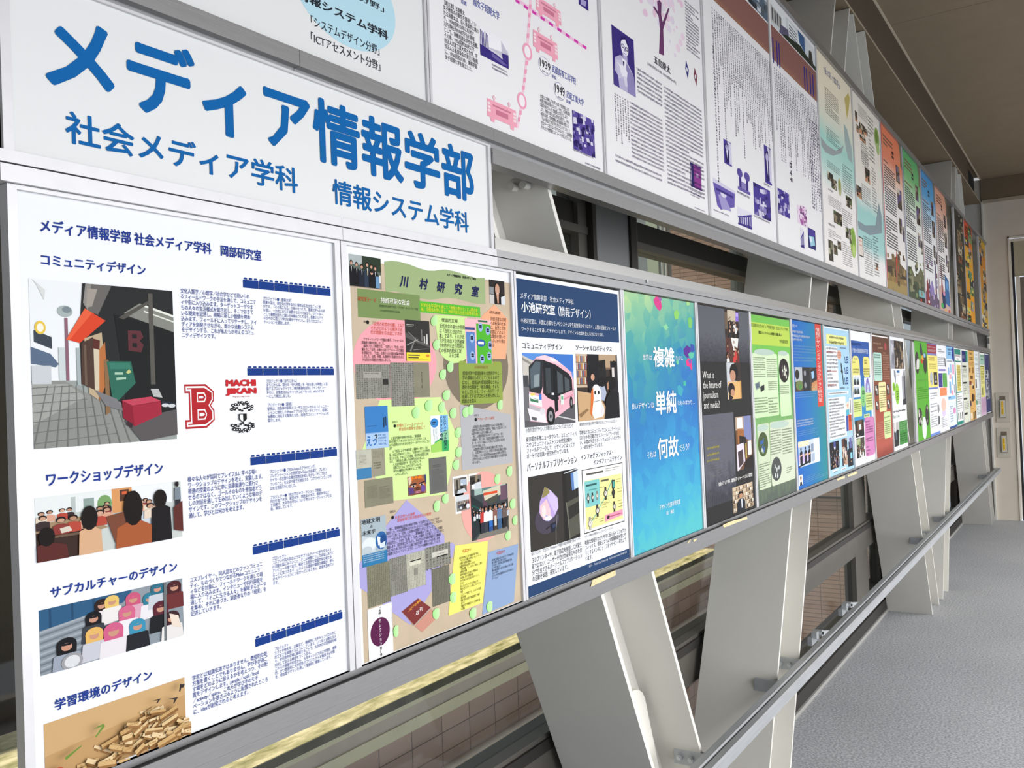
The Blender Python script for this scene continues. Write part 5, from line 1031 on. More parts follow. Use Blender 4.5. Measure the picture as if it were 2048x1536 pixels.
# ================================================================== poster 4: blue watercolour poster
def watercolour():
    m = bpy.data.materials.new('watercolour_mosaic_print'); m.use_nodes = True
    t = m.node_tree; b = t.nodes['Principled BSDF']; b.inputs['Roughness'].default_value = 0.5; b.inputs['Specular IOR Level'].default_value = 0.1
    tc = t.nodes.new('ShaderNodeTexCoord')
    vo = t.nodes.new('ShaderNodeTexVoronoi'); vo.inputs['Scale'].default_value = 26
    t.links.new(tc.outputs['Object'], vo.inputs['Vector'])
    sp = t.nodes.new('ShaderNodeSeparateXYZ'); t.links.new(tc.outputs['Generated'], sp.inputs[0])
    sc = t.nodes.new('ShaderNodeSeparateColor'); t.links.new(vo.outputs['Color'], sc.inputs[0])
    no = t.nodes.new('ShaderNodeTexNoise'); no.inputs['Scale'].default_value = 2.2; no.inputs['Detail'].default_value = 3; t.links.new(tc.outputs['Generated'], no.inputs['Vector'])
    def madd(a, k, c):
        n = t.nodes.new('ShaderNodeMath'); n.operation = 'MULTIPLY_ADD'; n.inputs[1].default_value = k
        t.links.new(a, n.inputs[0])
        if isinstance(c, float): n.inputs[2].default_value = c
        else: t.links.new(c, n.inputs[2])
        return n.outputs[0]
    f = madd(sp.outputs['Z'], 0.80, madd(sc.outputs[0], 0.10, madd(no.outputs['Fac'], 0.16, 0.0)))
    f = madd(sp.outputs['X'], -0.10, f)
    r = t.nodes.new('ShaderNodeValToRGB'); el = r.color_ramp.elements
    for i, (pos, h) in enumerate(((0.06, '#55bcc2'), (0.22, '#42abcc'), (0.38, '#3691c6'), (0.52, '#2e7cba'), (0.64, '#3a93ab'), (0.76, '#55a8a2'), (0.88, '#8cc39c'), (1.0, '#c3dd9c'))):
        e = el[i] if i < 2 else el.new(pos)
        e.position = pos; e.color = tuple(x*PRINT for x in lin(h)[:3])+(1.0,)
    t.links.new(f, r.inputs[0])
    # deep blue drift on the right, half way up
    dx = t.nodes.new('ShaderNodeVectorMath'); dx.operation = 'DISTANCE'; dx.inputs[1].default_value = (0.95, 0.5, 0.60)
    t.links.new(tc.outputs['Generated'], dx.inputs[0])
    g = madd(dx.outputs['Value'], -2.2, madd(sc.outputs[1], 0.6, 1.0))
    cl = t.nodes.new('ShaderNodeClamp'); t.links.new(g, cl.inputs[0])
    mx = t.nodes.new('ShaderNodeMix'); mx.data_type = 'RGBA'; mx.inputs[7].default_value = lin('#2453a8')
    t.links.new(cl.outputs[0], mx.inputs[0]); t.links.new(r.outputs[0], mx.inputs[6])
    # warm lime corner at bottom right
    d2 = t.nodes.new('ShaderNodeVectorMath'); d2.operation = 'DISTANCE'; d2.inputs[1].default_value = (1.05, 0.5, 0.02)
    t.links.new(tc.outputs['Generated'], d2.inputs[0])
    g2 = madd(d2.outputs['Value'], -3.2, madd(no.outputs['Fac'], 0.5, 0.75))
    c2 = t.nodes.new('ShaderNodeClamp'); t.links.new(g2, c2.inputs[0])
    m2 = t.nodes.new('ShaderNodeMix'); m2.data_type = 'RGBA'; m2.inputs[7].default_value = lin('#a8dc8c')
    t.links.new(c2.outputs[0], m2.inputs[0]); t.links.new(mx.outputs[2], m2.inputs[6])
    t.links.new(m2.outputs[2], b.inputs['Base Color'])
    return m
p = Poster('watercolour_poster', 'blue and green watercolour mosaic poster with white brush lettering', (2.1590, 2.6660), watercolour(), zr=(-0.4485, 0.2665))
WB = '#f2f6f8'
p.text('世界は', [D2(972, 730), D2(1035, 735), D2(980, 712), D2(980, 752)], WB, 0.0)
p.text('複雑', [D2(1044, 730), D2(1188, 730), D2(1060, 660), D2(1070, 800)], WB, 0.020, name='brush_lettering')
p.text('なのに', [D2(1196, 735), D2(1247, 740), D2(1200, 722), D2(1200, 750)], WB, 0.0)
p.text('良いデザインは', [D2(898, 1065), D2(1048, 1055), D2(905, 1045), D2(905, 1090)], WB, 0.004)
p.text('単純', [D2(1060, 1040), D2(1202, 1035), D2(1075, 962), D2(1085, 1125)], WB, 0.020, name='brush_lettering')
p.text('なものばかり…', [D2(1210, 1042), D2(1327, 1030), D2(1215, 1028), D2(1215, 1060)], WB, 0.002)
p.text('それは', [D2(1002, 1400), D2(1064, 1390), D2(1008, 1380), D2(1008, 1422)], WB, 0.004)
p.text('何故', [D2(1073, 1350), D2(1216, 1330), D2(1095, 1282), D2(1105, 1428)], WB, 0.020, name='brush_lettering')
p.text('だろう？', [D2(1223, 1355), D2(1290, 1340), D2(1228, 1330), D2(1228, 1375)], WB, 0.004)
p.text('デザイン生態学研究室', [D3(1086, 560), D3(1229, 520), D3(1095, 545), D3(1095, 580)], WB, 0.004)
p.text('岡　博紀', [D3(1135, 600), D3(1186, 585), D3(1140, 588), D3(1140, 615)], WB, 0.004)
for c_, P in (('#d8458c', [(1047, 340), (1062, 318), (1085, 322), (1098, 350), (1105, 390), (1092, 418), (1072, 400), (1055, 372)]), ('#9a5fa8', [(1080, 318), (1100, 322), (1104, 345), (1090, 350)]), ('#e83f84', [(1268, 760), (1285, 738), (1305, 750), (1312, 800), (1310, 825), (1290, 795), (1275, 790)]), ('#5b2f92', [(1252, 680), (1275, 650), (1300, 668), (1305, 715), (1280, 740), (1258, 715)]), ('#5fc0a0', [(1282, 712), (1300, 695), (1325, 705), (1320, 735), (1300, 742)]), ('#2c7fb4', [(1205, 680), (1235, 660), (1250, 690), (1225, 715)]), ('#8fcf6a', [(1185, 430), (1205, 405), (1225, 430), (1215, 470), (1195, 475)]), ('#7cc46a', [(1280, 470), (1300, 455), (1312, 480), (1308, 535), (1288, 530)]), ('#43a5b8', [(1208, 930), (1228, 920), (1252, 950), (1240, 1000), (1215, 985)]), ('#3b53a8', [(1298, 640), (1325, 648), (1328, 690), (1305, 700)]), ('#70c89a', [(1200, 760), (1215, 745), (1222, 775), (1208, 785)]), ('#4ab7a0', [(1250, 900), (1268, 895), (1270, 925), (1252, 930)]), ('#6a5fb8', [(1285, 755), (1300, 745), (1306, 770), (1292, 778)]), ('#a9da8a', [(1270, 350), (1290, 345), (1296, 375), (1275, 380)]), ('#8ed3a0', [(1110, 520), (1135, 508), (1150, 530), (1130, 548)])):
    p.poly('colour_dab', c_, [D2(x, y) for x, y in P], 3)
divider(2.6665, 2.6890, LOWZ, 'aluminium divider between the blue watercolour poster and the black journalism poster')

# ================================================================== poster 5: black journalism poster
F5 = crop(1360, 560, 6.4); F6 = crop(1360, 840, 6.4)
p = Poster('journalism_poster', 'black poster with English question lettering in white and small photos', (2.6895, 3.1900), '#2b2a2a', zr=(-0.4485, 0.2665))
SEA = ramp_mat('dim_grey_field_print', [(0.25, '#33343a'), (0.55, '#4b4c53'), (0.8, '#5d5f66')], detail=0.6, dscale=22)
CITY = ramp_mat('dim_city_print', [(0.3, '#2f3036'), (0.55, '#44454d'), (0.85, '#60616b')], detail=0.8, dscale=9)
p.rect('field_picture', SEA, [F5(203, 310), F5(238, 1040), F5(890, 1035)], 2)
p.rect('city_picture', CITY, [D2(1385, 1130), F6(328, 1140), F6(725, 980)], 2)
for i in range(26):
    u = 335+i*13; h_ = 60+((i*37) % 60)
    if i < 26: p_h = [F6(u, 1130-i*4.3), F6(u+13, 1126-i*4.3), F6(u+12, 1126-h_-i*4.3), F6(u+2, 1130-h_-i*4.3)]
    p.poly('crowd_shape', '#46474e' if i % 2 else '#3a3b42', p_h, 3+i % 2)
p.text('What is\nthe future of\njournalism\nand media?', [D2(1380, 828), D2(1392, 1085), D2(1505, 830)], '#eceae6', 0.0, name='question_lettering')
p.rows([F6(325, 10), F6(332, 165), F6(575, 20)], 5, '#8b8a8c', .5, .3, 3); p.rows([F6(340, 220), F6(345, 300), F6(605, 215)], 3, '#8b8a8c', .5, .3, 4)
for i, y in enumerate((352, 438, 512)): p.rows([F6(342, y), F6(345, y+32), F6(500, y-12)], 1, '#cdbf3a', .9, 0, 7+i)
p.rows([F6(352, 560), F6(366, 760), F6(605, 530)], 6, '#8b8a8c', .5, .3, 5)
p.text('社会メディア学科　冨田晶子（ジャーナリズム）研究室', [F6(490, 820), F6(922, 690), F6(500, 795), F6(500, 848)], '#f2f0ec', 0.02)
p.pic([F5(563, 372), F5(590, 735), F5(742, 398)], [('#3b2f28', box01(0, 0, 1, 1)), ('#c5b7a2', box01(.2, 0, .8, .4)), ('#8c6fd0', box01(.78, .05, 1, .38)), ('#b7a3e6', box01(.8, .08, .98, .2)), ('#6d5c4a', box01(0, .1, .2, .7))] + people(41, 9, .3, .75, .1, cloth=('#1d1b1b', '#e4e2df', '#2b2c31')), 4)
p.pic([F5(583, 732), F5(605, 1055), F5(745, 735)], [('#57372c', box01(0, 0, 1, 1)), ('#e6e3dd', [(.4, 0), (1, 0), (.9, .4), (.5, .35)])] + people(42, 9, .2, .75, .13, cloth=('#6d2e2c', '#2b2220', '#ece9e6', '#c93f3a')), 4)
p.pic([F5(590, 1058), F5(618, 1530), F5(770, 1062)], [('#c4c8cc', box01(0, 0, 1, 1)), ('#3a2f2c', [(.55, 0), (1, 0), (1, .55), (.6, .5)]), ('#181413', ELL(.5, .26, .3, .24)), ('#c08f74', ELL(.42, .36, .2, .16)), ('#e0b272', box01(.05, .52, 1, 1)), ('#c99b60', box01(.9, .5, 1, 1)), ('#1b1514', ELL(.28, .72, .24, .17)), ('#c08f74', ELL(.36, .82, .14, .1)), ('#1b1514', [(.1, .85), (.4, .95), (.3, 1), (.1, 1)])], 5, 'portrait_photograph')
p.pic([D2(1603, 1142), D3(1618, 315), D2(1715, 1140)], [('#6a4a34', box01(0, 0, 1, 1)), ('#b39a86', box01(0, 0, .5, .25)), ('#f0eee9', box01(.1, .02, .42, .22)), ('#7f85b0', [(.5, 0), (.95, 0), (.95, .48), (.5, .42)]), ('#a2683c', [(.1, .22), (.5, .25), (.5, .5), (.1, .5)]), ('#2a2422', [(.2, .35), (.6, .4), (.6, .55), (.2, .55)]), ('#ded6e6', [(.02, .52), (.45, .5), (.5, .85), (.1, 1), (.02, 1)]), ('#4a3a3c', [(.08, .65), (.38, .62), (.4, .88), (.12, .95)]), ('#f3f1ec', box01(.7, .48, .92, .75)), ('#c2b060', box01(.55, .52, .62, .8)), ('#2a2320', [(.5, .85), (1, .75), (1, 1), (.4, 1)])], 5)
it = [('#cdb89c', box01(0, 0, 1, 1))]
for r in range(6):
    it.append(('#7a6650', box01(0, .155+.16*r, 1, .175+.16*r)))
    for i in range(14):
        if (i*7+r*5) % 6: it.append((('#efe6d6', '#d8c8ae', '#8f7a64', '#b9a488', '#5d4d42')[(i+r*3) % 5], box01(.02+.07*i, .04+.16*r, .075+.07*i, .155+.16*r)))
it += [('#1a1513', ELL(.36, .33, .1, .10)), ('#b98a6c', ELL(.36, .40, .085, .09)), ('#22262e', [(.16, 1), (.2, .62), (.33, .52), (.45, .52), (.55, .64), (.55, 1)]), ('#d8dce2', [(.36, .54), (.42, .54), (.42, .9), (.38, .9)])]
p.pic([F6(668, 870), F6(682, 1195), F6(925, 785)], it, 5, 'bookshelf_photograph')
divider(3.1925, 3.2140, LOWZ, 'aluminium divider between the black journalism poster and the green woodland poster')

# ================================================================== poster 6: green woodland poster
p = Poster('woodland_poster', 'green leafy woodland poster with a lime title band and round photos', (3.2150, 3.7200), ramp_mat('woodland_print', [(0.15, '#59635a'), (0.26, '#6a7a62'), (0.34, '#a6b894'), (0.55, '#7fae6c'), (0.75, '#4f9a4a'), (0.95, '#76bf55')], detail=0.28, dscale=16, axis='Z'), zr=(-0.4485, 0.2620))
LG = ramp_mat('pale_leaf_panel_print', [(0.2, '#c5dfae'), (0.8, '#d3e6c0')], detail=0.7, dscale=6)
p.rect('title_band', '#b9d355', [F5(893, 530), F5(905, 820), F5(1392, 560)], 2)
p.text('東京都市大学メディア情報学部・社会メディア学科', [F5(905, 580), F5(1380, 625), F5(915, 550), F5(915, 598)], '#55702a', 0.0, name='heading')
p.text('環境コミュニケーションの発想から公園に親しい', [F5(1003, 675), F5(1303, 700), F5(1010, 650), F5(1010, 690)], '#2b2f1c', 0.02, name='heading')
p.text('中村研究室', [F5(1275, 785), F5(1378, 795), F5(1282, 762), F5(1282, 810)], '#55702a', 0.01, name='heading')
p.rect('panel', LG, [F5(925, 930), D2(1740, 1150), F5(1240, 950)], 2, .05); p.rect('panel', LG, [F5(1255, 930), D2(1905, 1140), F5(1395, 950)], 2, .08)
p.rect('panel', '#c9d6b8', [F6(985, 60), F6(1010, 910), F6(1138, 80)], 2, .08); p.rect('panel', '#cfd8bf', [F6(1145, 30), F6(1172, 855), F6(1450, 60)], 2, .05)
for q in ([F5(945, 920), F5(1205, 930), F5(1060, 882), F5(1060, 965)], [F5(1255, 930), F5(1378, 940), F5(1310, 905), F5(1310, 970)], [F6(985, 100), F6(1130, 100), F6(1055, 60), F6(1055, 145)], [F6(1150, 60), F6(1390, 45), F6(1260, 15), F6(1260, 110)]): p.ell('title_oval', '#b7cbbd', q, 4)
for i, (a_, n_) in enumerate((([F5(935, 985), F5(950, 1260), F5(1085, 1000)], 9), ([F5(1105, 1010), F5(1120, 1260), F5(1240, 1020)], 9), ([F5(1125, 1300), F5(1140, 1420), F5(1240, 1300)], 5), ([F5(1275, 1350), F5(1285, 1470), F5(1390, 1350)], 5), ([D2(1735, 1010), D2(1745, 1125), D2(1825, 1000)], 6), ([D2(1830, 1010), D2(1840, 1125), D2(1895, 1000)], 6), ([F6(1150, 140), F6(1160, 470), F6(1290, 120)], 10), ([F6(1300, 120), F6(1310, 460), F6(1425, 100)], 10), ([F6(1010, 570), F6(1022, 890), F6(1150, 560)], 11), ([F6(1360, 610), F6(1370, 690), F6(1430, 590)], 3))): p.rows(a_, n_, '#4f5b44', .5, .25, 60+i)
p.pic([F5(955, 1300), F5(965, 1440), F5(1075, 1290)], [('#8f9a90', [(0, .2), (.5, 0), (.55, .6), (.1, .8)]), ('#5b6a78', [(.08, .25), (.44, .1), (.47, .5), (.14, .65)]), ('#2a2c2c', [(.55, .5), (1, .3), (1, .8), (.6, 1)])], 5, 'device_picture')
for q, cols in (([F5(1265, 1150), F5(1392, 1150), F5(1330, 1005), F5(1330, 1312)], ('#2a2422', '#6f6862', '#d6d8c8')), ([F6(997, 310), F6(1125, 300), F6(1060, 153), F6(1060, 468)], ('#4a5a32', '#3f66a8', '#c9d4cf')), ([F6(1170, 630), F6(1298, 620), F6(1235, 472), F6(1235, 780)], ('#4c504e', '#8d9694', '#d6dad8'))):
    p.ell('round_photograph', cols[0], q, 6)
    a, b_, d, e = RECT(q); cx, cz, w, h_ = (a+b_)/2, (d+e)/2, (b_-a)/2, (e-d)/2
    m = MB(); rnd = random.Random(int(q[0][0]))
    for i in range(16):
        t_, r_ = rnd.uniform(0, 6.28), rnd.uniform(0, .6); x, z = cx+w*r_*math.cos(t_), cz+h_*r_*math.sin(t_)-h_*.1
        y = p.Y(7)
        m.face([(x-w*.12, y, z-h_*.15), (x+w*.12, y, z-h_*.13), (x+w*.08, y, z+h_*.18), (x-w*.08, y, z+h_*.15)], ink(rnd.choice(cols)))
    m.build('round_photograph', p.root)
divider(3.7225, 3.7440, LOWZ, 'aluminium divider between the green woodland poster and the blue teal poster')

# ================================================================== poster 7: blue to teal poster with a red stripe
p = Poster('teal_poster', 'blue to teal poster with a vertical red stripe at its right edge', (3.7450, 4.2480), ramp_mat('blue_teal_print', [(0.05, '#2466bd'), (0.5, '#2b78b4'), (0.95, '#2b8a92')], axis='X'), zr=(-0.4485, 0.2665))
RC = crop(1600, 600, 4.571)
p.rect('red_stripe', '#d4483f', [F5(1722, 550), RC(168, 975), F5(1798, 556)], 3)
p.text('情\n報\nデ\nザ\nイ\nン\nと\nイ\nン\nタ\nラ\nク\nシ\nョ\nン\n研\n究\n室', [RC(150, 500), RC(186, 500), F5(1745, 610), RC(170, 930)], '#f0dcd8', 0.0)
p.text('研究テーマ', [F5(1435, 585), F5(1498, 592), F5(1440, 562), F5(1440, 605)], '#dce8f2', 0.0)
for i, y in enumerate((640, 692, 740)): p.rows([F5(1435, y), F5(1438, y+34), F5((1565, 1655, 1560)[i], y+22)], 1, '#e6eef6', .95, 0, 80+i)
p.rows([F5(1445, 830), F5(1452, 1060), F5(1722, 850)], 6, '#8fbbdc', .42, .2, 83)
p.rows([F5(1475, 1440), F5(1480, 1530), F5(1740, 1440)], 3, '#8fbbdc', .42, .2, 84)
p.pic([F5(1465, 1115), F5(1480, 1430), F5(1745, 1115)], [('#4a4440', box01(0, 0, 1, 1)), ('#b3b7bc', box01(0, 0, .32, .6)), ('#2a2726', ELL(.1, .3, .09, .2)), ('#6f7f4a', ELL(.18, .75, .15, .2)), ('#4c8f4c', ELL(.22, .82, .06, .1)), ('#2c2c30', box01(.34, 0, .66, 1)), ('#8f9098', ELL(.44, .25, .05, .12)), ('#8f9098', ELL(.44, .75, .05, .12)), ('#c59a74', [(.72, .8), (1, .6), (1, 1), (.72, 1)]), ('#2b2b2f', [(.7, .1), (.95, .02), (1, .5), (.76, .6)]), ('#9cc4ec', [(.73, .2), (.86, .15), (.87, .45), (.76, .5)]), ('#c78f5f', [(.74, .68), (1, .55), (1, .7), (.76, .95)])], 5, 'desk_photographs')
p.rows([F6(1495, 5), F6(1500, 105), F6(1700, -10)], 3, '#dfe9f2', .6, .2, 85); p.rows([F6(1500, 150), F6(1508, 225), F6(1770, 120)], 3, '#8fbbdc', .4, .2, 86)
p.pic([F6(1508, 285), F6(1528, 612), F6(1780, 228)], [('#cfd8e4', box01(0, 0, 1, 1)), ('#a7bfe0', box01(0, .2, .55, .55)), ('#c9b6dc', box01(0, .5, .55, .85)), ('#e8ddc0', box01(0, 0, .5, .22)), ('#e3e9f2', box01(.72, 0, 1, 1)), ('#222831', [(.0, .95), (.55, .8), (.55, .9), (0, 1)])] + [x for u in (.12, .32, .50) for x in (('#20242c', [(u-.05, .95), (u-.06, .45), (u, .35), (u+.06, .42), (u+.05, .92)]), ('#1a1a1c', ELL(u, .30, .028, .06)), ('#d9b08c', [(u-.06, .55), (u+.06, .5), (u+.06, .56), (u-.06, .61)]))] + [('#8a98ae', [(.58, .2), (.7, .18), (.7, .5), (.58, .52)]), ('#aab8cc', [(.6, .6), (.75, .58), (.74, .9), (.6, .92)])], 5, 'stage_photograph')
p.pic([F6(1520, 715), F6(1525, 848), F6(1568, 705)], [('#eef0f2', box01(0, 0, 1, 1)), ('#1d1a19', ELL(.5, .3, .25, .2)), ('#c79a80', ELL(.5, .38, .2, .18)), ('#2a2c30', [(.15, 1), (.3, .65), (.7, .65), (.85, 1)])], 5, 'portrait_photograph')
p.rows([F6(1580, 735), F6(1590, 825), F6(1890, 640)], 4, '#8fbbdc', .4, .2, 87)
divider(4.2500, 4.2720, LOWZ, 'aluminium divider between the blue teal poster and the pale blue poster')
# ================================================================== far lower posters
H = crop(1640, 620, 9.309); I = crop(1800, 640, 9.309); J = crop(1640, 780, 9.309); K = crop(1800, 780, 9.309); RC = crop(1600, 600, 4.571)
DK = '#2e2f33'
# 8 pale blue poster
p = Poster('pale_blue_poster', 'pale blue poster with a yellow title block and a black figure drawing', (4.2740, 4.7900), '#a9d0e6')
p.rect('white_band', '#f2f4f5', [H(55, 300), H(55, 322), H(515, 388)], 2)
p.rect('title_block', '#e6e78f', [H(112, 445), H(120, 625), H(492, 490)], 2)
p.rows([H(172, 480), H(176, 525), H(440, 505)], 1, DK, .95, 0, 90); p.rows([H(168, 568), H(172, 628), H(446, 598)], 1, DK, .95, 0, 91)
p.rect('white_panel', '#eff2f4', [H(105, 670), H(135, 1485), H(318, 690)], 2); p.rect('white_panel', '#eff2f4', [J(150, 45), J(152, 98), J(525, 25)], 2); p.rect('white_panel', '#eff2f4', [J(150, 150), J(190, 935), J(470, 130)], 2)
p.rows([H(115, 690), H(135, 1460), H(315, 700)], 11, '#5a5d66', .62, .3, 92); p.rows([H(118, 760), H(125, 795), H(300, 770)], 1, '#cc4a4a', .9, 0, 93, 13); p.rows([H(130, 1125), H(135, 1160), H(310, 1110)], 1, '#cc4a4a', .9, .0, 94, 13); p.rows([H(140, 1380), H(145, 1420), H(300, 1360)], 1, '#cc4a4a', .9, 0, 95, 13)
p.rows([J(165, 58), J(166, 88), J(505, 36)], 1, DK, .9, 0, 96); p.rows([J(158, 170), J(195, 925), J(440, 170)], 13, '#3d4046', .62, .4, 97)
p.rows([H(370, 690), H(372, 722), H(480, 695)], 1, '#55606a', .9, 0, 98)
p.ell('speech_bubble', '#e7b49e', [H(315, 840), H(395, 840), H(350, 745), H(355, 925)], 2); p.rows([H(325, 780), H(332, 900), H(388, 780)], 4, '#b0604a', .6, .2, 99)
p.pic([H(375, 980), H(392, 1400), H(450, 990)], [('#24272c', [(.15, 0), (.3, .03), (.4, .2), (.6, .42), (.5, .5), (.62, .7), (.66, .97), (.5, .97), (.42, .7), (.3, .5), (.05, .38), (.2, .3), (.1, .1)]), ('#24272c', [(.62, .96), (.85, .93), (.85, .97), (.6, 1)])], name='figure_drawing')
for y in (850, 1050, 1245): p.pic([H(450, y), H(458, y+150), H(525, y+5)], [('#2d4a86', [(.45, .1), (.95, .05), (.95, .95), (.55, .9)]), ('#2d4a86', [(.05, .15), (.2, .1), (.2, .8), (.6, .85), (.6, .95), (.1, .92)]), ('#a9d0e6', box01(.6, .25, .85, .4)), ('#a9d0e6', box01(.6, .55, .85, .7))], name='icon')
p.rows([H(370, 1440), H(372, 1475), H(460, 1430)], 1, DK, .95, 0, 100); p.rows([H(498, 1440), H(500, 1470), H(525, 1435)], 1, '#2d4a86', .95, 0, 101)
p.pic([J(465, 160), J(485, 470), J(585, 130)], [('#e6dccf', [(.1, .25), (.6, .2), (.6, .65), (.1, .7)]), ('#55b0c4', [(.05, .7), (.55, .65), (.55, 1), (.1, 1)]), ('#d99a7a', [(.2, .4), (.5, .3), (.4, .6)]), ('#f0eee8', box01(.6, .0, 1, 1)), ('#8a8a8c', box01(.7, .1, .85, .9))], name='small_picture')
p.rect('blue_strip', '#3b4f9c', [J(482, 480), J(497, 770), J(522, 480)], 2); p.rect('orange_strip', '#d8552c', [J(525, 460), J(538, 760), J(582, 450)], 2); p.rows([J(535, 480), J(537, 590), J(580, 470)], 4, '#5d3a20', .7, 0, 102)
p.pic([J(175, 985), J(200, 1490), J(350, 945)], [('#1b1a1e', box01(0, 0, 1, 1)), ('#4d5590', [(.42, 0), (.62, 0), (.65, .25), (.4, .25)]), ('#dfe6f2', [(.45, .2), (.6, .2), (.58, .3), (.47, .3)])] + people(51, 24, .35, .92, .07, cloth=('#cfd0da', '#3b3c48', '#8a8aa0', '#1a1a20', '#5a4a70')), name='stage_photograph')
p.pic([J(400, 915), J(420, 1420), J(498, 885)], [('#b99e8a', box01(0, 0, 1, 1)), ('#5b3a34', box01(0, 0, .7, .3)), ('#2a2526', [(.4, 0), (1, .1), (1, .45), (.6, .5)]), ('#e7ddd2', [(.2, .4), (.6, .35), (.7, .7), (.3, .75)]), ('#8f7fb4', [(0, .75), (.2, .7), (.2, 1), (0, 1)])] + people(52, 7, .3, .85, .14), name='studio_photograph')
p.pic([J(500, 875), J(512, 1440), J(600, 860)], [('#23232a', box01(0, 0, 1, 1)), ('#b8c8dc', box01(.25, 0, .9, .18)), ('#6a6aa0', box01(.4, .05, .8, .4)), ('#a9d0e6', [(.0, .0), (.25, 0), (.25, .4), (0, .45)]), ('#8fd0e0', box01(.5, .55, .85, .75)), ('#e8b07a', ELL(.6, .85, .05, .02))], name='screen_photograph')
p.rect('caption_plate', '#f0f2f4', [J(228, 1505), J(232, 1536), J(345, 1480)], 2); p.rect('caption_plate', '#f0f2f4', [J(392, 1460), J(394, 1500), J(488, 1425)], 2); p.rows([J(410, 1470), J(411, 1492), J(470, 1455)], 1, DK, .95, 0, 103); p.rows([J(258, 1520), J(260, 1545), J(318, 1500)], 1, DK, .95, 0, 104)
divider(4.7915, 4.8150, LOWZ, 'aluminium divider between the pale blue poster and the blue column poster')
# 9 blue column poster
p = Poster('column_poster', 'white poster with royal blue top and tall yellow and pink panels', (4.8165, 5.3200), '#eef0f3')
BG9 = ramp_mat('royal_blue_print', [(0.0, '#3f94c8'), (0.6, '#2d62ac'), (1.0, '#2a55a2')])
p.rect('blue_ground', BG9, [H(560, 558), J(628, 640), H(905, 600)], 1); p.rows([H(580, 600), H(585, 660), H(765, 625)], 1, '#24447e', .9, 0, 110)
p.text('行動を理論駆動研究室', [H(598, 750), H(890, 780), H(610, 705), H(612, 795)], '#d5dff0', 0.0)
YL = '#e6dd7e'
p.rect('yellow_column', YL, [H(588, 850), J(625, 140), H(730, 862)], 2, .3); p.rect('yellow_column', YL, [H(793, 868), H(825, 1250), H(915, 875)], 2, .3)
for i, q in enumerate(([H(630, 895), H(632, 930), H(690, 900)], [H(600, 955), H(605, 1000), H(720, 960)], [H(610, 1090), H(614, 1190), H(720, 1085)], [H(820, 925), H(822, 1020), H(885, 925)], [H(808, 1085), H(815, 1220), H(912, 1080)])): p.rows(q, (1, 1, 2, 2, 3)[i], '#6b6a4c', .7, .2, 111+i)
p.rect('white_panel', '#eef0f3', [H(612, 1215), J(625, 140), H(750, 1205)], 3)
for q in ([H(622, 1255), H(628, 1395), H(675, 1250)], [H(682, 1255), H(690, 1395), H(725, 1250)], [H(630, 1430), J(640, 85), H(682, 1425)], [H(690, 1430), J(700, 80), H(732, 1425)]): p.pic(q, [('#b5c4d6', box01(0, 0, 1, 1)), ('#4f5f5a', [(0, .4), (.5, .2), (1, .5), (1, 1), (0, 1)]), ('#2b2a2a', box01(.2, .6, .8, 1))], 5, name='small_photograph')
p.rect('arch_panel', '#eef0f3', [H(820, 1262), J(835, 55), H(935, 1255)], 3); p.pic([H(836, 1265), H(845, 1530), H(928, 1262)], [('#8e86bc', [(0, 1), (.05, .5), (.3, .05), (.6, .0), (.9, .4), (1, 1)]), ('#b8d0e0', [(.3, 1), (.35, .6), (.5, .4), (.65, .6), (.7, 1)]), ('#d98a96', ELL(.5, .75, .08, .05)), ('#5a4a86', ELL(.45, .1, .12, .06)), ('#5a4a86', ELL(.45, .25, .12, .05))], 5, name='arch_drawing')
p.rect('lime_panel', '#d2e08c', [J(620, 180), J(640, 512), J(770, 150)], 2, .06); p.rect('lime_panel', '#d2e08c', [J(842, 60), J(862, 390), J(972, 40)], 2, .06); p.ell('green_oval', '#82c27c', [J(752, 60), J(845, 50), J(795, -80), J(805, 320)], 4)
p.rows([J(632, 230), J(645, 430), J(750, 215)], 5, '#5d6a3a', .6, .2, 117); p.rows([J(855, 95), J(868, 340), J(960, 90)], 5, '#5d6a3a', .6, .2, 118); p.rows([J(778, 5), J(780, 100), J(822, 0)], 2, '#2a4a2a', .8, 0, 119); p.rows([J(790, 130), J(792, 240), J(812, 130)], 3, '#2a4a2a', .7, 0, 120)
p.pic([J(648, 578), J(672, 888), J(812, 548)], [('#2a2422', box01(0, 0, 1, 1)), ('#6b4a38', [(.2, .05), (.75, 0), (.8, .6), (.3, .65)]), ('#cfe0e2', [(.42, .28), (.66, .25), (.68, .55), (.45, .6)]), ('#e6e2dc', [(.1, .75), (.35, .8), (.3, .95)]), ('#15151a', [(.5, .65), (1, .6), (1, 1), (.55, 1)])], name='room_photograph')
p.pic([J(675, 910), J(698, 1280), J(822, 868)], [('#4b4238', box01(0, 0, 1, 1)), ('#a9b48a', [(0, .05), (.5, 0), (.5, .3), (.05, .35)]), ('#7f9a5a', box01(.3, .2, .5, .5))] + people(55, 16, .3, .75, .08, cloth=('#e9e7e2', '#4a4a4a', '#8a8a80', '#2a2a2a')), name='group_photograph')
p.rect('pink_panel', '#cf83b4', [J(822, 520), J(858, 1250), J(998, 430)], 2, .12); p.rect('green_tab', '#c8d8a0', [J(815, 455), J(820, 520), J(925, 440)], 3); p.rows([J(822, 470), J(824, 500), J(912, 448)], 1, '#4a5a30', .9, 0, 121)
for i, (y, n_) in enumerate(((580, 1), (640, 1), (690, 3), (900, 2), (1055, 1), (1120, 1), (1180, 1))): p.rows([J(845+i*4, y), J(848+i*4, y+46*n_), J(985 if n_ > 1 else 930, y-20)], n_, '#7d4a76', .6, .2, 122+i)
divider(5.3215, 5.3450, LOWZ, 'aluminium divider between the blue column poster and the brown poster')
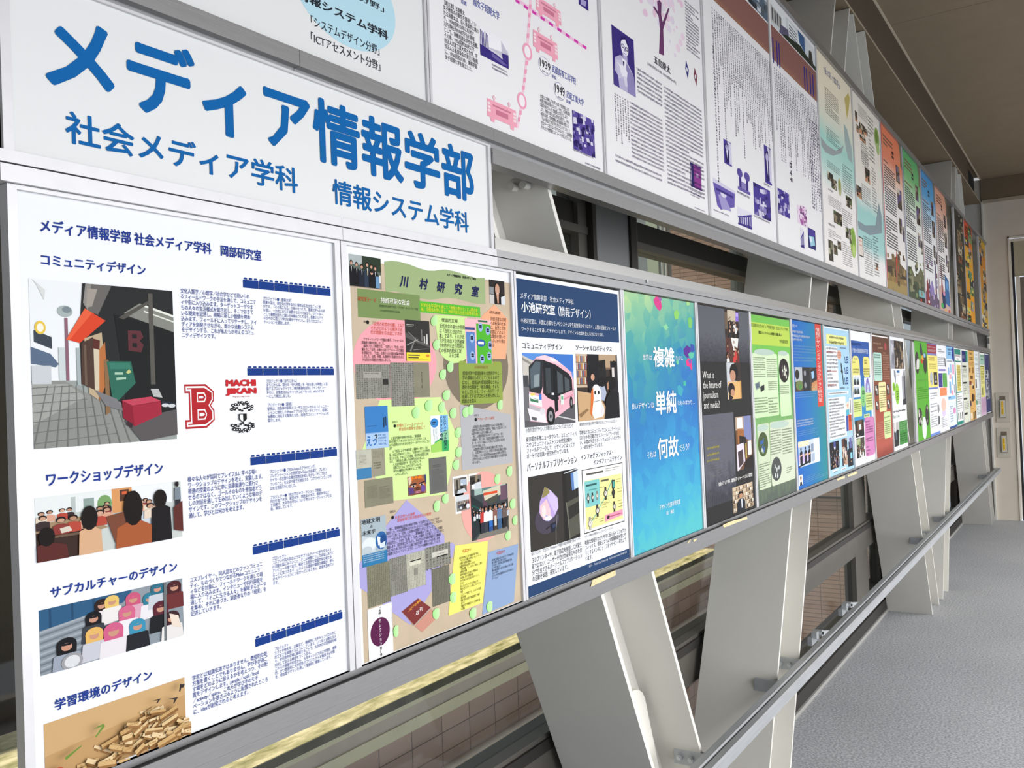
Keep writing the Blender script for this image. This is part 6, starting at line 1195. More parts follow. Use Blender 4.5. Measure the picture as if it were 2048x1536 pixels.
# 10 brown poster
p = Poster('brown_poster', 'brown to brick red poster with pale rounded text panels', (5.3465, 5.8600), ramp_mat('brown_brick_print', [(0.0, '#a24a3a'), (0.05, '#8f3f33'), (0.12, '#b2584a'), (0.35, '#a8503f'), (0.55, '#8a4a35'), (1.0, '#5c3a2a')], detail=0.06, dscale=5))
p.rect('white_band', '#eceae6', [H(948, 455), H(948, 480), H(1255, 520)], 2)
p.rows([H(985, 598), H(988, 640), H(1125, 610)], 1, '#d9b594', .8, 0, 130); p.rows([H(1072, 685), H(1074, 728), H(1168, 690)], 1, '#d9b594', .85, 0, 131); p.ell('oval_emblem', '#a8484a', [H(1195, 675), H(1235, 680), H(1212, 610), H(1218, 750)], 3)
for nm, c_, q in (('mint_panel', '#b5d8ca', [H(988, 785), H(1018, 1325), H(1140, 795)]), ('cream_panel', '#ece0a4', [H(1088, 1345), J(1112, 412), H(1222, 1340)]), ('lime_panel', '#cddfa0', [J(1182, 415), J(1208, 912), J(1312, 392)])): p.rect(nm, c_, q, 2, .12)
p.rows([H(1005, 820), H(1010, 905), H(1118, 825)], 2, '#2f4a44', .7, .1, 132); p.rows([H(1010, 960), H(1020, 1225), H(1130, 960)], 7, '#3f5a54', .6, .2, 133); p.rows([H(1160, 785), H(1182, 1310), H(1275, 790)], 12, '#d9a58a', .6, .2, 134)
p.rows([H(1100, 1415), H(1103, 1445), H(1212, 1410)], 1, '#5a4a20', .9, 0, 135); p.rows([J(1108, 20), J(1122, 350), J(1230, 5)], 8, '#6b5a30', .55, .2, 136); p.rows([J(1192, 500), J(1194, 530), J(1300, 480)], 1, '#4a5a30', .9, 0, 137); p.rows([J(1202, 580), J(1212, 840), J(1305, 560)], 7, '#4a5a30', .55, .2, 138); p.rows([J(1055, 610), J(1072, 940), J(1175, 590)], 8, '#d9a58a', .5, .3, 139)
for q in ([H(1022, 1400), J(1030, 105), H(1080, 1395)], [H(1240, 1380), J(1245, 90), H(1290, 1375)], [J(1248, 180), J(1255, 350), J(1302, 165)], [J(1040, 215), J(1050, 375), J(1088, 205)]): p.pic(q, [('#3a302c', box01(0, 0, 1, 1)), ('#d8d4cf', [(.1, .1), (.5, .05), (.45, .5), (.1, .5)]), ('#8f8a86', [(.4, .5), (.9, .4), (.9, .9), (.5, .9)]), ('#e9e6e2', ELL(.5, .4, .15, .1))], name='small_photograph')
divider(5.8615, 5.8800, LOWZ, 'aluminium divider between the brown poster and the white seminar poster')
# 11 white seminar poster
p = Poster('seminar_poster', 'white poster with forest photo, green drops and a green bottom panel', (5.8815, 6.3850), '#eef0f2', zr=(-0.4485, 0.2690))
p.pic([H(1298, 548), H(1310, 1095), H(1372, 562)], [('#9a9aa4', box01(0, 0, 1, 1)), ('#c4c4cc', [(.2, .1), (.8, .2), (.7, .6), (.3, .5)]), ('#70707c', [(.5, .4), (.9, .5), (.7, .9), (.4, .8)])], name='grey_photograph')
p.pic([H(1372, 562), H(1385, 1095), H(1540, 590)], [('#3a2f28', box01(0, 0, 1, 1))] + mosaic(5, 40, ('#5b4a38', '#241d1a', '#8a765c', '#4a3f30', '#2d2a26'), .04, .14) + [('#e2cfc2', [(.22, .62), (.32, .6), (.3, .92), (.24, .95)]), ('#b8a090', [(.75, .8), (.85, .75), (.86, 1), (.76, 1)])], name='forest_photograph')
p.pic([H(1360, 1110), H(1375, 1395), H(1420, 1120)], [('#8a8f9a', [(.2, 0), (.7, .1), (.8, .5), (.6, 1), (.4, .6), (.2, .4)])], name='grey_drawing'); p.rect('blue_tab', '#2f5f96', [H(1425, 1125), H(1428, 1170), H(1478, 1125)], 3); p.rows([H(1415, 1205), H(1416, 1240), H(1475, 1205)], 2, '#a0666a', .6, 0, 140)
p.pic([H(1515, 1120), J(1530, 280), H(1580, 1130)], [('#9a9aa0', box01(0, 0, 1, 1)), ('#4a4a52', [(.5, .2), (1, .15), (1, .9), (.6, .8)]), ('#e9e9ec', [(0, .0), (.6, 0), (.3, .12), (0, .2)]), ('#2e2e34', [(.1, .85), (1, .8), (1, 1), (.05, 1)])], name='grey_photograph')
GD = '#92c83e'
for q in ([H(1352, 1440), H(1398, 1450), H(1375, 1345), J(1375, 30)], [J(1398, 70), J(1475, 60), H(1440, 1365), J(1445, 270)]): p.ell('green_drop', GD, q, 4)
p.rows([H(1365, 1385), J(1370, 5), H(1388, 1380)], 4, '#2f5a1a', .7, 0, 141); p.rows([J(1420, 10), J(1428, 210), J(1455, 5)], 4, '#2f5a1a', .7, 0, 142); p.rows([J(1338, 70), J(1339, 110), J(1388, 60)], 2, '#4a4a4a', .6, 0, 143)
p.text('Lee Hongchun seminar', [J(1358, 410), J(1590, 360), J(1375, 385), J(1380, 432)], DK, 0.02); p.text('Rad 1.5.6b' if False else 'Red 1.5 lab', [J(1370, 500), J(1478, 485), J(1378, 472), J(1380, 532)], '#7aa08c', 0.0)
p.pic([J(1370, 610), J(1392, 1065), J(1460, 590)], [('#b9b6b4', box01(0, 0, 1, .4)), ('#2a2b2c', box01(0, .35, 1, 1)), ('#d8d6d4', [(.1, 0), (.5, 0), (.4, .45), (.1, .4)]), ('#4f5a66', [(.3, .4), (.6, .35), (.6, .75), (.3, .7)]), ('#161617', [(.6, .3), (.9, .35), (1, .9), (.7, .85)])], name='group_photograph')
p.rect('green_panel', '#3f8a3c', [J(1470, 590), J(1482, 1032), J(1620, 548)], 3); p.rows([J(1482, 610), J(1488, 780), J(1608, 585)], 4, '#a9d0a0', .5, .2, 144); p.rows([J(1485, 820), J(1492, 990), J(1612, 800)], 4, '#235a22', .5, .2, 145)
# uprights beside the empty slot
divider(6.7050, 6.7800, (-0.4485, 0.255), 'wide pale upright between the empty slot and the green poster', -0.002)
# 12 green poster
p = Poster('green_poster', 'bright green poster with dark oval photos', (6.7950, 7.3600), '#5aa832', zr=(-0.4485, 0.2690))
for q in ([I(282, 800), I(355, 820), I(315, 590), I(330, 1005)], [I(430, 780), I(500, 800), I(455, 600), I(475, 1000)], [K(332, 500), K(412, 510), K(370, 325), K(378, 680)], [K(475, 460), K(540, 470), K(500, 265), K(515, 665)]): p.ell('oval_photograph', '#3a3634', q, 4)
p.pic([I(290, 700), I(300, 930), I(355, 700)], [('#d9d6d2', [(.2, .3), (.6, 0), (1, .2), (.8, .9), (.1, .95)])], 6, 'oval_picture'); p.pic([I(430, 600), I(435, 700), I(475, 610)], [('#8fb4dc', ELL(.5, .6, .45, .45))], 6, 'oval_picture')
p.pic([I(358, 400), I(375, 820), I(430, 420)], [('#3f4148', [(.1, .0), (.5, .15), (.85, .6), (.4, .65), (0, .5)]), ('#d8a83a', [(.35, .62), (.8, .6), (1, .8), (.5, .85)]), ('#c84a2a', [(.2, .72), (.55, .78), (.8, .9), (.5, 1), (.15, .9)])], 5, 'butterfly_shape_picture')
p.ell('white_oval', '#dfe9e0', [K(415, 690), K(497, 700), K(445, 500), K(465, 915)], 5); p.pic([K(340, 340), K(348, 670), K(405, 340)], mosaic(7, 12, ('#8a8078', '#d6d0c8', '#4a4442'), .1, .14), 6, 'oval_picture'); p.pic([K(492, 310), K(500, 600), K(528, 310)], mosaic(8, 8, ('#b8b0a0', '#5a5450'), .15, .14), 6, 'oval_picture')
p.rows([I(330, 1105), I(335, 1160), I(480, 1105)], 1, '#7cc25c', .8, 0, 150); p.rows([I(325, 1260), I(330, 1500), I(515, 1260)], 6, '#4a8f2a', .5, .2, 151); p.rows([I(385, 950), I(388, 1010), I(412, 950)], 1, '#b8dca0', .9, 0, 152)
# 13 to 20
p = Poster('red_title_poster', 'lilac framed poster with a dark red title block and a yellow panel', (7.3630, 7.8720), '#eff0f4', zr=(-0.4485, 0.2670))
p.rect('lilac_band', '#7f86bc', [I(490, 420), I(500, 650), I(672, 455)], 2); p.rect('title_block', '#9a2a38', [I(495, 442), I(500, 610), I(668, 470)], 3); p.rows([I(510, 480), I(512, 520), I(655, 490)], 1, '#e6c8cc', .8, 0, 160); p.rows([I(512, 535), I(515, 590), I(655, 545)], 1, '#e6c8cc', .9, 0, 161)
p.rect('yellow_panel', '#efe07a', [I(500, 650), I(535, 1255), I(690, 660)], 2); p.rect('blue_rule', '#6a7fb8', [I(530, 1262), I(535, 1295), I(705, 1240)], 3); p.rect('bottom_band', '#6f8ad0', [K(570, 825), K(575, 885), K(762, 760)], 3)
p.rows([I(528, 680), I(530, 770), I(640, 680)], 2, '#c89a5a', .7, .1, 162); p.rows([I(540, 810), I(545, 920), I(665, 805)], 3, '#7a7040', .6, .1, 163); p.pic([I(548, 965), I(560, 1220), I(615, 960)], [('#b5b7bc', ELL(.5, .5, .45, .5)), ('#4a4a4e', ELL(.3, .7, .12, .1))], name='round_picture'); p.pic([I(622, 970), I(630, 1210), I(688, 965)], [('#2e2a2e', box01(0, 0, 1, 1)), ('#8a7f86', ELL(.5, .4, .2, .2)), ('#d8d4d4', ELL(.6, .75, .2, .1))], name='small_photograph')
for i, (y, n_) in enumerate(((60, 3), (260, 2), (395, 1), (460, 6))): p.rows([K(560+i*5, y), K(565+i*8, y+42*n_+10), K(690, y-12)], n_, '#55585f', .5, .2, 164+i)
p.pic([K(690, 265), K(705, 660), K(740, 260)], [('#8a8a8c', [(.2, 0), (.7, .05), (.8, .3), (.4, .45), (.1, .3)]), ('#5a5a5c', [(.3, .55), (.8, .6), (.8, .95), (.2, 1)])], name='line_drawing')
p = Poster('violet_header_poster', 'white poster with violet and green squares above an orange square', (7.8790, 8.3920), '#ecedf2', zr=(-0.4485, 0.2680))
p.rows([I(705, 535), I(708, 610), I(825, 545)], 2, '#55585f', .6, .2, 170); p.rows([I(700, 690), I(708, 870), I(835, 690)], 5, '#55585f', .55, .2, 171); p.rect('bar', '#2e2f3a', [I(828, 710), I(832, 870), I(842, 712)], 3)
p.rect('violet_bar', '#8d82c0', [I(720, 912), I(722, 950), I(845, 905)], 2); p.rect('violet_square', '#3f3a8c', [I(715, 990), I(728, 1255), I(785, 985)], 2); p.rect('green_square', '#5aa84c', [I(790, 988), I(798, 1250), I(868, 985)], 2); p.rect('orange_square', '#ee8c5c', [I(742, 1265), I(750, 1420), I(868, 1255)], 2); p.rows([I(730, 1020), I(738, 1230), I(780, 1015)], 6, '#7a76b8', .5, .2, 172); p.rows([I(805, 1020), I(812, 1200), I(860, 1015)], 5, '#a0d090', .4, .2, 173); p.rows([I(790, 1300), I(792, 1400), I(825, 1295)], 4, '#f6c0a0', .6, .1, 174)
p.ell('flower_drawing', '#f0c4b4', [K(770, 270), K(855, 260), K(812, 150), K(815, 400)], 3); p.ell('flower_drawing', '#d8c8ea', [K(785, 420), K(850, 415), K(815, 350), K(822, 500)], 2); p.rows([K(775, 520), K(782, 720), K(875, 505)], 6, '#55585f', .5, .3, 175)
p = Poster('sky_blue_poster', 'pale poster with sky blue header and a navy half circle', (8.4000, 8.9050), '#edf1f7', zr=(-0.4485, 0.2700))
p.rect('header', '#8fc0e6', [I(850, 490), I(862, 725), I(985, 500)], 2); p.rect('navy_edge', '#2c4f92', [I(850, 478), I(851, 492), I(990, 500)], 3); p.ell('navy_half_circle', '#28388c', [I(962, 640), I(1015, 640), I(985, 505), I(988, 780)], 3); p.rows([I(880, 525), I(882, 570), I(960, 525)], 1, '#2c4f8a', .9, 0, 180); p.rows([I(890, 590), I(892, 650), I(940, 590)], 2, '#2c4f8a', .9, 0, 181); p.rows([I(870, 752), I(872, 782), I(965, 755)], 1, '#40506a', .9, 0, 182)
for i, (x, y, w, h_, c_) in enumerate(((925, 820, 28, 160, '#9ac4e4'), (890, 880, 24, 140, '#8ab4dc'), (968, 830, 34, 180, '#e4a0c0'), (915, 1010, 40, 90, '#e6b0c0'), (960, 1050, 30, 160, '#9ac4e4'), (915, 1150, 34, 220, '#8ab4dc'), (955, 1310, 40, 90, '#e6a8b8'), (1003, 1200, 14, 160, '#8890a4'))): p.rect('pattern_block', c_, [I(x, y), I(x+4, y+h_), I(x+w, y)], 2)
p.rect('blue_band', '#8fc0e6', [K(898, 120), K(905, 190), K(1030, 85)], 3); p.rows([K(905, 135), K(907, 165), K(945, 125)], 1, '#2c4f8a', .9, 0, 183); p.rect('frame_panel', '#dfe8f4', [K(915, 225), K(935, 690), K(1045, 190)], 2); p.ell('pink_dab', '#d890b8', [K(990, 370), K(1040, 370), K(1012, 320), K(1018, 440)], 4); p.rows([K(930, 300), K(940, 620), K(985, 290)], 7, '#8aa4c4', .5, .2, 184); p.rect('navy_bottom', '#2c4f92', [K(930, 690), K(933, 740), K(1065, 640)], 4)
p = Poster('teal_title_poster', 'white poster with teal header and a yellow text column', (8.9200, 9.4150), '#eef0ee', zr=(-0.4485, 0.2650))
TL = '#2f8576'
p.rect('header', TL, [I(1008, 535), I(1014, 635), I(1120, 550)], 2); p.rect('rule', TL, [I(1015, 755), I(1017, 780), I(1128, 765)], 2); p.rect('rule', TL, [I(1050, 1342), I(1052, 1365), I(1152, 1325)], 2); p.rect('edge', TL, [I(1008, 540), K(1068, 650), I(1020, 540)], 2); p.rect('bottom_block', TL, [K(1065, 600), K(1070, 665), K(1185, 550)], 2); p.rows([I(1030, 645), I(1032, 690), I(1115, 650)], 1, '#a05a62', .9, 0, 190); p.rows([I(1050, 710), I(1051, 735), I(1090, 712)], 1, '#444444', .9, 0, 191)
p.rect('yellow_column', '#dfd27a', [I(1050, 835), I(1065, 1325), I(1120, 835)], 2); p.rows([I(1058, 850), I(1070, 1310), I(1118, 850)], 15, '#7a6a34', .6, .2, 192); p.rows([K(1062, 80), K(1075, 420), K(1150, 75)], 8, '#6a6c68', .5, .4, 193)
for x in (1085, 1120, 1155): p.rect('dark_figure', '#33302f', [K(x, 430-(x-1085)*.3), K(x+3, 560-(x-1085)*.3), K(x+16, 425)], 4)
p = Poster('navy_header_poster', 'pale grey green poster with a navy and teal header', (9.4700, 9.9700), '#d9dccb', zr=(-0.4485, 0.2640))
p.rect('header', '#2a2f6e', [I(1145, 568), I(1155, 785), I(1218, 580)], 2); p.rect('header_green', '#2f8a6a', [I(1218, 575), I(1222, 785), I(1250, 580)], 2); p.rect('white_band', '#f0f0ee', [I(1140, 540), I(1142, 562), I(1256, 560)], 2); p.rows([I(1155, 655), I(1158, 715), I(1195, 655)], 2, '#c8cce6', .8, 0, 200)
for i, (y, n_) in enumerate(((845, 1), (1155, 1), (1455, 1))): p.rect('heading_bar', '#2a2a28', [I(1158+i*12, y), I(1160+i*12, y+35), I(1228+i*12, y)], 3)
p.rows([I(1168, 905), I(1172, 990), I(1238, 900)], 3, '#4a4c44', .6, .2, 201); p.rows([I(1165, 1020), I(1170, 1085), I(1240, 1015)], 3, '#6a6c60', .5, .2, 202); p.rows([I(1180, 1205), I(1188, 1400), I(1235, 1205)], 6, '#4a4c44', .6, .3, 203); p.rows([I(1250, 1150), I(1255, 1390), I(1275, 1150)], 9, '#5a6a7a', .6, .2, 204); p.rect('heading_bar', '#2a2a28', [K(1200, 430), K(1202, 470), K(1258, 420)], 3); p.rows([K(1200, 225), K(1205, 385), K(1280, 210)], 5, '#6a6c60', .5, .3, 205)
p = Poster('tan_poster', 'orange tan poster with dark cut-out shapes', (9.9900, 10.5100), '#d9ac66', zr=(-0.4485, 0.2640))
p.rows([I(1290, 600), I(1292, 650), I(1340, 600)], 1, '#6a4a24', .9, 0, 210); p.rows([I(1290, 685), I(1292, 750), I(1355, 690)], 2, '#4a341a', .8, 0, 211); p.rows([I(1280, 790), I(1282, 850), I(1370, 790)], 3, '#a07840', .5, 0, 212)
for i, (x, y, w, h_, c_) in enumerate(((1285, 890, 26, 90, '#8a6434'), (1340, 880, 30, 110, '#94703c'), (1310, 1040, 45, 60, '#6a4a2a'), (1290, 1140, 40, 70, '#7a3a2a'), (1330, 1180, 26, 60, '#e0d0b8'), (1350, 1220, 24, 60, '#2a2422'), (1340, 1380, 26, 140, '#2e2824'), (1378, 1390, 18, 110, '#94703c'))): p.rect('cut_out', c_, [I(x, y), I(x+3, y+h_), I(x+w, y)], 3)
for i, (x, y, w, h_, c_) in enumerate(((1308, 200, 20, 110, '#3f3050'), (1345, 80, 26, 130, '#2e2824'), (1318, 430, 34, 110, '#e8d8b8'), (1368, 410, 20, 130, '#3a3028'), (1395, 390, 20, 140, '#5a4024'), (1322, 350, 60, 14, '#b88a4a'))): p.rect('cut_out', c_, [K(x, y), K(x+3, y+h_), K(x+w, y)], 3)
p = Poster('white_chart_poster', 'narrow white poster with small grey charts beside the tan poster', (10.5200, 10.9250), '#e3e8e6', zr=(-0.4485, 0.2660))
p.rect('header', '#bcd0c8', [I(1392, 690), I(1396, 760), I(1448, 690)], 2); p.rows([I(1395, 630), I(1397, 670), I(1440, 630)], 2, '#8a928e', .5, 0, 220); p.rows([I(1392, 805), I(1396, 850), I(1455, 805)], 2, '#6a726e', .5, 0, 221); p.rect('dark_bar', '#3a3c40', [I(1405, 1100), I(1408, 1265), I(1425, 1100)], 3); p.rows([I(1405, 900), I(1412, 1080), I(1465, 900)], 6, '#8a98a8', .4, .3, 222); p.rows([I(1415, 1290), I(1422, 1500), I(1478, 1285)], 8, '#7a8a86', .5, .2, 223); p.rect('green_block', '#3f8a5c', [K(1420, 190), K(1424, 280), K(1440, 185)], 3); p.rows([K(1445, 180), K(1450, 280), K(1490, 170)], 4, '#5a6a64', .6, 0, 224); p.rows([K(1425, 310), K(1432, 480), K(1490, 290)], 6, '#6a726e', .5, .2, 225)
p = Poster('pastel_poster', 'pastel green, yellow and lilac poster near the end wall', (11.0550, 11.5700), '#f0f1ee', zr=(-0.4450, 0.2610))
p.rect('green_block', '#a9ccb8', [I(1478, 640), I(1488, 830), I(1562, 645)], 2); p.rect('yellow_block', '#e0da84', [I(1490, 845), I(1512, 1445), I(1565, 840)], 2); p.rect('lilac_block', '#d0aec8', [K(1512, 140), K(1522, 480), K(1602, 120)], 2); p.rect('heading_bar', '#6a7a2a', [I(1492, 850), I(1493, 872), I(1562, 845)], 3); p.rows([I(1490, 650), I(1492, 690), I(1555, 650)], 2, '#3f6a5a', .7, 0, 230); p.rows([I(1505, 715), I(1507, 755), I(1545, 715)], 1, '#2a4a3a', .9, 0, 231); p.rows([I(1498, 890), I(1508, 1200), I(1560, 885)], 10, '#7a7a3a', .5, .2, 232); p.rect('tower_drawing', '#8a8a50', [I(1525, 1260), I(1528, 1400), I(1545, 1255)], 3); p.rows([K(1522, 170), K(1530, 430), K(1595, 150)], 9, '#8a5a80', .4, .2, 233)
p = Poster('navy_poster', 'last lower poster, navy with small grey pictures, touching the end frame', (11.5730, 12.0900), '#3f4470', zr=(-0.4420, 0.2600))
p.rect('white_edge', '#eceef0', [I(1570, 625), I(1571, 640), I(1640, 640)], 2); p.rect('white_edge', '#eceef0', [K(1618, 425), K(1619, 440), K(1702, 405)], 2)
for y0_, y1_ in ((930, 1100), (1120, 1300), (1310, 1480)): p.pic([I(1590+(y0_-930)*.03, y0_), I(1596+(y0_-930)*.03, y1_), I(1650+(y0_-930)*.04, y0_)], [('#a8abb0', box01(0, 0, 1, 1))] + mosaic(y0_, 10, ('#5a5c66', '#c9ccd2', '#3a3c48', '#8a8c96'), .1, .2), name='small_photograph')
p.rows([I(1578, 665), I(1580, 710), I(1592, 665)], 2, '#c8cce0', .8, 0, 234); p.rows([K(1620, 10), K(1624, 170), K(1680, 0)], 5, '#c4c8d0', .6, .2, 235)
for x0, x1, lab in ((8.9070, 8.9180, 'thin divider between the sky blue poster and the teal header poster'), (9.4180, 9.4680, 'divider between the teal header poster and the navy and teal header poster'), (9.9720, 9.9880, 'thin divider left of the orange tan poster'), (10.9300, 11.0500, 'wide divider strip left of the pastel poster')): divider(x0, x1, LOWZ, lab, -0.002)
# ================================================================== upper row of boards
V1 = crop(560, 0, 2.92571); V2 = crop(1150, 0, 3.4133); V3 = crop(1600, 0, 4.571); V4 = crop(1600, 300, 4.571); V5 = crop(1828, 380, 9.309); V6 = crop(1828, 520, 9.309)
UZ = (0.5630, 1.6030); PU = '#3c2f7d'; PT = '#4a3a6e'
# first white board with a pale blue circle
p = Poster('department_board', 'white board with a pale blue circle above the heading sign', (0.542, 1.3380), PAPER_B, 'board', zr=UZ)
p.ell('blue_circle', '#b8dbe8', [V1(72, 20), V1(672, 40), V1(360, -330), V1(372, 262)], 2, 48)
BKU = '#2b2e36'
p.text('情報システム学科', [V1(120, 10), V1(628, 200), V1(300, 30), V1(600, 240)] if False else [V1(95, 10), V1(630, 200), V1(175, -35), V1(560, 205)], BKU, 0.024, name='heading')
p.text('「デザイン分野」', [V1(180, 0), V1(606, 40), V1(450, -45), V1(590, 66)] if False else [V1(160, -60), V1(606, 40), V1(535, 0), V1(590, 66)], BKU, 0.004)
p.text('「システムデザイン分野」', [V1(180, 120), V1(580, 300), V1(205, 100), V1(205, 160)], BKU, 0.004)
p.text('「ICTアセスメント分野」', [V1(180, 215), V1(585, 390), V1(205, 196), V1(205, 258)], BKU, 0.004)
divider(1.3385, 1.3540, UPZ, 'divider between the blue circle board and the railway history board')
# U1 railway history board
p = Poster('history_board', 'white history board with pink tram shapes and a route line', (1.3545, 2.0770), PAPER_W, 'board', zr=UZ)
p.text('園女子短期大学', [V1(1130, 20), V1(1281, 75), V1(1145, -10), V1(1150, 42)], '#4b57a8', 0.006); p.text('設置', [V1(1058, 10), V1(1090, 15), V1(1062, -4), V1(1064, 22)], '#4b57a8', 0.004)
p.text('【創立者】五島慶太\n女子教育の必要性を重視してい\nた五島慶太は、自ら意欲的に携わ\nり、1938(昭和13)年に私財17\n万円(現在約9,000万円)を寄贈\nとして、東横商業女学校を設置。\nその後、1955(昭和30)年に学\n校法人武蔵工業大学と合併、学\n校法人五島育英会の発足を転機\nに、1956(昭和31)年、東横学園\n女子短期大学を設立した。', [V1(952, -8), V1(965, 345), V1(1158, 100)], BKU, 0.006)
p.pic([V1(1165, 150), V1(1172, 320), V1(1332, 240)], [('#d8d4de', box01(0, 0, 1, 1)), ('#eeecf0', box01(0, 0, 1, .35)), ('#c3bfce', [(.3, .3), (.75, .1), (1, .45), (1, .7), (.3, .6)]), ('#f0eef2', [(.3, .3), (.75, .1), (.75, .5), (.3, .58)]), (PU, [(0, .62), (.6, .7), (1, .85), (1, 1), (0, 1)]), ('#6a5fa0', [(.4, .72), (1, .88), (.8, .95), (.4, .85)])] + [(PU, box01(.02+.05*i, .1+.03*(i % 3), .045+.05*i, .75)) for i in range(6)] + [(PU, [(.75, .55), (1, .5), (1, .9), (.8, .85)])], name='campus_photograph')
p.rows([V1(1240, 372), V1(1245, 412), V1(1332, 410)], 2, PT, .6, .2, 300)
p.text('1939', [V1(1520, 365), V1(1580, 390), V1(1528, 345), V1(1530, 392)], BKU, 0.006); p.text('1949', [V1(1608, 515), V1(1664, 545), V1(1616, 492), V1(1618, 545)], BKU, 0.006)
for q in ([V1(1512, 380), V1(1584, 400), V1(1545, 335), V1(1552, 440)], [V1(1602, 530), V1(1668, 555), V1(1632, 484), V1(1638, 586)]): p.ell('year_oval', '#8a8fb4', q, 2); 
for q in ([V1(1514, 380), V1(1582, 400), V1(1545, 338), V1(1552, 437)], [V1(1604, 530), V1(1666, 555), V1(1632, 487), V1(1638, 583)]): p.ell('year_oval', '#efedee', q, 3)
p.rows([V1(1532, 408), V1(1534, 422), V1(1568, 418)], 1, PT, .8, 0, 301); p.rows([V1(1622, 560), V1(1623, 574), V1(1652, 572)], 1, PT, .8, 0, 302)
p.text('武蔵高等工科学校', [V1(1590, 400), V1(1730, 470), V1(1600, 382), V1(1602, 428)], '#4b57a8', 0.006); p.text('移転', [V1(1590, 445), V1(1616, 450), V1(1594, 436), V1(1594, 458)], '#4b57a8', 0.004)
p.text('武蔵工業大学', [V1(1674, 550), V1(1776, 600), V1(1684, 535), V1(1686, 578)], '#4b57a8', 0.006); p.text('設置', [V1(1674, 592), V1(1700, 598), V1(1678, 582), V1(1678, 602)], '#4b57a8', 0.004)
p.text('大岡山に移転してわずか6年で生徒数により\n教室が飽和状態となった。そのころ目黒蒲田\n電鉄社長であった五島慶太の尽力により\nより、現在の尾山台に校地を設けた。1955\n(昭和30)年、在校整備の資金調達の際には\n「私の保証で300万円を借りたらどうか」と\nゼロが一つ足りないのではないか」と五島慶太\nの大きさを物語るエピソードが残されている。', [V1(1520, 548), V1(1525, 752), V1(1703, 640)], BKU, 0.004)
p.pic([V1(1708, 642), V1(1712, 868), V1(1836, 720)], [('#5a4a98', box01(0, 0, 1, 1))] + mosaic(12, 60, ('#3c2f7d', '#8c82b8', '#d6d2e4', '#4f4290', '#2c2260'), .03, .10), name='aerial_photograph')
p.rows([V1(1712, 868), V1(1712, 884), V1(1836, 915)], 1, PT, .7, 0, 303); p.rows([V1(1785, 948), V1(1786, 962), V1(1872, 985)], 1, PT, .8, 0, 304)
for P, c_ in (([(1458, 0), (1472, 0), (1456, 258), (1442, 256)], '#f3ccd8'), ([(1436, 345), (1448, 348), (1428, 545), (1416, 542)], '#f3ccd8'), ([(1402, 632), (1416, 636), (1396, 750), (1384, 746)], '#f3ccd8')): p.poly('route_line', c_, [V1(x, y) for x, y in P], 2)
for x, y in ((1463, 40), (1459, 90), (1455, 150), (1450, 210), (1442, 370), (1436, 420), (1430, 470), (1424, 515), (1406, 660), (1398, 700)): p.poly('route_dash', '#ee9fba', [V1(x-6, y-14), V1(x+9, y-14), V1(x+7, y+12), V1(x-8, y+12)], 3)
p.poly('crossing_line', '#f0c0da', [V1(1372, -2), V1(1395, -8), V1(1772, 262), V1(1770, 280)], 2)
for i in range(9):
    x = 1378+i*49; y = -2+i*33.2; p.poly('crossing_dash', '#d03aa8', [V1(x, y-5), V1(x+24, y+12), V1(x+22, y+28), V1(x-2, y+10)], 3)
for cx, cy in ((1447, 303), (1415, 590)):
    p.ell('stop_ring', '#f0a3bb', [V1(cx-27, cy), V1(cx+27, cy), V1(cx, cy-48), V1(cx, cy+48)], 4); p.ell('stop_ring', '#f3eff1', [V1(cx-17, cy), V1(cx+17, cy), V1(cx, cy-34), V1(cx, cy+34)], 5)
def tram(tl, bl, r):
    p.pic([tl, bl, r], [('#f0a6b8', [(.02, .22), (.98, .22), (1, .85), (.9, .85), (.88, 1), (.78, 1), (.76, .86), (.25, .86), (.23, 1), (.12, 1), (.1, .86), (0, .86)]), ('#f0a6b8', [(.2, .1), (.25, .0), (.30, .1), (.25, .22)]), ('#efedee', [(.225, .1), (.25, .04), (.275, .1), (.25, .17)]), ('#f0a6b8', [(.7, .1), (.75, .0), (.80, .1), (.75, .22)]), ('#efedee', [(.725, .1), (.75, .04), (.775, .1), (.75, .17)])] + [('#f7dfe4', box01(u, .33+.13*j, u+.09, .42+.13*j)) for u in (.03, .88) for j in (0, 1, 2)] + [('#c9788f', box01(.2, .36, .8, .42)), ('#c9788f', box01(.3, .5, .7, .68))], 6, 'tram_shape')
tram(V1(1205, 535), V1(1212, 700), V1(1380, 600)); tram(V1(1475, 135), V1(1480, 290), V1(1620, 200)); tram(V1(1492, -60), V1(1497, 75), V1(1640, 0))
p.pic([V1(1745, -45), V1(1748, 25), V1(1802, 0)], [(PU, box01(0, 0, 1, 1)), ('#a8a0cc', [(.2, .4), (.8, .3), (.7, .8), (.2, .9)])], name='small_photograph')
divider(2.0775, 2.0920, UPZ, 'divider between the tram history board and the portrait board')
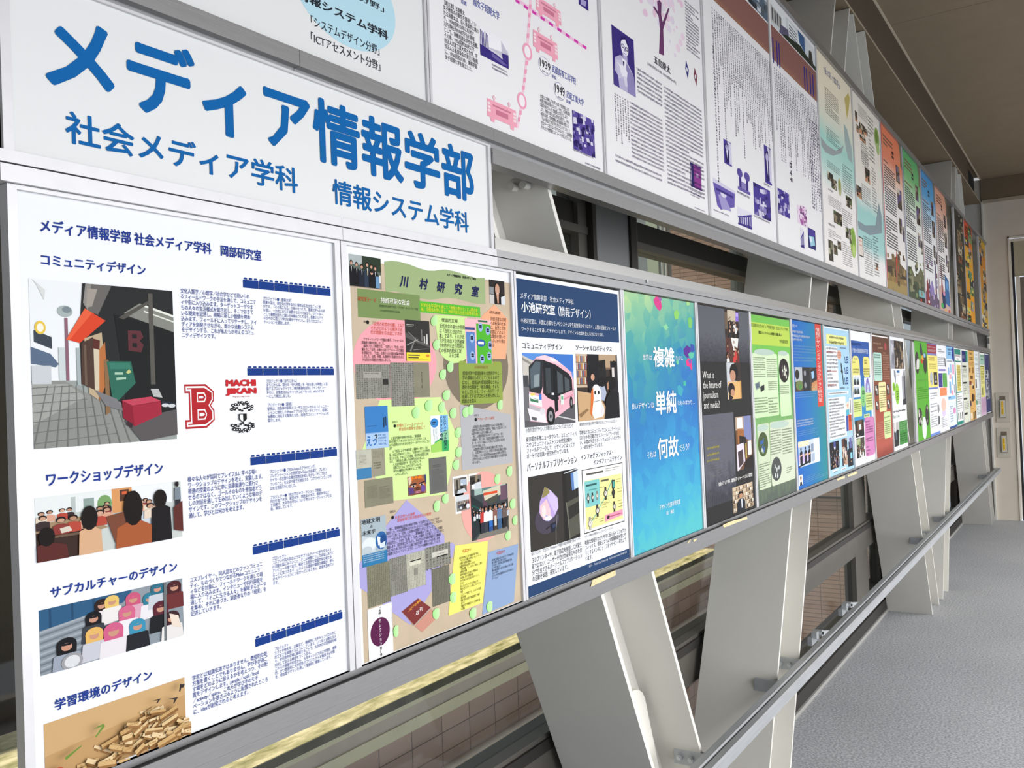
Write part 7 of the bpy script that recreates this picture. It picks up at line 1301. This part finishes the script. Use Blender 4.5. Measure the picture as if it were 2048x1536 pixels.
# U2 portrait board
p = Poster('portrait_board', 'white board with a purple portrait of a man in glasses and a cherry tree', (2.0925, 2.8320), PAPER_W, 'board', zr=UZ)
rnd = random.Random(3); m = MB(); y_ = -LAY*1.5
for i in range(120):
    r_ = abs(rnd.gauss(0, .11)); t_ = rnd.uniform(0, 6.28); x = 2.50+r_*1.2*math.cos(t_); z = R(1.185)+r_*math.sin(t_)*.9; s_ = rnd.uniform(.006, .018)
    if z < R(1.02) or x < 2.30 or x > 2.68: continue
    m.face([(a, y_-i*.0000003, b_) for a, b_ in ELL(x, z, s_, s_*.8, 7)], ink(rnd.choice(('#ecd3e2', '#e8c6da', '#e2d6e6'))))
m.build('blossom_print', p.root)['kind'] = 'stuff'
p.poly('tree_trunk', '#6a3a66', [V2(573, 365), V2(607, 380), V2(602, 200), V2(645, 60), V2(636, 55), V2(598, 150), V2(588, 100), V2(590, 20), V2(575, 0), V2(560, 10), V2(566, 80), V2(540, 40), V2(532, 48), V2(570, 110), V2(580, 200)], 3)
it = [('#3a2d78', box01(0, 0, 1, 1)), ('#b9b2d2', [(.1, .52), (.35, .42), (.6, .44), (.9, .62), (1, .9), (1, 1), (.15, 1), (.05, .8)]), ('#c9c4dc', [(.15, .55), (.38, .5), (.45, .8), (.2, .85)]), ('#8d84b4', [(.6, .5), (.95, .66), (1, 1), (.62, 1)]), ('#e6e3ee', ELL(.56, .24, .17, .155, 20)), ('#2a1f60', [(.38, .2), (.42, .08), (.62, .05), (.74, .14), (.72, .2), (.6, .1), (.45, .14)]), ('#221a50', ELL(.48, .235, .075, .035)), ('#221a50', ELL(.65, .25, .075, .035)), ('#cfcbe0', ELL(.48, .235, .05, .022)), ('#cfcbe0', ELL(.65, .25, .05, .022)), ('#8a80b0', [(.53, .26), (.58, .26), (.6, .31), (.54, .31)]), ('#5a4f90', [(.48, .345), (.63, .35), (.62, .36), (.48, .355)]), ('#b2abcf', [(.45, .38), (.66, .38), (.66, .47), (.45, .46)]), ('#f0eef4', [(.4, .46), (.62, .46), (.56, .62), (.46, .6)]), ('#e8e5ef', [(.28, .60), (.5, .56), (.64, .66), (.6, .78), (.4, .78), (.3, .7)]), ('#d4d0e2', [(.42, .76), (.6, .74), (.62, .9), (.5, .92)]), ('#2a1f60', [(.44, .5), (.52, .5), (.5, .58), (.46, .58)]), ('#f4f2f7', [(.2, .57), (.34, .62), (.33, .64), (.19, .59)]), ('#4a3f86', [(0, .72), (.2, .8), (.25, 1), (0, 1)])]
p.pic([V2(247, 165), V2(262, 575), V2(400, 300)], it, name='portrait_photograph')
p.text('五島慶太', [V2(538, 420), V2(650, 480), V2(550, 385), V2(553, 440)], '#2c2630', 0.012, name='heading'); p.text('[1882(明治15)年-1959(昭和34)年]', [V2(495, 440), V2(688, 560), V2(500, 425), V2(500, 450)], '#4a4450', 0.0)
p.rows([V2(420, 458), V2(426, 640), V2(588, 560)], 6, PT, .55, .1, 310); p.rows([V2(372, 690), V2(400, 1090), V2(592, 800)], 14, PT, .55, .05, 311); p.rows([V2(275, 1052), V2(278, 1120), V2(592, 1180)], 2, PT, .5, .1, 312); p.rows([V2(605, 585), V2(615, 1255), V2(858, 720)], 24, PT, .55, .08, 313)
p.rows([V2(258, 628), V2(285, 960), V2(362, 690)], 6, '#5a4a6a', .45, .4, 314, vertical=True); p.rows([V2(748, 0), V2(742, 330), V2(838, 60)], 16, PT, .6, .2, 315)
for cx, cy, c_ in ((762, 475, '#3a3a7a'), (820, 525, '#7a3a4a')): p.pic([V2(cx-12, cy-70), V2(cx-12, cy+50), V2(cx+12, cy-60)], [(c_, [(.3, 0), (1, .45), (.6, 1), (.0, .5)]), ('#e8e4ea', ELL(.45, .5, .2, .12))], name='flag_picture')
p.pic([V2(783, 1105), V2(788, 1270), V2(864, 1150)], [('#5a2a72', box01(0, 0, 1, 1)), ('#2a2260', [(0, 0), (.28, .0), (.3, 1), (0, 1)]), ('#d6d0e0', box01(.05, .1, .08, .95)), ('#8a3a8a', [(.3, .05), (.9, .1), (.9, .9), (.32, .98)]), ('#c2a8cc', box01(.5, .35, .68, .5)), ('#e6e2ea', box01(.92, .05, 1, .95))], name='book_photograph')
p.rows([V2(785, 1290), V2(788, 1340), V2(866, 1320)], 3, PT, .5, .2, 316); p.rows([V2(815, 1412), V2(816, 1422), V2(885, 1440)], 1, PT, .8, 0, 317)
divider(2.8325, 2.8500, UPZ, 'divider right of the portrait board')
# U3, U4 chronology boards
BAND = ramp_mat('rust_dashed_band_print', [(0.35, '#a87a60'), (0.65, '#8a5f58')], detail=0.9, dscale=30)
def purple_pics(p, L):
    for i, (q, kind) in enumerate(L):
        base = [('#4a3c92', box01(0, 0, 1, 1))]
        if kind == 'person': it = base + [('#cfcbe2', [(.5, .0), (1, .05), (1, .95), (.55, .9)]), ('#2a2060', [(.1, .2), (.6, .1), (.7, .9), (.2, .95)]), ('#b8b2d4', ELL(.4, .3, .2, .12)), ('#e4e1ee', [(.3, .42), (.5, .4), (.45, .8)])]
        elif kind == 'gate': it = [('#e9e6f0', box01(0, 0, 1, 1)), ('#3c2f7d', box01(.12, .25, .3, 1)), ('#3c2f7d', box01(.68, .25, .86, 1)), ('#8a80b8', box01(.3, .55, .68, 1)), ('#5a4d98', ELL(.2, .2, .22, .2)), ('#5a4d98', ELL(.78, .2, .24, .2)), ('#6a5fa4', box01(0, .85, 1, 1))]
        elif kind == 'hall': it = [('#dedbe8', box01(0, 0, 1, 1)), ('#4a3c92', [(0, .55), (1, .1), (1, .25), (0, .62)]), ('#3c2f7d', [(0, .9), (1, .8), (1, 1), (0, 1)])] + [('#6a5fa4' if j % 2 else '#3c2f7d', [(.08+.16*j, .55-.06*j), (.18+.16*j, .5-.06*j), (.18+.16*j, .88), (.08+.16*j, .9)]) for j in range(6)]
        elif kind == 'train': it = [('#2a2a6a', box01(0, 0, 1, 1)), ('#4a3c92', [(0, .1), (.8, .0), (1, .3), (.2, .4)]), ('#9ac8d8', [(.1, .4), (.8, .35), (.9, .75), (.3, .9)]), ('#d8e4ee', [(.2, .45), (.5, .42), (.5, .65), (.25, .7)])]
        else: it = base + mosaic(20+i, 34, ('#3c2f7d', '#8c82b8', '#d6d2e4', '#4f4290', '#2c2260', '#b8b0d4'), .04, .13)
        p.pic(list(q), it, name='purple_photograph')
p = Poster('chronology_board', 'white chronology board, first with a rust band over vertical text columns', (2.8510, 3.5950), PAPER_W, 'board', zr=UZ)
p.rect('rust_band', BAND, [V2(930, 20), V2(1327, 300), V2(1322, 170), V2(1326, 372)], 2)
p.pic([V2(925, -800), V2(1322, 165), V2(925, -800), V2(1320, 166)] if False else [V2(1180, 0), V2(1322, 100), V2(1310, -60), V2(1322, 160)], [('#5a6a7a', box01(0, 0, 1, 1)), ('#c8d0d6', box01(0, 0, 1, .4))] + mosaic(44, 30, ('#3a4048', '#8a929a', '#2a2e34', '#d0d6da', '#56606a'), .05, .16), name='city_photograph')
p.rect('blue_bar', '#2c2a80', [V2(1318, 190), V2(1319, 355), V2(1327, 195)], 4)
p.rows([V2(922, 38), V2(950, 950), V2(1325, 400)], 30, '#5a5068', .42, .75, 320, vertical=True); p.rows([V2(930, 300), V2(958, 1230), V2(945, 300)], 1, '#5a5068', .5, 0, 321, vertical=True)
purple_pics(p, (((V2(1012, 945), V2(1025, 1115), V2(1065, 970)), 'person'), ((V2(1105, 1140), V2(1107, 1290), V2(1190, 1180)), 'gate'), ((V2(1288, 985), V2(1292, 1240), V2(1334, 1015)), 'person'), ((V2(1215, 1240), V2(1220, 1460), V2(1330, 1300)), 'air'), ((V2(1108, 1410), V2(1112, 1530), V2(1202, 1400)), 'hall')))
p.pic([V2(940, 1210), V2(968, 1420), V2(1090, 1290)], [('#6a5aa8', [(.0, .15), (1, .2), (.95, .7), (.3, 1), (.15, .9)]), ('#d4d0e4', [(.0, 0), (1, .1), (1, .2), (.02, .14)]), ('#a098c8', [(.2, .5), (.5, .45), (.8, .9), (.35, .95)]), ('#d8d4e6', ELL(.45, .42, .14, .1)), ('#3c2f7d', [(.1, .3), (.9, .32), (.9, .4), (.12, .38)])], name='plan_picture')
for q in ([V2(1105, 1300), V2(1106, 1322), V2(1190, 1335)], [V2(1290, 1245), V2(1291, 1268), V2(1336, 1270)], [V2(1220, 1465), V2(1221, 1485), V2(1330, 1500)], [V2(945, 1425), V2(946, 1440), V2(1050, 1460)]): p.rows(q, 1, PT, .7, 0, int(q[0][0]))
divider(3.5955, 3.6100, UPZ, 'divider between the two rust banded chronology boards')
p = Poster('chronology_board', 'white chronology board, second with a rust band, under building photos', (3.6110, 4.3380), PAPER_W, 'board', zr=UZ)
p.rect('rust_band', BAND, [V2(1340, 250), V2(1658, 600), V2(1645, 495), V2(1655, 700)], 2)
p.pic([V2(1338, 150), V2(1652, 400), V2(1644, 348), V2(1648, 492)], [('#cfd6da', box01(0, 0, 1, 1)), ('#e4e8ea', box01(0, 0, .3, .6)), ('#b9b8b4', [(.0, .2), (.22, .3), (.22, .8), (0, .9)])] + [('#4a4e54', box01(.02+.05*i, .3, .045+.05*i, .8)) for i in range(4)] + [('#5f5a74', [(.2, .6), (.34, .5), (.36, 1), (.15, 1)]), ('#e9ecee', [(.34, .05), (.55, .15), (.58, .9), (.36, .9)])] + [('#4f5660', [(.36, .2+.14*i), (.54, .25+.12*i), (.54, .29+.12*i), (.36, .26+.14*i)]) for i in range(5)] + [('#3f5f8a', [(.55, 0), (.70, .0), (.70, .7), (.58, .5)]), ('#2a3328', [(.3, .8), (.6, .6), (.75, .75), (1, .8), (1, 1), (.2, 1)]), ('#3f3a34', [(.80, .35), (.86, .3), (.9, .9), (.78, .9)]), ('#d8dcde', [(.72, .0), (1, .0), (1, .5), (.9, .5), (.84, .25), (.78, .4), (.74, .4)])], name='building_photographs')
for x in (1372, 1388, 1345, 1560, 1575, 1600, 1618): p.rect('blue_bar', '#2c2a80', [V2(x, 250+(x-1345)*.93), V2(x+2, 420+(x-1345)*.85), V2(x+7, 255+(x-1345)*.93)], 4)
p.rows([V2(1350, 450), V2(1385, 1090), V2(1655, 700)], 26, '#5a5068', .42, .7, 330, vertical=True); p.rows([V2(1590, 800), V2(1600, 1400), V2(1660, 850)], 6, '#6a5f8a', .5, .1, 331, vertical=True)
p.rows([V2(1455, 1095), V2(1462, 1260), V2(1478, 1110)], 1, '#4a4058', .7, 0, 332, vertical=True)
purple_pics(p, (((V2(1382, 1280), V2(1388, 1455), V2(1460, 1310)), 'air'), ((V4(70, 705), V4(75, 890), V4(138, 735)), 'train'), ((V4(0, 705), V4(2, 885), V4(32, 712)), 'hall')))
p.pic([V2(1515, 1395), V2(1522, 1520), V2(1580, 1400)], [('#e6d6e6', box01(0, 0, 1, 1))] + mosaic(61, 24, ('#a05a9c', '#c88abc', '#e8d4e6', '#6a3a70'), .06, .16), name='blossom_photograph'); p.pic([V4(0, 500), V4(2, 680), V4(55, 505)], [('#e6d6e6', box01(0, 0, 1, 1))] + mosaic(62, 20, ('#a05a9c', '#c88abc', '#e8d4e6', '#6a3a70'), .06, .16), name='blossom_photograph')
divider(4.3385, 4.3580, UPZ, 'divider left of the cream board with a teal wash')
# U5, U6 watercolour boards
TEAL = ramp_mat('teal_wash_print', [(0.40, '#e9e4d6'), (0.55, '#a9d4c8'), (0.72, '#cfe0d6'), (0.85, '#ece2cc')], detail=0.22, dscale=3)
p = Poster('teal_wash_board', 'cream board with a teal watercolour wash and a pale grey title', (4.3590, 5.0850), ramp_mat('teal_wash_board_print', [(0.42, '#eeeae6'), (0.54, '#b4d8cd'), (0.66, '#a5d3c8'), (0.76, '#d9dccb'), (0.9, '#ece1c9')], detail=0.10, dscale=3), 'board', zr=UZ)
p.rows([V3(212, 590), V3(215, 660), V3(368, 760)], 1, '#a9a9c0', .95, 0, 340); p.rows([V3(222, 785), V3(240, 1040), V3(345, 880)], 12, '#55565c', .5, .15, 341); p.rows([V3(238, 1150), V3(242, 1280), V3(362, 1240)], 7, '#5f6a6a', .5, .15, 342)
p.poly('wash_stroke', '#9aa2a2', [V3(190, 1250), V3(250, 1330), V3(330, 1380), V3(400, 1330), V3(380, 1400), V3(300, 1425), V3(230, 1390), V3(195, 1330)], 2); p.poly('wash_stroke', '#9fb0ae', [V3(400, 1130), V3(430, 1180), V3(470, 1350), V3(480, 1500), V3(440, 1450), V3(410, 1300)], 2)
p.poly('gold_sprig', '#c3b26a', [V3(405, 900), V3(440, 850), V3(455, 900), V3(445, 1000), V3(430, 1090), V3(420, 1000)], 2)
for i, q in enumerate(([V4(248, 90), V4(252, 160), V4(360, 165)], [V4(385, 120), V4(390, 385), V4(470, 190)], [V4(255, 345), V4(256, 380), V4(300, 375)], [V4(255, 405), V4(258, 500), V4(375, 470)], [V4(385, 530), V4(390, 690), V4(472, 570)], [V4(258, 660), V4(260, 705), V4(345, 700)], [V4(258, 715), V4(262, 800), V4(375, 760)], [V4(385, 830), V4(388, 1050), V4(470, 880)])): p.rows(q, (4, 12, 1, 6, 8, 1, 5, 11)[i], '#6a6a70', .5, .15, 343+i)
for q in ([V4(250, 190), V4(252, 265), V4(298, 210)], [V4(285, 250), V4(290, 345), V4(332, 255)], [V4(418, 410), V4(422, 510), V4(470, 430)], [V4(305, 545), V4(310, 660), V4(380, 545)], [V4(258, 815), V4(262, 1005), V4(298, 835)], [V4(305, 860), V4(308, 950), V4(340, 870)], [V4(342, 830), V4(345, 905), V4(375, 840)], [V4(415, 700), V4(420, 800), V4(445, 710)], [V4(448, 715), V4(450, 850), V4(468, 725)]): p.pic(q, [('#4a4236', box01(0, 0, 1, 1))] + mosaic(int(q[0][0]*3), 9, ('#8a7f66', '#2b2621', '#c9bfa8', '#5a6a44'), .12, .22), name='small_photograph')
p.pic([V4(343, 245), V4(350, 410), V4(375, 255)], [('#b9b58a', ELL(.5, .5, .5, .5)), ('#8f9a5a', ELL(.5, .4, .3, .3))], name='plant_picture'); p.pic([V4(450, 690), V4(475, 980), V4(510, 720)], [('#9ab85a', ELL(.5, .5, .45, .5)), ('#7fa246', ELL(.5, .4, .3, .3)), ('#b4cc7c', ELL(.55, .75, .25, .2))], name='leaf_picture')
divider(5.0855, 5.1050, UPZ, 'divider between the two teal wash boards')
p = Poster('green_sprig_board', 'pale board with a green sprig at its top and a teal block low down', (5.1060, 5.8550), ramp_mat('teal_block_board_print', [(0.18, '#eceae6'), (0.24, '#a9d2ce'), (0.42, '#a2d0ca'), (0.50, '#dfe2dc'), (0.62, '#e9e2d6')], detail=0.08, dscale=3), 'board', zr=UZ)
for i, (q, n_) in enumerate((([V3(530, 945), V3(535, 1060), V3(605, 990)], 6), ([V3(555, 1290), V3(560, 1480), V3(620, 1330)], 9), ([V3(615, 1050), V3(640, 1480), V3(665, 1100)], 12), ([V4(560, 0), V4(565, 130), V4(625, 20)], 7), ([V4(560, 300), V4(570, 480), V4(640, 320)], 9), ([V4(650, 150), V4(660, 560), V4(690, 170)], 16), ([V4(580, 780), V4(585, 1130), V4(655, 810)], 17), ([V4(665, 780), V4(670, 1150), V4(710, 800)], 14))): p.rows(q, n_, '#6a6a70', .5, .2, 352+i)
for q in ([V3(500, 1005), V3(502, 1100), V3(522, 1015)], [V3(512, 1130), V3(516, 1200), V3(540, 1140)], [V3(540, 1105), V3(548, 1215), V3(592, 1145)], [V3(545, 1220), V3(550, 1275), V3(598, 1240)], [V3(594, 1170), V3(596, 1230), V3(615, 1180)], [V4(590, 150), V4(600, 285), V4(635, 165)], [V4(513, 310), V4(518, 420), V4(562, 340)], [V4(690, 1030), V4(692, 1095), V4(710, 1035)]): p.pic(q, [('#4a4038', box01(0, 0, 1, 1)), ('#c98f6a', [(0, .6), (1, .5), (1, 1), (0, 1)])] + mosaic(int(q[0][1]), 7, ('#7a6f58', '#2b2621', '#b9af98'), .12, .2), name='small_photograph')
p.pic([V3(672, 1140), V3(695, 1400), V3(722, 1180)], [('#8fa85a', ELL(.5, .4, .45, .4)), ('#a9bc7a', ELL(.6, .75, .3, .25)), ('#6f8a40', ELL(.45, .35, .25, .25))], name='sprig_picture'); p.poly('wash_stroke', '#8a9aa0', [V4(520, 640), V4(600, 690), V4(690, 690), V4(720, 480), V4(745, 600), V4(750, 760), V4(640, 780), V4(540, 720)], 2); p.pic([V4(528, 780), V4(532, 960), V4(574, 800)], [('#3f3a36', box01(0, 0, 1, 1)), ('#e4d8cc', box01(.12, .06, .88, .94)), ('#c88a7a', box01(.25, .2, .75, .24)), ('#c88a7a', box01(.25, .4, .75, .44))], name='page_picture')
divider(5.8555, 5.8740, UPZ, 'divider left of the orange topped board', name='board_divider')
# U7 to U10 city boards with coloured tops
def city_board(name, label, x0, x1, tops, edge, seeds, ex):
    p = Poster(name, label, (x0, x1), ramp_mat(name+'_print', tops, detail=0.05, dscale=4), 'board', zr=UZ)
    w = x1-x0; y = p.Y(2)
    MB().box(x0, x0+0.042, y, y+0.0001, R(UZ[0])+.001, R(UZ[1])-.001, ink(edge)).build('edge_stripe', p.root)
    def at(u, v): return (x0+w*u, R(UZ[1])-(UZ[1]-UZ[0])*v)
    def rows(u0, v0, u1, v1, n, sd, c_='#55565a', k=12):
        rnd = random.Random(sd); m = MB(); mt = ink(c_); yy = p.Y(k)
        for i in range(n):
            t_ = u0
            end = u1 if rnd.random() > .25 else u0+(u1-u0)*rnd.uniform(.3, .9)
            while t_ < end:
                L = rnd.uniform(.02, .07); a, zt = at(t_, v0+(v1-v0)*i/n); b_, zb = at(min(t_+L, end), v0+(v1-v0)*(i+.5)/n)
                m.face([(a, yy, zb), (b_, yy, zb), (b_, yy, zt), (a, yy, zt)], mt); t_ += L+.012
        m.build('text_block', p.root)
    def pic(u0, v0, u1, v1, items, nm='photograph', k=5):
        m = MB(); yy = p.Y(k)
        for c_, P in items:
            P = clip01(P)
            if len(P) < 3: continue
            m.face([(at(u0+(u1-u0)*u, v0+(v1-v0)*v)[0], yy, at(u0+(u1-u0)*u, v0+(v1-v0)*v)[1]) for u, v in P], M_(c_)); yy -= .00001
        m.build(nm, p.root)
    rows(.12, .05, .55, .12, 3, seeds, '#8a6a5a'); rows(.10, .235, .62, .52, 18, seeds+1); rows(.10, .55, .62, .74, 11, seeds+2); rows(.10, .205, .5, .225, 1, seeds+3, '#8a6a5a')
    pic(.50, .10, .60, .15, [('#2c2c2c', box01(0, 0, 1, .4)), ('#3a3a3a', box01(0, .55, 1, .9))], 'logo_mark')
    for i, (u0, v0, u1, v1) in enumerate(((.68, .16, .86, .27), (.70, .31, .92, .44), (.74, .50, .88, .60), (.90, .54, .99, .64))): pic(u0, v0, u1, v1, [('#55483c', box01(0, 0, 1, 1))] + mosaic(seeds+i, 9, ('#8a7f70', '#2b2622', '#c9bfae', '#6a5a8a'), .1, .22))
    pic(.84, .0, 1, .16, [('#7a7060', [(.1, 0), (1, 0), (1, 1), (.5, .9), (.6, .4)])], 'corner_picture')
    for it, b in ex: pic(*b, it, 'city_picture')
    return p
sky1 = [('#6b5a40', [(0, .35), (.3, .28), (.5, .15), (.7, .3), (1, .38), (1, 1), (0, 1)]), ('#8a7248', [(0, .55), (.4, .5), (1, .6), (1, 1), (0, 1)]), ('#4a4030', [(0, .5), (.2, .45), (.6, .55), (1, .48), (1, .6), (.5, .66), (0, .6)]), ('#b84a3a', [(.44, .35), (.5, .0), (.56, .35), (.6, 1), (.42, 1)]), ('#8a6a50', [(.46, .4), (.54, .4), (.6, 1), (.44, 1)]), ('#a08a58', [(0, .8), (1, .75), (1, 1), (0, 1)])] + mosaic(71, 26, ('#7a6440', '#a88a54', '#5a4a34', '#8f7a58'), .03, .08)
sky2 = [('#6a6a50', [(0, .4), (.2, .25), (.4, .45), (.6, .35), (.8, .15), (1, .3), (1, 1), (0, 1)]), ('#4a5440', [(0, .6), (.5, .55), (1, .62), (1, 1), (0, 1)]), ('#8a8a6a', [(.1, .5), (.3, .45), (.35, .8), (.1, .85)]), ('#7ab0b4', [(.62, .72), (1, .7), (1, .86), (.62, .88)]), ('#2e2a28', [(.62, .88), (1, .86), (1, 1), (.62, 1)]), ('#c04a3a', ELL(.75, .95, .05, .04))] + mosaic(72, 22, ('#5a5a44', '#8a8460', '#3f4434', '#7a8a5a'), .03, .08)
sky3 = [('#8a7ab4', [(.3, .6), (.5, .45), (.62, .6), (.7, .9), (.3, .95)]), ('#4a3f66', [(.78, .0), (.84, .0), (.88, 1), (.74, 1)]), ('#6a5a72', [(0, .75), (.2, .6), (.4, .78), (.7, .7), (1, .8), (1, 1), (0, 1)]), ('#8a3a3a', [(.08, .55), (.16, .45), (.2, .6), (.3, 1), (.05, 1)]), ('#e4dcda', ELL(.2, .92, .06, .03))] + mosaic(73, 18, ('#5a4a5a', '#9a8aa8', '#7a4a4a', '#b4a0c4'), .03, .07)
sky4 = [('#c9a8a0', [(0, .5), (.3, .4), (.5, .55), (1, .6), (1, 1), (0, 1)]), ('#3f6a9c', [(.52, .15), (.9, .25), (.95, .85), (.5, .8)]), ('#6a9ccc', [(.6, .25), (.85, .32), (.88, .5), (.6, .45)]), ('#8a3a4a', [(.2, .0), (.26, .0), (.3, .7), (.18, .7)]), ('#2a3a5a', [(.2, .6), (.5, .55), (.5, .9), (.25, .95)]), ('#4aa85a', ELL(.2, .88, .12, .06)), ('#e0a83a', ELL(.5, .95, .08, .04)), ('#d88aa8', ELL(.4, .6, .1, .05)), ('#b45a4a', ELL(.85, .95, .1, .04))]
city_board('orange_top_board', 'board with an orange top and a red stripe at its left edge', 5.8750, 6.6000, [(0.62, '#ebe6e2'), (0.74, '#ecc7b2'), (0.84, '#e0896a'), (1.0, '#e2805c')], '#b8323a', 400, ((sky1, (.06, .72, 1.0, 1.0)),))
city_board('green_top_board', 'board with a green top and a navy stripe at its left edge', 6.6220, 7.3700, [(0.60, '#e8e8e2'), (0.74, '#bcd8b4'), (0.86, '#7cb87a'), (1.0, '#5da868')], '#2e4a86', 410, ((sky2, (.06, .70, 1.0, 1.0)),))
city_board('sky_top_board', 'board with a sky blue top and a red stripe at its left edge', 7.3920, 8.1200, [(0.58, '#e9e8e8'), (0.74, '#a9cae0'), (0.86, '#5f9fcc'), (1.0, '#4a90c4')], '#b8323a', 420, ((sky3, (.06, .62, 1.0, 1.0)),))
city_board('salmon_top_board', 'board with a salmon top, fourth of the striped boards, beside a dark opening', 8.1420, 8.8350, [(0.58, '#eae6e4'), (0.76, '#e0c0b0'), (0.9, '#d8a088'), (1.0, '#d49a80')], '#b8323a', 430, ((sky4, (.06, .62, 1.0, 1.0)),))
def collage_board(name, label, x0, x1, ground, cols, seed, lettering=None):
    p = Poster(name, label, (x0, x1), ground, 'board', zr=UZ)
    rnd = random.Random(seed); w = x1-x0; H_ = UZ[1]-UZ[0]
    for i in range(13):
        v = i/13.0; u = rnd.choice((.03, .3, .5)); m = MB(); y = p.Y(3); uw = rnd.uniform(.35, .55); vh = rnd.uniform(.06, .10)
        X0, X1 = x0+w*u, min(x1-.005, x0+w*(u+uw)); Z1 = R(UZ[1])-H_*v-.01; Z0_ = max(R(UZ[0])+.004, Z1-H_*vh)
        for c_, P in [(cols[i % len(cols)], box01(0, 0, 1, 1))] + mosaic(seed*50+i, 8, cols, .08, .22):
            P = clip01(P)
            if len(P) < 3: continue
            m.face([(X0+(X1-X0)*a, y, Z1-(Z1-Z0_)*b_) for a, b_ in P], ink(c_)); y -= .00001
        m.build('photograph', p.root)
    if lettering:
        p.rows(lettering, 4, '#1e1c1c', .85, 0, seed, vertical=False)
    return p
collage_board('dark_collage_board', 'dark photo collage board right of the dark opening', 9.3400, 10.0600, '#3a352e', ('#2b2823', '#55503f', '#8a7a5a', '#6a5a44', '#b0a48c', '#7a4a34', '#3f4436'), 501)
collage_board('orange_collage_board', 'orange and yellow photo collage board with black lettering at its top', 10.0820, 10.8200, ramp_mat('orange_yellow_print', [(0.3, '#d8962e'), (0.7, '#dba43a'), (0.85, '#d0562e'), (1.0, '#cc4a2a')]), ('#3f4a3a', '#7a8a5a', '#4a3a34', '#9a8fa0', '#d8c04a', '#2e2a28', '#5a8a5a'), 502, [V5(940, 640), V5(945, 880), V5(1000, 660)])
collage_board('yellow_collage_board', 'yellow photo collage board at the end of the upper row', 11.5000, 12.2350, ramp_mat('yellow_orange_print', [(0.2, '#d8a838'), (0.5, '#c98a34'), (0.8, '#d88a34'), (1.0, '#d8b030')]), ('#4a443c', '#8a7f66', '#5a5064', '#3a3630', '#b0986a', '#d8d0b8'), 503, [V5(1195, 980), V5(1198, 1090), V5(1220, 985)])
for x0, x1, lab in ((6.6030, 6.6200, 'divider between the orange topped and green topped boards'), (7.3730, 7.3900, 'divider between the green topped and sky topped boards'), (8.1230, 8.1400, 'divider between the sky topped and salmon topped boards'), (9.2800, 9.3380, 'pale upright right of the dark opening in the upper row'), (10.0630, 10.0800, 'divider between the dark collage and orange collage boards'), (11.4300, 11.4960, 'pale upright left of the yellow collage board')): divider(x0, x1, UPZ, lab)
